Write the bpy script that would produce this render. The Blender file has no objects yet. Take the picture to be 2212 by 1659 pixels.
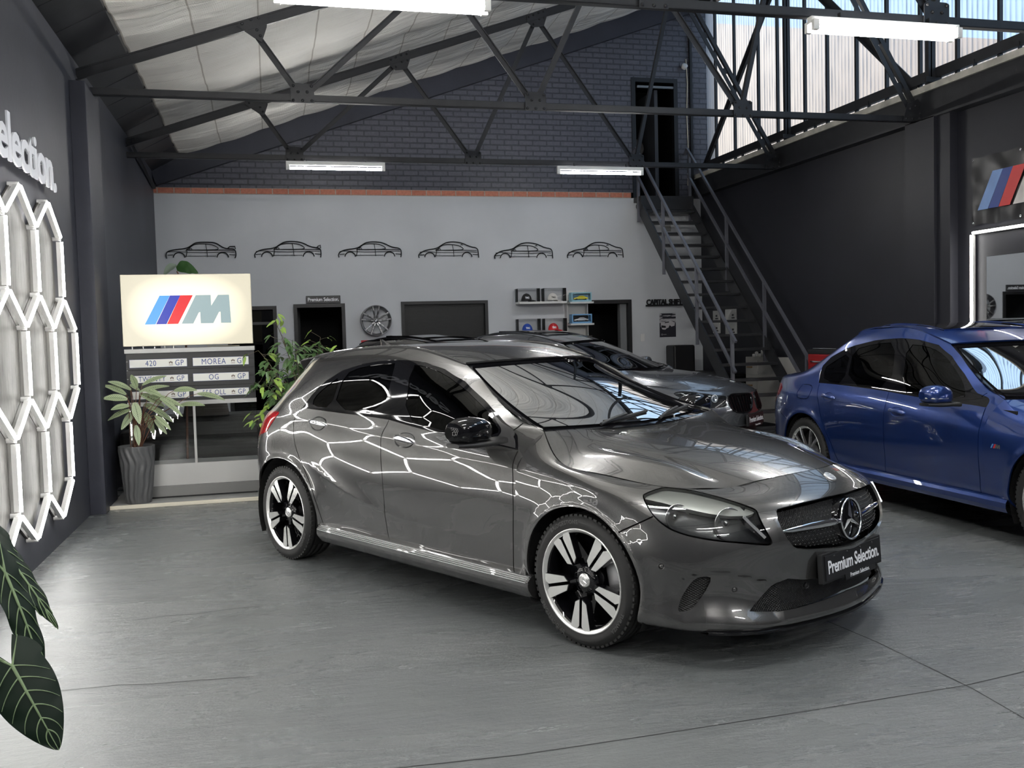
import bpy, bmesh, math, random
import numpy as np
from mathutils import Vector, Matrix, Euler
from mathutils.geometry import delaunay_2d_cdt
R = math.radians; PI = math.pi
sc = bpy.context.scene; COL = sc.collection
rng = random.Random(7)

# ---------------------------------------------------------------- camera
cd = bpy.data.cameras.new('camera'); cam = bpy.data.objects.new('camera', cd); COL.objects.link(cam)
cd.sensor_width = 36.0; cd.lens = 33.33; cd.clip_start = .05; cd.clip_end = 200
_yaw, _pit, _rol = .24798, -.05317, .02664
_f = Vector((math.sin(_yaw)*math.cos(_pit), math.cos(_yaw)*math.cos(_pit), math.sin(_pit)))
_r = Vector((math.cos(_yaw), -math.sin(_yaw), 0)); _d = _f.cross(_r)
_r2 = math.cos(_rol)*_r+math.sin(_rol)*_d; _d2 = -math.sin(_rol)*_r+math.cos(_rol)*_d
cam.matrix_world = Matrix(((_r2.x, -_d2.x, -_f.x, 0), (_r2.y, -_d2.y, -_f.y, 0), (_r2.z, -_d2.z, -_f.z, 1.48435), (0, 0, 0, 1)))
sc.camera = cam
# ---------------------------------------------------------------- view, sky and sun
sc.view_settings.view_transform = 'Standard'; sc.view_settings.look = 'None'
sc.view_settings.gamma = 1; sc.view_settings.use_curve_mapping = False
sc.view_settings.exposure = 1.55
W = bpy.data.worlds.new('sky'); sc.world = W; W.use_nodes = True
bg = W.node_tree.nodes['Background']; bg.inputs[0].default_value = (.50, .72, 1.0, 1); bg.inputs[1].default_value = .66
sl = bpy.data.lights.new('sun', 'SUN'); sl.energy = 1.35; sl.angle = R(1); sl.color = (1, .93, .82)
sun = bpy.data.objects.new('sun', sl); COL.objects.link(sun)
sun.rotation_euler = Vector((.62, .25, -.62)).to_track_quat('-Z', 'Y').to_euler()
TUBE = 54.0; LED = 11.0      # brightness of the fluorescent and LED tubes
# ---------------------------------------------------------------- materials
MATS = {}
def mat(name, col, rough=.5, metal=0, coat=0, spec=.5, noise=0, nscale=6, bump=0, bscale=40, emit=0, alpha=None, trans=0, ior=1.45, croughness=.03, aniso=None):
    m = bpy.data.materials.new(name); m.use_nodes = True; nt = m.node_tree; b = nt.nodes['Principled BSDF']
    b.inputs['Base Color'].default_value = (*col, 1); b.inputs['Roughness'].default_value = rough; b.inputs['Metallic'].default_value = metal
    b.inputs['Coat Weight'].default_value = coat; b.inputs['Coat Roughness'].default_value = croughness; b.inputs['Specular IOR Level'].default_value = spec
    b.inputs['Transmission Weight'].default_value = trans; b.inputs['IOR'].default_value = ior
    if noise or bump:
        tc = nt.nodes.new('ShaderNodeTexCoord')
    if noise:
        n = nt.nodes.new('ShaderNodeTexNoise'); n.inputs['Scale'].default_value = nscale; n.inputs['Detail'].default_value = 6
        nt.links.new(tc.outputs['Object'], n.inputs['Vector'])
        r = nt.nodes.new('ShaderNodeValToRGB'); r.color_ramp.elements[0].position = .3; r.color_ramp.elements[1].position = .7
        r.color_ramp.elements[0].color = (*[c*(1-noise) for c in col], 1); r.color_ramp.elements[1].color = (*[min(1, c*(1+noise)) for c in col], 1)
        nt.links.new(n.outputs['Fac'], r.inputs[0]); nt.links.new(r.outputs[0], b.inputs['Base Color'])
    if bump:
        n2 = nt.nodes.new('ShaderNodeTexNoise'); n2.inputs['Scale'].default_value = bscale; n2.inputs['Detail'].default_value = 4
        nt.links.new(tc.outputs['Object'], n2.inputs['Vector'])
        bp = nt.nodes.new('ShaderNodeBump'); bp.inputs['Strength'].default_value = bump; bp.inputs['Distance'].default_value = .01
        nt.links.new(n2.outputs['Fac'], bp.inputs['Height']); nt.links.new(bp.outputs[0], b.inputs['Normal'])
    if emit:
        b.inputs['Emission Color'].default_value = (*col, 1); b.inputs['Emission Strength'].default_value = emit
    MATS[name] = m
    return m
def glass_mat(name, tint, gloss_rough=0.0, ior=1.5):
    """thin pane: mirror-like reflection over a tinted see-through body"""
    m = bpy.data.materials.new(name); m.use_nodes = True; nt = m.node_tree; nt.nodes.clear()
    o = nt.nodes.new('ShaderNodeOutputMaterial'); mx = nt.nodes.new('ShaderNodeMixShader'); fr = nt.nodes.new('ShaderNodeFresnel'); fr.inputs[0].default_value = ior
    t = nt.nodes.new('ShaderNodeBsdfTransparent'); t.inputs[0].default_value = (*tint, 1)
    g = nt.nodes.new('ShaderNodeBsdfGlossy'); g.inputs['Roughness'].default_value = gloss_rough
    nt.links.new(fr.outputs[0], mx.inputs[0]); nt.links.new(t.outputs[0], mx.inputs[1]); nt.links.new(g.outputs[0], mx.inputs[2]); nt.links.new(mx.outputs[0], o.inputs[0])
    MATS[name] = m; return m
class G:
    """tiny node graph helper"""
    def __init__(s, m): s.nt = m.node_tree; s.n = s.nt.nodes; s.b = s.n.get('Principled BSDF')
    def new(s, t, **kw):
        x = s.n.new('ShaderNode'+t)
        for k, v in kw.items():
            if k[0] == '_': setattr(x, k[1:], v)
            else: x.inputs[k.replace('__', ' ')].default_value = v
        return x
    def ln(s, a, b): s.nt.links.new(a, b)
    def math(s, op, a, b=None, c=None):
        x = s.n.new('ShaderNodeMath'); x.operation = op
        for i, v in enumerate((a, b, c)):
            if v is None: continue
            if isinstance(v, (int, float)): x.inputs[i].default_value = v
            else: s.ln(v, x.inputs[i])
        return x.outputs[0]
    def ramp(s, fac, *stops):
        r = s.n.new('ShaderNodeValToRGB'); e = r.color_ramp.elements
        while len(e) < len(stops): e.new(.5)
        for q, (p, c) in zip(e, stops): q.position = p; q.color = (*c, 1) if len(c) == 3 else c
        s.ln(fac, r.inputs[0]); return r.outputs[0]

# ---------------------------------------------------------------- meshes and objects
class MB:
    def __init__(s): s.v = []; s.f = []; s.mi = []; s.sm = []; s.uv = {}
    def add(s, vs, fs, mi=0, smooth=False):
        o = len(s.v); s.v += [tuple(v) for v in vs]
        for f in fs: s.f.append([i+o for i in f]); s.mi.append(mi); s.sm.append(smooth)
        return o
    def box(s, x0, x1, y0, y1, z0, z1, mi=0, M=None, bev=0):
        x0, x1 = min(x0, x1), max(x0, x1); y0, y1 = min(y0, y1), max(y0, y1); z0, z1 = min(z0, z1), max(z0, z1)
        if bev > 0:
            bm = bmesh.new(); bmesh.ops.create_cube(bm, size=1)
            for v in bm.verts: v.co = Vector((x0+(v.co.x+.5)*(x1-x0), y0+(v.co.y+.5)*(y1-y0), z0+(v.co.z+.5)*(z1-z0)))
            bmesh.ops.bevel(bm, geom=bm.edges[:], offset=bev, segments=2, affect='EDGES', profile=.5)
            bm.verts.index_update(); vs = [M@v.co if M else v.co.copy() for v in bm.verts]; fs = [[v.index for v in f.verts] for f in bm.faces]; bm.free()
            s.add(vs, fs, mi); return s
        vs = [Vector(p) for p in ((x0,y0,z0),(x1,y0,z0),(x1,y1,z0),(x0,y1,z0),(x0,y0,z1),(x1,y0,z1),(x1,y1,z1),(x0,y1,z1))]
        if M: vs = [M@v for v in vs]
        s.add(vs, [[0,3,2,1],[4,5,6,7],[0,1,5,4],[1,2,6,5],[2,3,7,6],[3,0,4,7]], mi); return s
    def bar(s, a, b, w, h, up=(0,0,1), mi=0, bev=0):
        """box beam from a to b, w across, h along up"""
        a = Vector(a); b = Vector(b); d = (b-a); L = d.length; d.normalize(); u = Vector(up); sx = d.cross(u)
        if sx.length < 1e-4: sx = d.cross(Vector((1,0,0)))
        sx.normalize(); u = sx.cross(d)
        M = Matrix(((sx.x, d.x, u.x, a.x), (sx.y, d.y, u.y, a.y), (sx.z, d.z, u.z, a.z), (0,0,0,1)))
        return s.box(-w/2, w/2, 0, L, -h/2, h/2, mi, M, bev)
    def tube(s, pts, r, n=8, mi=0, cap=True, smooth=True):
        pts = [Vector(p) for p in pts]; rs = r if isinstance(r, (list, tuple)) else [r]*len(pts)
        rings = []; prev = None
        for i, p in enumerate(pts):
            d = (pts[min(i+1, len(pts)-1)]-pts[max(i-1, 0)]).normalized()
            if prev is None:
                u = d.orthogonal().normalized()
            else:
                u = (prev-d*prev.dot(d)).normalized()
            prev = u; w = d.cross(u)
            rings.append([p+(u*math.cos(t)+w*math.sin(t))*rs[i] for t in [2*PI*k/n for k in range(n)]])
        o = len(s.v); vs = [v for r_ in rings for v in r_]; fs = []
        for i in range(len(pts)-1):
            for k in range(n): fs.append([i*n+k, i*n+(k+1) % n, (i+1)*n+(k+1) % n, (i+1)*n+k])
        s.add(vs, fs, mi, smooth)
        if cap:
            s.add(rings[0][::-1], [list(range(n))], mi); s.add(rings[-1], [list(range(n))], mi)
        return s
    def cyl(s, c, r, h, axis='z', n=24, mi=0, r2=None, smooth=True):
        ax = {'x': Vector((1,0,0)), 'y': Vector((0,1,0)), 'z': Vector((0,0,1))}[axis] if isinstance(axis, str) else Vector(axis).normalized()
        c = Vector(c); return s.tube([c, c+ax*h], [r, r if r2 is None else r2], n, mi, True, smooth)
    def lathe(s, prof, n=48, M=None, mi=0, smooth=True, closed=False, uv=False):
        """profile (r, h) turned about local Z"""
        m = len(prof); vs = []
        for k in range(n):
            t = 2*PI*k/n
            for r, h in prof:
                v = Vector((r*math.cos(t), r*math.sin(t), h)); vs.append(M@v if M else v)
        fs = []
        for k in range(n):
            k2 = (k+1) % n
            for i in range(m if closed else m-1):
                j = (i+1) % m; fs.append([k*m+i, k2*m+i, k2*m+j, k*m+j])
        s.add(vs, fs, mi, smooth); return s
    def prism(s, poly, M, h, mi=0, mif=None, smooth=False):
        """2D polygon (ccw) extruded by h along local z of M, top face at z=h"""
        n = len(poly); a = [M@Vector((x, y, 0)) for x, y in poly]; b = [M@Vector((x, y, h)) for x, y in poly]
        o = s.add(a+b, [[i, (i+1) % n, n+(i+1) % n, n+i] for i in range(n)], mi, smooth)
        tris = delaunay_tri(poly)
        s.add(b, tris, mi if mif is None else mif); s.add(a, [t[::-1] for t in tris], mi); return s
    def grid(s, fn, nu, nv, mi=0, smooth=True, uv=False):
        vs = [fn(i/nu, j/nv) for i in range(nu+1) for j in range(nv+1)]; w = nv+1; base = len(s.f)
        fs = [[i*w+j, (i+1)*w+j, (i+1)*w+j+1, i*w+j+1] for i in range(nu) for j in range(nv)]
        s.add(vs, fs, mi, smooth)
        if uv:
            for k, f in enumerate(fs): s.uv[base+k] = [((q//w)/nu, (q % w)/nv) for q in f]
        return s
    def mesh(s, name, mats):
        me = bpy.data.meshes.new(name); me.from_pydata([tuple(v) for v in s.v], [], s.f)
        for m in (mats if isinstance(mats, (list, tuple)) else [mats]): me.materials.append(m)
        me.polygons.foreach_set('material_index', s.mi); me.polygons.foreach_set('use_smooth', s.sm)
        if s.uv:
            ul = me.uv_layers.new(name='uv')
            for p in me.polygons:
                c = s.uv.get(p.index)
                if c:
                    for li, w in zip(p.loop_indices, c): ul.data[li].uv = w
        me.validate(clean_customdata=False); me.update(); return me
    def obj(s, name, mats, parent=None):
        return link(name, s.mesh(name, mats), parent)
def delaunay_tri(poly):
    r = delaunay_2d_cdt([Vector(p) for p in poly], [], [list(range(len(poly)))], 1, 1e-7)
    if len(r[0]) != len(poly):
        return [list(range(len(poly)))]
    return [list(t) for t in r[2]]
def link(name, data, parent=None, loc=None, rot=None):
    o = bpy.data.objects.new(name, data); COL.objects.link(o); o.parent = parent
    if loc is not None: o.location = loc
    if rot is not None: o.rotation_euler = rot
    return o
def thing(name, label, cat, loc=(0,0,0), rotz=0, group=None):
    o = link(name, None, None, loc, (0,0,rotz)); o.empty_display_size = .1; return tag(o, label, cat, group)
def tag(o, label, cat, group=None, kind=None):
    o['label'] = label; o['category'] = cat
    if group: o['group'] = group
    if kind: o['kind'] = kind
    return o
def struct(o): o['kind'] = 'structure'; return o
def dup(root, loc=None, rotz=None, label=None, M=None):
    def cp(o, par):
        c = o.copy(); COL.objects.link(c); c.parent = par
        for ch in list(o.children): cp(ch, c)
        return c
    r = cp(root, None)
    if loc is not None: r.location = loc
    if rotz is not None: r.rotation_euler = (0,0,rotz)
    if label: r['label'] = label
    return r
def text_mesh(body, size, depth=.0, bold=0.0, align='LEFT', mats=None, space=1.0, sx=1.0, shear=0, res=3):
    cu = bpy.data.curves.new('t', 'FONT'); cu.body = body; cu.size = size; cu.extrude = depth; cu.offset = bold
    cu.align_x = align; cu.space_character = space; cu.shear = shear; cu.resolution_u = res
    o = bpy.data.objects.new('t', cu); COL.objects.link(o)
    dg = bpy.context.evaluated_depsgraph_get(); me = bpy.data.meshes.new_from_object(o.evaluated_get(dg))
    bpy.data.objects.remove(o); me.materials.clear()
    if mats: me.materials.append(mats)
    if sx != 1:
        for v in me.vertices: v.co.x *= sx
    return me
def frame(o, x, y, z=None):
    """matrix with local x, y axes and origin o"""
    x = Vector(x).normalized(); y = Vector(y).normalized(); z = x.cross(y) if z is None else Vector(z)
    return Matrix(((x.x, y.x, z.x, o[0]), (x.y, y.y, z.y, o[1]), (x.z, y.z, z.z, o[2]), (0,0,0,1)))
M_POLYS = dict(  # slanted stripes and letter of the emblem, in units of its height
 light=[(0,0),(.38,0),(.93,1),(.565,1)], dark=[(.40,0),(.765,0),(1.30,1),(.935,1)], red=[(.785,0),(1.18,0),(1.745,1),(1.30,1)],
 m=[(1.30,0),(1.72,0),(1.93,.38),(1.985,.40),(1.985,0),(2.44,0),(2.66,.39),(2.72,.40),(2.72,0),(3.09,0),(3.05,1),(2.65,1),(2.39,.62),(2.385,1),(1.85,1)])
def m_logo(parent, M, h, mats, t=.003, sx=1.0):
    out = []
    for k, nm in (('light', 'light_blue_stripe'), ('dark', 'dark_blue_stripe'), ('red', 'red_stripe'), ('m', 'letter')):
        b = MB(); b.prism([(x*h*sx, y*h) for x, y in M_POLYS[k]], M, t); out.append(b.obj(nm, mats[k], parent))
    return out
# ---------------------------------------------------------------- smooth sheet surfaces (car bodies)
def _spl(knots, mir0=False, mir1=False):
    """C2 spline operator: second derivatives M = A @ p for values p at knots (natural ends, or mirrored)."""
    k = np.asarray(knots, float); n = len(k); h = np.diff(k)
    A = np.zeros((n, n)); B = np.zeros((n, n))
    A[0, 0] = 1; A[-1, -1] = 1
    for i in range(1, n-1):
        A[i, i-1] = h[i-1]; A[i, i] = 2*(h[i-1]+h[i]); A[i, i+1] = h[i]
        B[i, i+1] += 6/h[i]; B[i, i] -= 6/h[i]+6/h[i-1]; B[i, i-1] += 6/h[i-1]
    if mir0:      # zero slope at the start
        A[0, :] = 0; A[0, 0] = 2*h[0]; A[0, 1] = h[0]; B[0, 0] = -6/h[0]; B[0, 1] = 6/h[0]
    if mir1:
        A[-1, :] = 0; A[-1, -1] = 2*h[-1]; A[-1, -2] = h[-1]; B[-1, -1] = -6/h[-1]; B[-1, -2] = 6/h[-1]
    return np.linalg.solve(A, B)

def _w(knots, M, t):
    k = np.asarray(knots, float); t = np.clip(np.asarray(t, float), k[0], k[-1])
    i = np.clip(np.searchsorted(k, t, side='right')-1, 0, len(k)-2)
    h = k[i+1]-k[i]; a = (k[i+1]-t)/h; b = 1-a
    n = len(k); W = np.zeros((len(t), n)); r = np.arange(len(t))
    W[r, i] += a; W[r, i+1] += b
    W += ((a**3-a)*h*h/6)[:, None]*M[i] + ((b**3-b)*h*h/6)[:, None]*M[i+1]
    return W

def fairing(P, lam):
    """relax the point table a little so that reflections run evenly"""
    for ax in (0, 1):
        Q = np.moveaxis(P, ax, 0); n = len(Q); d = np.linalg.norm(np.diff(Q, axis=0), axis=2).mean(1); t = np.concatenate([[0], np.cumsum(d)]); D = np.zeros((n-3, n))
        for i in range(n-3):
            for k in range(4):
                w = 1.0
                for j in range(4):
                    if j != k: w /= (t[i+k]-t[i+j])/d.mean()
                D[i, k] = w
        A = np.eye(n)+lam*D.T@D; A[0] = 0; A[0, 0] = 1; A[-1] = 0; A[-1, -1] = 1
        Q = np.einsum('ij,j...->i...', np.linalg.inv(A), Q); P = np.moveaxis(Q, 0, ax)
    return P
class Sheet:
    """bicubic C2 surface through a table of points P[col][row]; m0/m1: first/last column lies on the mirror plane y=0"""
    def __init__(s, P, m0=False, m1=False, disp=None, U=None, V=None, fair=0):
        s.P = P = np.array(P, float); s.disp = disp
        if fair: s.P = P = fairing(P, fair)
        du = np.linalg.norm(np.diff(P, axis=0), axis=2).mean(1); dv = np.linalg.norm(np.diff(P, axis=1), axis=2).mean(0)
        s.U = np.concatenate([[0], np.cumsum(du)]) if U is None else np.array(U, float)
        s.V = np.concatenate([[0], np.cumsum(dv)]) if V is None else np.array(V, float)
        s.MV = _spl(s.V); s.ME = _spl(s.U, m0, m1); s.MO = _spl(s.U, False, False)
    def base(s, uv):
        uv = np.atleast_2d(uv)
        we = _w(s.U, s.ME, uv[:, 0]); wo = _w(s.U, s.MO, uv[:, 0]); wv = _w(s.V, s.MV, uv[:, 1])
        Q = np.einsum('nr,krc->nkc', wv, s.P)
        return np.stack([(we*Q[:, :, 0]).sum(1), (wo*Q[:, :, 1]).sum(1), (we*Q[:, :, 2]).sum(1)], 1)
    def nrm(s, f, uv, e=2e-3):
        uv = np.atleast_2d(uv); a = uv.copy(); b = uv.copy(); c = uv.copy(); d = uv.copy()
        a[:, 0] = np.maximum(a[:, 0]-e, s.U[0]); b[:, 0] = np.minimum(b[:, 0]+e, s.U[-1])
        c[:, 1] = np.maximum(c[:, 1]-e, s.V[0]); d[:, 1] = np.minimum(d[:, 1]+e, s.V[-1])
        n = np.cross(f(d)-f(c), f(b)-f(a)); return n/(np.linalg.norm(n, axis=1)[:, None]+1e-12)
    def pos(s, uv):
        p = s.base(uv)
        if s.disp is not None:
            p = p + s.nrm(s.base, uv)*s.disp(p)[:, None]
        return p
    def posn(s, uv):
        return s.pos(uv), s.nrm(s.pos, uv)

def sstep(a, b, x):
    t = np.clip((x-a)/(b-a), 0, 1); return t*t*(3-2*t)
def smooth_line(pts):
    a = np.array(sorted(pts), float); M = _spl(a[:, 0])
    return lambda x: _w(a[:, 0], M, x)@a[:, 1]
# ---------------------------------------------------------------- room shell
XL, XR, YB, YF = -1.58, 7.16, 14.92, -5.0
def zr(x): return 3.93+.345*(x-XL)          # top chord line of the trusses
m_floor = mat('floor_paint', (.135,.143,.143), .32, noise=.0)
def floor_nodes(m):
    g = G(m); tc = g.new('TexCoord'); mp = g.new('Mapping'); mp.inputs['Scale'].default_value = (.55, 1.6, 1); mp.inputs['Rotation'].default_value = (0,0,R(-8)); g.ln(tc.outputs['Object'], mp.inputs[0])
    n1 = g.new('TexNoise', Scale=1.3, Detail=8, Roughness=.62, Distortion=.6); g.ln(mp.outputs[0], n1.inputs['Vector'])
    c = g.ramp(n1.outputs['Fac'], (.25, (.108,.115,.118)), (.5, (.122,.130,.132)), (.78, (.137,.144,.144)))
    n3 = g.new('TexNoise', Scale=55, Detail=3); g.ln(tc.outputs['Object'], n3.inputs['Vector'])
    sp = g.ramp(n3.outputs['Fac'], (.735, (1,1,1)), (.765, (.55,.55,.55)))
    mx = g.new('Mix', _data_type='RGBA', _blend_type='MULTIPLY'); mx.inputs[0].default_value = 1; g.ln(c, mx.inputs[6]); g.ln(sp, mx.inputs[7]); g.ln(mx.outputs[2], g.b.inputs['Base Color'])
    rr = g.ramp(n1.outputs['Fac'], (.3, (.20,)*3), (.7, (.34,)*3)); g.ln(rr, g.b.inputs['Roughness'])
    n2 = g.new('TexNoise', Scale=9, Detail=9, Roughness=.7); g.ln(mp.outputs[0], n2.inputs['Vector'])
    # fine straight cracks in the slab
    v = g.new('TexNoise', Scale=90, Detail=2); g.ln(tc.outputs['Object'], v.inputs['Vector'])
    h = g.math('ADD', n2.outputs['Fac'], g.math('MULTIPLY', v.outputs['Fac'], .10))
    bp = g.new('Bump', Strength=.55, Distance=.022); g.ln(h, bp.inputs['Height']); g.ln(bp.outputs[0], g.b.inputs['Normal'])
    g.b.inputs['Coat Weight'].default_value = .2; g.b.inputs['Coat Roughness'].default_value = .34
floor_nodes(m_floor)
struct(MB().box(XL-.2, XR+.2, YF, YB+.2, -.2, 0).obj('floor', m_floor))
m_crack = mat('crack', (.01,.01,.01), .9)
def crack(pts, w, nm='floor_crack'):
    b = MB()
    for (x0, y0), (x1, y1) in zip(pts, pts[1:]):
        d = Vector((x1-x0, y1-y0, 0)); n = Vector((-d.y, d.x, 0)).normalized()*w/2; z = .0012
        b.add([(x0-n.x, y0-n.y, z), (x0+n.x, y0+n.y, z), (x1+n.x, y1+n.y, z), (x1-n.x, y1-n.y, z)], [[0,3,2,1]])
    return b.obj(nm, m_crack)

m_dark = mat('charcoal_paint', (.024,.026,.038), .55, noise=.18, nscale=2.2, bump=.12, bscale=30)
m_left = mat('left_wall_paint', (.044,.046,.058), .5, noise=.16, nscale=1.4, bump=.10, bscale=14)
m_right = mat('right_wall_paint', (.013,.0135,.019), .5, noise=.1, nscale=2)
m_grey = mat('grey_plaster', (.44,.455,.48), .72, noise=.05, nscale=1.2, bump=.06, bscale=60)
m_steel = mat('painted_steel', (.016,.0165,.019), .42, noise=.2, nscale=9, bump=.05, bscale=60)
m_black = mat('black_paint', (.003,.003,.004), .45)
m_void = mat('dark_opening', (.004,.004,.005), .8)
struct(MB().box(XL-.25, XL, YF, YB+.25, 0, 4.0).obj('wall_left', m_left))
# pilaster on the left wall
struct(MB().box(XL, -1.45, 8.86, 9.52, 0, 3.74, bev=.004).obj('trim_1', m_dark))
# back wall: plaster with door openings (grey), brick above
def wall_with_holes(name, x0, x1, z0, z1, holes, y, th, m):
    xs = sorted({x0, x1, *[h[0] for h in holes], *[h[1] for h in holes]}); zs = sorted({z0, z1, *[h[2] for h in holes], *[h[3] for h in holes]})
    b = MB()
    for a, c in zip(xs, xs[1:]):
        for p, q in zip(zs, zs[1:]):
            cx, cz = (a+c)/2, (p+q)/2
            if not any(h[0] < cx < h[1] and h[2] < cz < h[3] for h in holes): b.box(a, c, y, y+th, p, q)
    return struct(b.obj(name, m))
H1 = (-.62, .11, 0, 2.0); H2 = (.36, 1.14, 0, 2.02); H3 = (2.01, 3.41, .95, 2.03); H4 = (5.03, 5.87, 0, 2.0); H5 = (5.94, 6.765, 3.68, 5.66)
wall_with_holes('wall_back', XL, XR, 0, 3.68, [H1, H2, H3, H4], YB, .22, m_grey)
m_redbrick = mat('face_brick', (.36,.13,.085), .8)
def brick_nodes(m, c1, c2, mortar, bw, rh, ms, rough, bstr, off=0.5, zo=0.0):
    g = G(m); tc = g.new('TexCoord'); sep = g.new('SeparateXYZ'); g.ln(tc.outputs['Object'], sep.inputs[0]); cb = g.new('CombineXYZ'); g.ln(sep.outputs[0], cb.inputs[0]); g.ln(g.math('SUBTRACT', sep.outputs[2], zo), cb.inputs[1])
    br = g.new('TexBrick', Scale=1, Mortar__Size=ms, Mortar__Smooth=.3, Bias=0, Brick__Width=bw, Row__Height=rh); br.offset = off
    br.inputs['Color1'].default_value = (*c1, 1); br.inputs['Color2'].default_value = (*c2, 1); br.inputs['Mortar'].default_value = (*mortar, 1); g.ln(cb.outputs[0], br.inputs['Vector'])
    n = g.new('TexNoise', Scale=30, Detail=5); g.ln(tc.outputs['Object'], n.inputs['Vector'])
    mx = g.new('Mix', _data_type='RGBA', _blend_type='MULTIPLY'); mx.inputs[0].default_value = .5; g.ln(br.outputs['Color'], mx.inputs[6]); g.ln(n.outputs['Fac'], mx.inputs[7]); g.ln(mx.outputs[2], g.b.inputs['Base Color'])
    g.b.inputs['Roughness'].default_value = rough
    h = g.math('SUBTRACT', g.math('MULTIPLY', n.outputs['Fac'], .25), br.outputs['Fac'])
    bp = g.new('Bump', Strength=bstr, Distance=.012); g.ln(h, bp.inputs['Height']); g.ln(bp.outputs[0], g.b.inputs['Normal'])
brick_nodes(m_redbrick, (.50,.17,.11), (.62,.24,.16), (.45,.36,.30), .235, .092, .010, .8, .5, .5, 3.681)
m_brick = mat('painted_brick', (.03,.03,.04), .4); brick_nodes(m_brick, (.10,.103,.13), (.085,.088,.112), (.05,.052,.068), .235, .085, .011, .42, 1.0)
struct(MB().box(XL, 5.90, YB-.012, YB+.2, 3.68, 3.772).obj('trim_2', m_redbrick))
# gable of painted brick with the upper doorway
b = MB()
def gz(x): return zr(x)+.32
for x0, x1, z0 in ((XL, H5[0], 3.772), (H5[0], H5[1], H5[3]), (H5[1], XR+.3, 3.68)):
    b.add([(x0, YB, z0), (x1, YB, z0), (x1, YB, gz(x1)), (x0, YB, gz(x0)), (x0, YB+.22, z0), (x1, YB+.22, z0), (x1, YB+.22, gz(x1)), (x0, YB+.22, gz(x0))],
          [[0,1,2,3],[7,6,5,4],[0,4,5,1],[2,6,7,3],[1,5,6,2],[0,3,7,4]])
struct(b.obj('wall_back_upper', m_brick))
b = MB(); b.bar((XL, YB-.05, zr(XL)+.02), (XR, YB-.05, zr(XR)+.02), .10, .34); struct(b.obj('trim_3', m_dark))
# rooms behind the openings
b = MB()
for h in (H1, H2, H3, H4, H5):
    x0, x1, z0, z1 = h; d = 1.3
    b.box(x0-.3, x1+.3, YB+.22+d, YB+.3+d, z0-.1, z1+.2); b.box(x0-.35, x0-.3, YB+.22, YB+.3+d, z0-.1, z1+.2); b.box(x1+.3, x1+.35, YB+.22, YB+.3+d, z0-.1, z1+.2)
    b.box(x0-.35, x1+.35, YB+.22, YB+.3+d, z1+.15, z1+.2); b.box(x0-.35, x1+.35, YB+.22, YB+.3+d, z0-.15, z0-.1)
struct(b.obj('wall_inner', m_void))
# door and window frames
def framed(name, h, w=.05, bottom=False, mt=None, dep=.10):
    x0, x1, z0, z1 = h; mt = mt or m_black
    b = MB(); y0 = YB-.02
    b.box(x0, x0+w, y0, y0+dep, z0, z1); b.box(x1-w, x1, y0, y0+dep, z0, z1); b.box(x0+w, x1-w, y0, y0+dep, z1-w, z1)
    if bottom: b.box(x0+w, x1-w, y0, y0+dep, z0, z0+w)
    return struct(b.obj(name, mt))
d1 = framed('door_1', H1, .055); d2 = framed('door_2', H2, .055); w1 = framed('window_1', H3, .05, True); d3 = framed('door_3', H4, .06); d4 = framed('door_4', H5, .07)
m_dglass = glass_mat('dark_glass', (.10,.11,.12))
m_blind = mat('black_blind', (.0035,.0035,.004), .5)
b = MB()
for i in range(40):
    z = 1.0+i*.0245; b.box(H3[0]+.05, H3[1]-.05, YB+.055, YB+.075, z, z+.021, M=None)
b.obj('blind', m_blind, w1)
MB().box(H1[0]+.05, H1[1]-.05, YB+.03, YB+.04, 0.05, 1.93).obj('glass_pane', m_dglass, d1)
MB().box(H1[0]+.05, H1[1]-.05, YB+.0, YB+.05, 1.72, 1.76).obj('rail', m_steel, d1)
MB().box(-.02,.02, YB+.16, YB+.5, .9, 1.65).obj('door_edge', mat('dark_red', (.10,.012,.015), .5), d1)
mgr = mat('grey_reveal', (.14,.145,.15), .7)
MB().box(H4[1]-.17, H4[1]-.06, YB+.08, YB+.21, 0, 1.93).obj('reveal', mgr, d3)
# a leaf of the upper door standing ajar and the gap of daylight between
b = MB(); b.box(6.40, 6.46, YB+.12, YB+1.0, 3.7, 5.5); b.obj('door_leaf', mat('door_leaf', (.028,.03,.036), .5), d4)
MB().box(6.05, 6.70, YB-.01, YB+.02, 5.50, 5.535).obj('head_rail', mat('grey_rail', (.14,.16,.18), .4), d4)

# right wall, its pilasters and the beam that carries the roof
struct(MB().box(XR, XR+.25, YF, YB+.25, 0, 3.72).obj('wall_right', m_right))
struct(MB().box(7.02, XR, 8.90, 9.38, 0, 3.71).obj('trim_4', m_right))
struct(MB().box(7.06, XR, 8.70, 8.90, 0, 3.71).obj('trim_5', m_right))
b = MB(); b.box(7.08, 7.42, YF, YB, 3.71, 4.03); b.box(7.02, 7.42, YF, YB, 3.70, 3.725); b.obj('roof_beam', m_steel); o = bpy.data.objects['roof_beam']
tag(o, 'long dark steel beam along the top of the right wall, under the corrugated glazing', 'beam'); 
m_pale = mat('pale_flashing', (.42,.40,.35), .7, noise=.3, nscale=5)
tag(MB().box(7.045, 7.078, YF, YB, 4.005, 4.075).obj('flashing_strip', m_pale), 'pale weathered flashing strip running under the corrugated glazing', 'trim')
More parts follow.
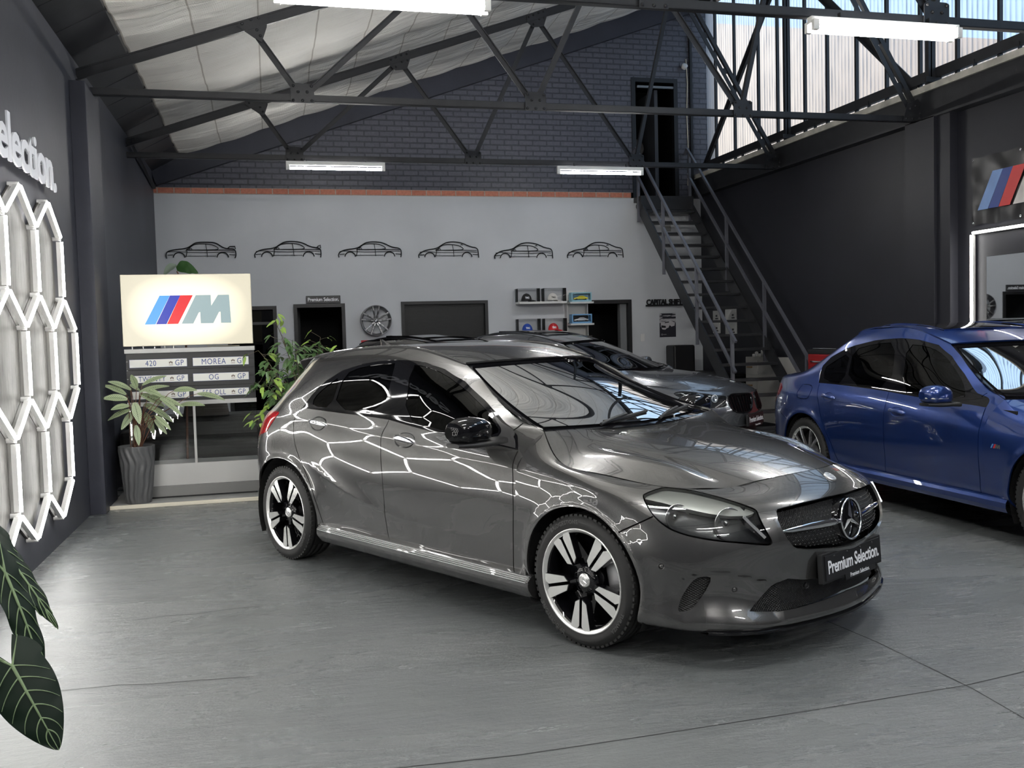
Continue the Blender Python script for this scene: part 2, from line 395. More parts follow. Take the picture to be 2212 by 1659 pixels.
# corrugated translucent glazing with its bars
m_glz = bpy.data.materials.new('translucent_sheet'); m_glz.use_nodes = True
g = G(m_glz); nt = m_glz.node_tree; nt.nodes.remove(g.b); out = g.n['Material Output']
tc = g.new('TexCoord'); sep = g.new('SeparateXYZ'); g.ln(tc.outputs['Object'], sep.inputs[0])
w = g.math('SINE', g.math('MULTIPLY', sep.outputs[1], 2*PI/.076)); w2 = g.math('MULTIPLY_ADD', w, .5, .5)
n = g.new('TexNoise', Scale=3.0, Detail=5); mp = g.new('Mapping'); mp.inputs['Scale'].default_value = (1, 5, .6); g.ln(tc.outputs['Object'], mp.inputs[0]); g.ln(mp.outputs[0], n.inputs['Vector'])
f = g.math('MULTIPLY_ADD', n.outputs['Fac'], .9, g.math('MULTIPLY', w2, .55))
tcol = g.ramp(f, (.32, (.20,.21,.24)), (.52, (.66,.66,.67)), (.80, (.97,.97,.96)))
tr = g.new('BsdfTransparent'); g.ln(tcol, tr.inputs[0])
tl = g.new('BsdfTranslucent'); tl.inputs[0].default_value = (.75,.77,.8,1)
mx = g.new('MixShader', Fac=.42); g.ln(tr.outputs[0], mx.inputs[1]); g.ln(tl.outputs[0], mx.inputs[2]); g.ln(mx.outputs[0], out.inputs[0])
b = MB(); N = 1200; y0, y1 = YF, YB-.0
pts = [(7.30+.009*math.sin(2*PI*(y0+(y1-y0)*i/N)/.076), y0+(y1-y0)*i/N) for i in range(N+1)]
b.add([(x, y, 4.10) for x, y in pts]+[(x, y, 6.98) for x, y in pts], [[i, i+1, N+2+i, N+1+i] for i in range(N)])
g1 = struct(b.obj('window_2', m_glz))
ys = [14.45, 13.80, 13.05, 12.5, 11.78, 11.24, 10.60, 10.0, 9.40, 8.80, 8.19]
while ys[-1] > YF: ys.append(ys[-1]-.61)
for y in ys:
    MB().box(7.22, 7.26, y-.018, y+.018, 4.08, 6.98).obj('glazing_bar', m_steel, g1)
b = MB(); b.box(7.19, 7.24, YF, YB, 4.16, 4.275); b.obj('sill_rail', m_steel, g1)
for y in ys[:24]: MB().box(7.18, 7.22, y-.015-.3, y+.0-.3, 4.08, 4.2).obj('bracket', m_steel, g1)
MB().box(7.14, 7.30, YF, YB, 6.80, 7.02).obj('head_beam', m_steel, g1)
# sagging white insulation blanket under the roof
m_fab = mat('insulation_blanket', (.8,.78,.73), .62)
g = G(m_fab); tc = g.new('TexCoord'); sep = g.new('SeparateXYZ'); g.ln(tc.outputs['Object'], sep.inputs[0])
fx = g.math('FRACT', g.math('MULTIPLY', sep.outputs[0], 1/.60)); seam = g.ramp(fx, (0, (.45,.42,.38)), (.02, (.45,.42,.38)), (.03, (1,1,1)))
nz = g.new('TexNoise', Scale=1.6, Detail=6); g.ln(tc.outputs['Object'], nz.inputs['Vector']); cc = g.ramp(nz.outputs['Fac'], (.3, (.76,.74,.69)), (.7, (.86,.84,.79)))
mxx = g.new('Mix', _data_type='RGBA', _blend_type='MULTIPLY'); mxx.inputs[0].default_value = .8; g.ln(cc, mxx.inputs[6]); g.ln(seam, mxx.inputs[7]); g.ln(mxx.outputs[2], g.b.inputs['Base Color'])
mp = g.new('Mapping'); mp.inputs['Scale'].default_value = (1.2, 5.5, 1); g.ln(tc.outputs['Object'], mp.inputs[0]); n2 = g.new('TexNoise', Scale=1.4, Detail=5, Distortion=.5); g.ln(mp.outputs[0], n2.inputs['Vector'])
wv = g.new('TexWave', Scale=38); wv.bands_direction = 'X'; g.ln(tc.outputs['Object'], wv.inputs['Vector'])
hh = g.math('ADD', n2.outputs['Fac'], g.math('MULTIPLY', wv.outputs['Fac'], .03))
bp = g.new('Bump', Strength=.9, Distance=.06); g.ln(hh, bp.inputs['Height']); g.ln(bp.outputs[0], g.b.inputs['Normal'])
def fab(i, j):
    x = -1.24+(7.3+1.24)*i; y = YF+(YB+.1-YF)*j
    ph = ((y-9.25)/3.0) % 1.0
    sag = .11*math.sin(PI*ph)**.8*min(1, .25+(x+1.24)*1.2)
    k = ((x+1.22)/.6) % 1.0
    wr = .022*math.sin(PI*k)+.010*math.sin(y*7+1.3*math.sin(x*1.1))+.008*math.sin(y*13+x*2)
    return (x, y, zr(x)+.215-sag-wr)
struct(MB().grid(fab, 130, 200).obj('ceiling', m_fab))
# dark eave plate and roof closures above the blanket
b = MB(); b.add([(XL, YF, 3.99), (-1.20, YF, 4.20), (-1.20, YB, 4.20), (XL, YB, 3.99)], [[0,1,2,3]]); b.add([(-1.20, YF, 4.20), (-1.20, YF, 4.34), (-1.20, YB, 4.34), (-1.20, YB, 4.20)], [[0,1,2,3]])
b.add([(XL-.25, YF, 4.0), (XL, YF, 4.0), (XL, YB, 4.0), (XL-.25, YB, 4.0)], [[0,1,2,3]])
for y in [YF+.4+i*.62 for i in range(32)]: b.bar((XL, y, 4.005), (-1.19, y, 4.215), .03, .03)
eave = struct(b.obj('trim_6', m_steel))
b = MB(); b.add([(XL-.3, YF, zr(XL)+.45), (XR+.5, YF, zr(XR)+.45), (XR+.5, YB+.3, zr(XR)+.45), (XL-.3, YB+.3, zr(XL)+.45)], [[0,1,2,3]]); b.box(XL-.3, XL-.2, YF, YB+.3, 4.0, 4.6)
struct(b.obj('ceiling_outer', m_steel))
# front end of the hall behind the camera
b = MB(); b.add([(XL-.2, YF, 0), (XR+.3, YF, 0), (XR+.3, YF, 7.4), (XL-.2, YF, 4.2)], [[0,1,2,3]]); struct(b.obj('wall_front', m_left))
# sunlit neighbouring wall seen through the sheets
m_out = mat('sunlit_render', (.80,.60,.44), .9, noise=.12, nscale=1.2)
b = MB(); b.prism([(-14,-.2),(30,-.2),(30,11.8),(2,2.2),(-14,2.2)], Matrix(((0,0,1,10.5),(1,0,0,0),(0,1,0,0),(0,0,0,1))), .3); struct(b.obj('wall_outside', m_out))
struct(MB().box(7.45, 10.5, -14, 26, -.3, -.2).obj('ground_outside', mat('outside_ground', (.4,.38,.34), .9)))

# ---------------------------------------------------------------- steel trusses
def member(t, nm, a, b, y, w=.055, tee=True):
    m = MB(); a = Vector((a[0], y, a[1])); c = Vector((b[0], y, b[1])); d = (c-a).normalized(); n = d.cross(Vector((0,1,0)))
    m.bar(a, c, .008, w, up=n)                       # upright leg of the angle
    e = n*(w/2-.004)
    m.bar(a+e+Vector((0,.0,0)), c+e, .055, .008, up=n)
    return m.obj(nm, m_steel, t)
def gusset(t, cx, cz, pts, y, bolts):
    m = MB(); M = frame((cx, y-.012, cz), (1,0,0), (0,0,1))
    m.prism(pts, M, .010)
    for bx, bz in bolts:
        m.lathe([(.0,.024),(.010,.022),(.0145,.012),(.0145,.008)], 8, M@Matrix.Translation((bx, bz, 0)))
    return m.obj('gusset_plate', m_steel, t)
BOT = [(.38,3.745), (2.65,3.745), (4.92,3.745)]; APEX = (5.52, zr(5.52)-.02)
def truss(y, label):
    t = thing('roof_truss', label, 'truss', (0,0,0), 0, 'steel roof trusses')
    m = MB(); m.box(XL+.0, 7.12, y-.03, y+.03, 3.71, 3.718); m.box(XL+.0, 7.12, y-.004, y+.004, 3.71, 3.775)
    m.box(XL, 7.12, y-.03, y-.022, 3.71, 3.775); m.obj('bottom_chord', m_steel, t)
    m = MB(); m.bar((XL, y, zr(XL)-.01), (6.5, y, zr(6.5)-.01), .09, .010, up=(0,0,1)); m.bar((XL, y-.03, zr(XL)-.05), (6.9, y-.03, zr(6.9)-.05), .01, .10); m.bar((XL, y-.04, zr(XL)-.10), (6.9, y-.04, zr(6.9)-.10), .03, .008); m.obj('top_chord', m_steel, t)
    tops = [(-.06, zr(-.06)-.08), (1.73, zr(1.73)-.08), (3.56, zr(3.56)-.08), (APEX[0], APEX[1]-.1)]
    q = [(tops[0], BOT[0]), (BOT[0], tops[1]), (tops[1], BOT[1]), (BOT[1], tops[2]), (tops[2], BOT[2]), (BOT[2], tops[3])]
    for a, c in q: member(t, 'web_member', a, (c[0], c[1]), y)
    m = MB()   # double-angle end strut down to the beam
    for s in (-1, 1):
        m.bar((7.04+s*.035, y, 3.80), (APEX[0]+s*.035, y, APEX[1]-.05), .05, .012, up=(.65,0,.76)); m.bar((7.04+s*.055, y-.02, 3.80), (APEX[0]+s*.055, y-.02, APEX[1]-.05), .012, .05, up=(.65,0,.76))
    for k in range(5):
        f = .12+.19*k; m.box(7.04+(APEX[0]-7.04)*f-.03, 7.04+(APEX[0]-7.04)*f+.03, y-.012, y+.012, 3.8+(APEX[1]-3.85)*f-.035, 3.8+(APEX[1]-3.85)*f+.035)
    m.obj('end_strut', m_steel, t)
    sq = [(-.125,-.05),(.125,-.05),(.125,.11),(.095,.125),(-.09,.13),(-.125,.11)]; bb = [(-.10,-.03),(0,-.03),(.10,-.03),(-.095,.105),(.10,.105),(-.045,.05),(.05,.05)]
    for cx, cz in BOT: gusset(t, cx, cz, [(x*.86, z) for x, z in sq], y-.03, [(x*.86, z) for x, z in bb])
    for cx, cz in tops[1:3]: gusset(t, cx, cz, [(-.14,-.06),(-.06,-.13),(.09,-.11),(.15,.07),(.12,.13),(-.13,.03)], y-.03, [(-.11,.0),(-.05,.03),(.02,.06),(.09,.08),(-.05,-.09),(.03,-.02),(.10,0)])
    gusset(t, tops[0][0], tops[0][1], [(-.13,.0),(.02,-.10),(.09,-.14),(.14,.0),(.15,.12),(-.10,.03)], y-.03, [(-.08,.02),(0,.06),(.07,.08),(.05,-.03),(.08,-.08)])
    gusset(t, 7.02, 3.80, [(-.16,-.09),(.12,-.09),(.12,.05),(.03,.16),(-.10,.10)], y-.03, [(-.12,-.06),(-.04,-.06),(.05,-.06),(-.07,.05),(0,.08),(.06,.0)])
    return t
tr0 = truss(12.25, 'far steel roof truss, its bottom chord crossing behind the gusset plates of the middle one')
dup(tr0, (0,-3.0,0), label='middle steel roof truss spanning from the left pilaster to the right beam')
dup(tr0, (0,-6.0,0), label='near steel roof truss, its bottom chord crossing the very top of the photo')
dup(tr0, (0,-9.0,0), label='steel roof truss above the camera, out of view'); dup(tr0, (0,-12.0,0), label='steel roof truss behind the camera, out of view')
# posts in the glazing plane and wind bracing
def post(y, label):
    t = thing('glazing_post', label, 'post', (0,0,0), 0, 'steel posts of the glazing')
    m = MB(); m.box(7.09, 7.125, y-.05, y-.042, 3.72, 6.9); m.box(7.13, 7.18, y-.05, y-.042, 3.72, 6.9); m.box(7.12, 7.125, y-.05, y+.05, 3.72, 6.9); m.box(7.13, 7.135, y-.05, y+.05, 3.72, 6.9); m.obj('post_shaft', m_steel, t)
    MB().box(7.03, 7.23, y-.09, y-.05, 4.10, 4.16, bev=.004).obj('cleat', m_steel, t); return t
post(12.1, 'steel post against the glazing at the foot of the far truss'); post(9.12, 'steel post against the glazing at the foot of the middle truss')
for y, l in ((6.1, 'near'), (3.1, 'nearest')): post(y, 'steel post against the glazing at the foot of the %s truss, outside the photo' % l)
b = MB(); b.bar((7.205, 14.80, 4.22), (7.205, 12.45, 6.42), .04, .10, up=(0,.7,.7)); b.bar((7.18, 14.80, 4.22), (7.18, 12.45, 6.42), .06, .012, up=(0,.7,.7))
tag(b.obj('wind_brace', m_steel), 'dark diagonal brace rising from the back corner across the glazing', 'brace', 'wind braces')
b = MB(); b.bar((7.205, 9.42, 4.13), (7.205, 12.0, 6.45), .012, .10, up=(0,-.7,.7)); b.bar((7.18, 9.45, 4.10), (7.18, 12.03, 6.41), .06, .012, up=(0,-.7,.7))
tag(b.obj('wind_brace', m_steel), 'diagonal brace rising from the foot of the middle truss, back along the glazing', 'brace', 'wind braces')
b = MB(); b.bar((-1.52, 12.2, 3.9), (-1.55, 14.75, 3.74), .04, .04); tag(b.obj('eave_conduit', m_steel), 'thin dark conduit along the top of the left wall in the far corner', 'pipe')

# ---------------------------------------------------------------- fluorescent fittings
m_tube = mat('lit_tube', (1,.985,.96), .3, emit=TUBE)
m_white = mat('white_enamel', (.75,.75,.72), .35)
def batten(x0, x1, y, z, label, twin=False, chordoff=.0):
    t = thing('fluorescent_light', label, 'light fitting', ((x0+x1)/2, y, z), 0, 'fluorescent battens'); L = (x1-x0)/2
    MB().box(-L, L, -.022 if not twin else -.032, .022 if not twin else .032, .040, .09, bev=.006).obj('casing', m_white, t)
    for k, yy in enumerate((-.047, .047) if twin else (0,)):
        MB().cyl((-L+.045, yy, .005), .0165, 2*L-.09, 'x', 16).obj('tube', m_tube, t)
        for s in (-1, 1): MB().box(s*(L-.045), s*L, yy-.018, yy+.018, -.016, .06, bev=.004).obj('lamp_holder', m_white, t)
    for s in (-.6, .6): MB().box(s*L-.006, s*L+.006, -.02, .02, .09, .13).obj('hanger', m_steel, t)
    return t
batten(.27, 1.495, 12.17, 3.60, 'fluorescent batten hanging from the far truss above the car outlines')
batten(3.775, 5.0, 12.17, 3.60, 'fluorescent batten hanging from the far truss beside the staircase')
batten(.10, 1.475, 6.17, 3.60, 'twin fluorescent batten cut by the top edge of the photo', True)
batten(3.83, 5.07, 6.17, 3.605, 'twin fluorescent batten in front of the corrugated glazing', True)
for y in (3.17, .17, -2.83):
    for x0, k in ((.10, 'left'), (3.83, 'right')): batten(x0, x0+1.3, y, 3.60, '%s twin batten added to light the hall, unseen behind the camera, %s row' % (k, {3.17: 'nearest', .17: 'middle', -2.83: 'last'}[y]), True)  # unseen extra battens, added to brighten the hall
# ---------------------------------------------------------------- cutting a smooth sheet into panels
def dens(pl, step, closed):
    pl = [np.array(p, float) for p in pl]; out = []
    n = len(pl); m = n if closed else n-1
    for i in range(m):
        a, b = pl[i], pl[(i+1) % n]; k = max(1, int(np.linalg.norm(b-a)/step))
        out += [a+(b-a)*j/k for j in range(k)]
    if not closed: out.append(pl[-1])
    return np.array(out)
def rounded(pl, it=2, closed=True):
    pl = [np.array(p, float) for p in pl]
    for _ in range(it):
        out = []; n = len(pl)
        rngi = range(n) if closed else range(n-1)
        if not closed: out.append(pl[0])
        for i in rngi:
            a, b = pl[i], pl[(i+1) % n]; out += [a*.75+b*.25, a*.25+b*.75]
        if not closed: out.append(pl[-1])
        pl = out
    return pl
def inpoly(P, poly):
    x, y = P[:, 0], P[:, 1]; c = np.zeros(len(P), bool); q = np.array(poly); n = len(q); j = n-1
    for i in range(n):
        xi, yi = q[i]; xj, yj = q[j]
        if yi != yj: c ^= ((yi > y) != (yj > y)) & (x < (xj-xi)*(y-yi)/(yj-yi)+xi)
        j = i
    return c
def strip(pl, w):
    pl = np.array(pl, float); d = np.gradient(pl, axis=0); n = np.stack([-d[:, 1], d[:, 0]], 1); n /= np.linalg.norm(n, axis=1)[:, None]+1e-9
    return np.concatenate([pl+n*w/2, (pl-n*w/2)[::-1]])
def cut_sheet(S, regions, gaps, step=.025):
    """regions: (key, closed polygon in sheet coordinates), first match wins; gaps: open polylines left as seams"""
    polys = []
    for g_ in gaps:
        gp, wd = (g_, .0055) if not isinstance(g_, tuple) else g_
        polys.append(('gap', strip(dens(rounded(gp, 2, False), .012, False), wd)))
    for k, pl in regions: polys.append((k, dens(pl, .012, True)))
    lo = np.array([S.U[0], S.V[0]]); hi = np.array([S.U[-1], S.V[-1]])
    nu = int((hi[0]-lo[0])/step)+1; nv = int((hi[1]-lo[1])/step)+1
    gx, gy = np.meshgrid(np.linspace(lo[0], hi[0], nu+1), np.linspace(lo[1], hi[1], nv+1), indexing='ij'); grid = np.stack([gx.ravel(), gy.ravel()], 1)
    for _, pl in polys: np.clip(pl, lo, hi, out=pl)
    if polys:
        allp = np.concatenate([p for _, p in polys]); keep = np.ones(len(grid), bool)
        for i in range(0, len(grid), 2000):
            d = np.hypot(grid[i:i+2000, None, 0]-allp[None, :, 0], grid[i:i+2000, None, 1]-allp[None, :, 1]).min(1)
            edge = (np.abs(grid[i:i+2000]-lo) < 1e-9).any(1) | (np.abs(grid[i:i+2000]-hi) < 1e-9).any(1)
            keep[i:i+2000] = (d > step*.33) | edge
        grid = grid[keep]
    V = [Vector(p) for p in grid]; E = []
    for _, pl in polys:
        o = len(V); V += [Vector(p) for p in pl]; E += [(o+i, o+(i+1) % len(pl)) for i in range(len(pl))]
    r = delaunay_2d_cdt(V, E, [], 0, 1e-6); P = np.array([tuple(v) for v in r[0]]); T = np.array([t for t in r[2] if len(t) == 3])
    a, b, c = P[T[:, 0]], P[T[:, 1]], P[T[:, 2]]; area = np.abs((b-a)[:, 0]*(c-a)[:, 1]-(b-a)[:, 1]*(c-a)[:, 0]); T = T[area > 1e-10]
    C = P[T].mean(1); key = np.array(['']*len(T), dtype=object); done = np.zeros(len(T), bool)
    for k, pl in polys:
        m = inpoly(C, pl) & ~done; key[m] = k; done |= m
    key[~done] = 'body'
    return P, T, key
def components(T):
    par = {}
    def find(x):
        while par.setdefault(x, x) != x: par[x] = par[par[x]]; x = par[x]
        return x
    for t in T:
        a = find(int(t[0]))
        for q in t[1:]:
            b_ = find(int(q))
            if b_ != a: par[b_] = a
    return np.array([find(int(t[0])) for t in T])
def panel(S, P, T, name, mats, parent, side=1, flip=False, merge=False, skirt=.012, inset=0.0, smooth=True):
    """turn triangles of a cut sheet into a body panel; side -1 mirrors to the other flank; merge joins both halves"""
    ids = np.unique(T); rem = {int(a): i for i, a in enumerate(ids)}; uv = P[ids]; p, n = S.posn(uv)
    if flip: n = -n
    p = p-n*inset
    tr = [[rem[int(q)] for q in t] for t in T]
    tr = [t[::-1] for t in tr] if not flip else tr
    # open edges
    cnt = {}
    for t in tr:
        for i in range(3): cnt[(t[i], t[(i+1) % 3])] = 1
    be = [(a, b) for (a, b) in cnt if (b, a) not in cnt]
    vs = []; ns = []; fs = []
    def emit(sgn):
        o = len(vs); q = p*[1, sgn, 1]; m = n*[1, sgn, 1]
        vs.extend(q.tolist()); ns.extend(m.tolist())
        fs.extend([[i+o for i in (t if sgn > 0 else t[::-1])] for t in tr])
        if skirt:
            for a, b in be:
                if abs(p[a][1]) < 1e-4 and abs(p[b][1]) < 1e-4: continue
                k = len(vs); A, B = q[a], q[b]; A2, B2 = A-m[a]*skirt, B-m[b]*skirt
                sn = np.cross(B-A, m[a])*sgn; sn = sn/(np.linalg.norm(sn)+1e-9)
                vs.extend([A.tolist(), B.tolist(), B2.tolist(), A2.tolist()]); ns.extend([sn.tolist()]*4)
                fs.append([k+1, k, k+3, k+2] if sgn > 0 else [k, k+1, k+2, k+3])
    if merge: emit(1); emit(-1)
    else: emit(side)
    me = bpy.data.meshes.new(name); me.from_pydata(vs, [], fs); me.materials.append(mats)
    me.polygons.foreach_set('use_smooth', [True]*len(fs)); me.normals_split_custom_set_from_vertices([tuple(x) for x in ns]); me.update()
    return link(name, me, parent)
def nearest_uv(S, xyz):
    u = np.linspace(S.U[0], S.U[-1], 120); v = np.linspace(S.V[0], S.V[-1], 80); g_ = np.stack(np.meshgrid(u, v, indexing='ij'), -1).reshape(-1, 2); p = S.pos(g_)
    return g_, p
_cache = {}
def uv_at(S, x, z):
    """sheet coordinates of the point seen in side view at (x, z)"""
    if id(S) not in _cache: _cache[id(S)] = nearest_uv(S, None)
    g_, p = _cache[id(S)]
    w = g_[np.argmin((p[:, 0]-x)**2+(p[:, 2]-z)**2+.02*(p[:, 1] < .3))].copy()
    for _ in range(10):
        f = lambda q: S.pos(q[None])[0][[0, 2]]
        r = f(w)-[x, z]; J = np.array([(f(w+[1e-4, 0])-f(w))/1e-4, (f(w+[0, 1e-4])-f(w))/1e-4]).T
        try: w = w-np.clip(np.linalg.solve(J, r), -.04, .04)
        except Exception: break
        w = np.clip(w, [S.U[0], S.V[0]], [S.U[-1], S.V[-1]])
    return w
def arch_uv(S, cx, cz, rx, rz, zmin=-1):
    out = []
    for k in range(40):
        t = PI*(-.12)+PI*1.24*k/39; out.append(uv_at(S, cx+rx*math.cos(t), max(cz+rz*math.sin(t), zmin)))
    out.append(uv_at(S, cx-rx*.93, zmin)-[0, .3]); out.append(uv_at(S, cx+rx*.93, zmin)-[0, .3])
    return out

# ---------------------------------------------------------------- shared car materials
def paint(name, col, metal=.55, rough=.32):
    m = mat(name, col, rough, metal, coat=1.0, croughness=.018, spec=.5); m.node_tree.nodes['Principled BSDF'].inputs['Coat IOR'].default_value = 1.7; return m
m_gloss = mat('gloss_black', (.005,.005,.006), .04)
m_plast = mat('black_plastic', (.012,.012,.013), .5)
m_rub = mat('tyre_rubber', (.018,.018,.018), .62, bump=.1, bscale=80)
m_rubt = mat('tyre_lettering', (.06,.06,.06), .55)
m_chrome = mat('chrome', (.82,.82,.84), .06, 1)
m_silver = mat('machined_alloy', (.78,.78,.76), .24, .75)
m_alu = mat('satin_aluminium', (.55,.55,.56), .35, .9)
m_disc = mat('brake_disc', (.35,.34,.33), .3, 1)
m_win = glass_mat('tinted_side_glass', (.03,.033,.033), 0, 1.45)
m_ws = glass_mat('windscreen_glass', (.40,.45,.42), 0, 2.1)
m_lens = glass_mat('headlamp_lens', (.80,.82,.82), 0, 1.5)
m_refl = mat('lamp_reflector', (.80,.80,.81), .26, .9)
m_lampin = mat('lamp_housing', (.035,.036,.04), .3, .2, coat=.3)
m_red = mat('tail_lamp_red', (.32,.008,.010), .12, coat=1)
m_plate = mat('plate_black', (.012,.012,.014), .4)
m_let = mat('white_lettering', (.75,.76,.80), .5)
m_under = mat('underbody_black', (.004,.004,.004), .9)
m_seat = mat('seat_fabric', (.02,.02,.022), .8)
def mesh_mat(name, pitch=.011, col=(.012,.012,.013)):
    """dark plastic with a fine diamond mesh moulded into it"""
    m = mat(name, col, .5); g = G(m); tc = g.new('TexCoord'); sep = g.new('SeparateXYZ'); g.ln(tc.outputs['Object'], sep.inputs[0])
    k = PI/pitch; a = g.math('MULTIPLY', g.math('ADD', sep.outputs[1], sep.outputs[2]), k); b_ = g.math('MULTIPLY', g.math('SUBTRACT', sep.outputs[1], sep.outputs[2]), k)
    h = g.math('MULTIPLY', g.math('ABSOLUTE', g.math('SINE', a)), g.math('ABSOLUTE', g.math('SINE', b_)))
    c = g.ramp(h, (.15, (.012,.012,.013)), (.4, (.001,.001,.001))); g.ln(c, g.b.inputs['Base Color'])
    bp = g.new('Bump', Strength=.6, Distance=.004); bp.invert = True; g.ln(h, bp.inputs['Height']); g.ln(bp.outputs[0], g.b.inputs['Normal']); return m
m_grid = mesh_mat('grille_mesh')

def star(parent, M, r, mt, name='star_emblem', rim=.085, depth=.012, ring=True):
    b = MB()
    if ring: b.lathe([(r*(1-rim), 0), (r*(1-rim*.9), depth*.7), (r*(1-rim*.4), depth), (r, depth*.7), (r, 0)], 56, M, closed=True)
    for k in range(3):
        a = PI/2+k*2*PI/3; d = Vector((math.cos(a), math.sin(a), 0)); n = Vector((-d.y, d.x, 0)); w = r*.135; L = r*(1-rim*.6)
        c = Vector((0, 0, depth*.9)); tip = d*L+Vector((0,0,depth*.55)); base = -d*0
        s1 = (d*.27+n*.135*1.05)*r*.62; s2 = (d*.27-n*.135*1.05)*r*.62
        b.add([M@c, M@tip, M@s1, M@s2, M@(d*L)], [[0,2,1],[0,1,3],[2,4,1],[1,4,3]])
    return b.obj(name, mt, parent)
def wheel(parent, x, y, side, kind, R_=.316, wdt=.225, rim=.246, spin=0.0, brand=True):
    """side -1: outer face looks to -y"""
    t = link('wheel', None, parent, (x, y, R_)); t.empty_display_size = .1
    M = Matrix(((1,0,0,0),(0,0,-1,0),(0,1,0,0),(0,0,0,1))) if side < 0 else Matrix(((-1,0,0,0),(0,0,1,0),(0,1,0,0),(0,0,0,1)))   # local z points outward
    s = MB(); h = wdt
    prof = [(rim-.006, -.004), (rim+.006, .000), (rim+.014, .001), (rim+.030, .006), (R_-.030, .004), (R_-.014, -.008), (R_-.004, -.022), (R_, -.036), (R_+.0, -h+.036), (R_-.006, -h+.02), (R_-.03, -h-.002), (rim+.02, -h), (rim-.012, -h+.006)]
    for i, (a, b_) in enumerate(((-.058, -.066), (-.098, -.106), (-.140, -.148))):
        k = 8+i*4; prof[k:k] = [(R_, a), (R_-.007, a-.001), (R_-.007, b_+.001), (R_, b_)]
    s.lathe(prof, 96, M)
    n = 64   # shoulder blocks
    for k in range(n):
        a = 2*PI*k/n; M2 = M@Matrix.Rotation(a, 4, 'Z'); s.box(R_-.013, R_-.0005, -.0095, .0095, -.034, -.012, 0, M2)
    s.obj('tyre', m_rub, t)
    if brand:
        for wd, a0, rr, sz in (('BRIDGESTONE', PI*.72, R_-.034, .027), ('TURANZA', -PI*.12, R_-.034, .024), ('BRIDGESTONE', -PI*.62, R_-.034, .027)):
            me = text_mesh(wd, sz, .0008, .0006, mats=m_rubt, space=1.12, res=2); w = max(v.co.x for v in me.vertices)
            for v in me.vertices:
                ang = a0-v.co.x/rr+(0 if a0 > 0 else 0); r2 = rr-.010+v.co.y; q = M@Vector((r2*math.cos(ang), r2*math.sin(ang), .0062+v.co.z)); v.co = q
            link('sidewall_lettering', me, t)
    rm = MB(); rm.lathe([(rim-.017, -.012), (rim-.004, .001), (rim+.002, .003), (rim+.004, -.002), (rim+.002, -.01)], 96, M); rm.obj('rim_lip', m_silver if kind != 'dark' else m_alu, t)
    bl = MB(); bl.lathe([(rim-.008, -.006), (rim-.022, -.018), (rim-.030, -.06), (rim-.034, -h+.02), (rim-.01, -h+.01)], 72, M); bl.lathe([(.0, -.105), (rim-.032, -.105)], 48, M)
    bl.obj('rim_barrel', m_gloss if kind == 'star' else m_plast, t)
    face = m_silver if kind == 'star' else m_alu
    hb = MB(); hb.lathe([(.0, -.030), (.040, -.030), (.072, -.036), (.078, -.05), (.074, -.10)], 40, M)
    hb.obj('hub', m_gloss if kind == 'star' else face, t)
    cpb = MB(); cpb.lathe([(0, -.020), (.026, -.021), (.033, -.024), (.035, -.032)], 32, M); cap = cpb.obj('centre_cap', m_silver, t)
    if kind == 'star': star(cap, M@Matrix.Translation((0,0,-.021)), .024, m_chrome, 'cap_star', depth=.003)
    for k in range(5):
        a = spin+2*PI*k/5; A = M@Matrix.Rotation(a+PI/5, 4, 'Z'); lg = MB(); lg.lathe([(.0, -.036), (.008, -.036), (.009, -.05)], 12, A@Matrix.Translation((.052, 0, 0))); lg.lathe([(.010, -.030), (.013, -.030), (.013, -.05)], 14, A@Matrix.Translation((.052, 0, 0))); lg.obj('wheel_bolt', m_gloss, t)
        Q = M@Matrix.Rotation(a, 4, 'Z')     # spoke along local +x
        ro, ri = rim-.012, .092
        if kind == 'star':
            sb = MB(); sf = MB()
            for sg in (1, -1):
                pl = [(ri-.008, .008), (ri+.012, .036), (ro+.004, .064), (ro+.010, .030), (ro-.012, .0125), (ro-.016, .0065), (ri, .0065)]
                pl = [(px, py*sg) for px, py in pl]
                if sg < 0: pl = pl[::-1]
                sb.prism(pl, Q@Matrix.Translation((0,0,-.045)), .038)
                pf = [(ri-.002, .0085), (ri+.014, .034), (ro+.002, .062), (ro+.010, .030), (ro-.010, .0140), (ro-.016, .0080)]
                pf = [(px, py*sg) for px, py in pf]
                if sg < 0: pf = pf[::-1]
                sf.prism(pf, Q@Matrix.Translation((0,0,-.0068)), .0016)
            sb.prism([(.05,-.011),(ri+.01,-.016),(ri+.01,.016),(.05,.011)], Q@Matrix.Translation((0,0,-.07)), .036)
            sp = sb.obj('spoke', m_gloss, t); sf.obj('machined_face', m_silver, sp)
        else:
            sb = MB()
            for sg in (1, -1):
                pts = [(.045, sg*.016, -.034), (.10, sg*.022, -.026), (.17, sg*(.030 if kind != 'vspoke' else .040), -.014), (ro+.006, sg*(.040 if kind != 'vspoke' else .062), -.010)]
                for p0, p1 in zip(pts, pts[1:]): sb.bar(Q@Vector(p0), Q@Vector(p1), .016, .026, up=(M.to_3x3()@Vector((0,0,1))), bev=.003)
            sb.obj('spoke', face, t)
    ds = MB(); ds.lathe([(.06, -.115), (.150, -.115), (.150, -.135), (.06, -.135)], 48, M, closed=True); ds.obj('brake_disc', m_disc, t)
    cl = MB(); cl.box(.085, .165, -.07, .07, -.16, -.095, 0, M@Matrix.Rotation(R(12), 4, 'Z'), .008); cl.obj('brake_caliper', m_alu, t)
    return t
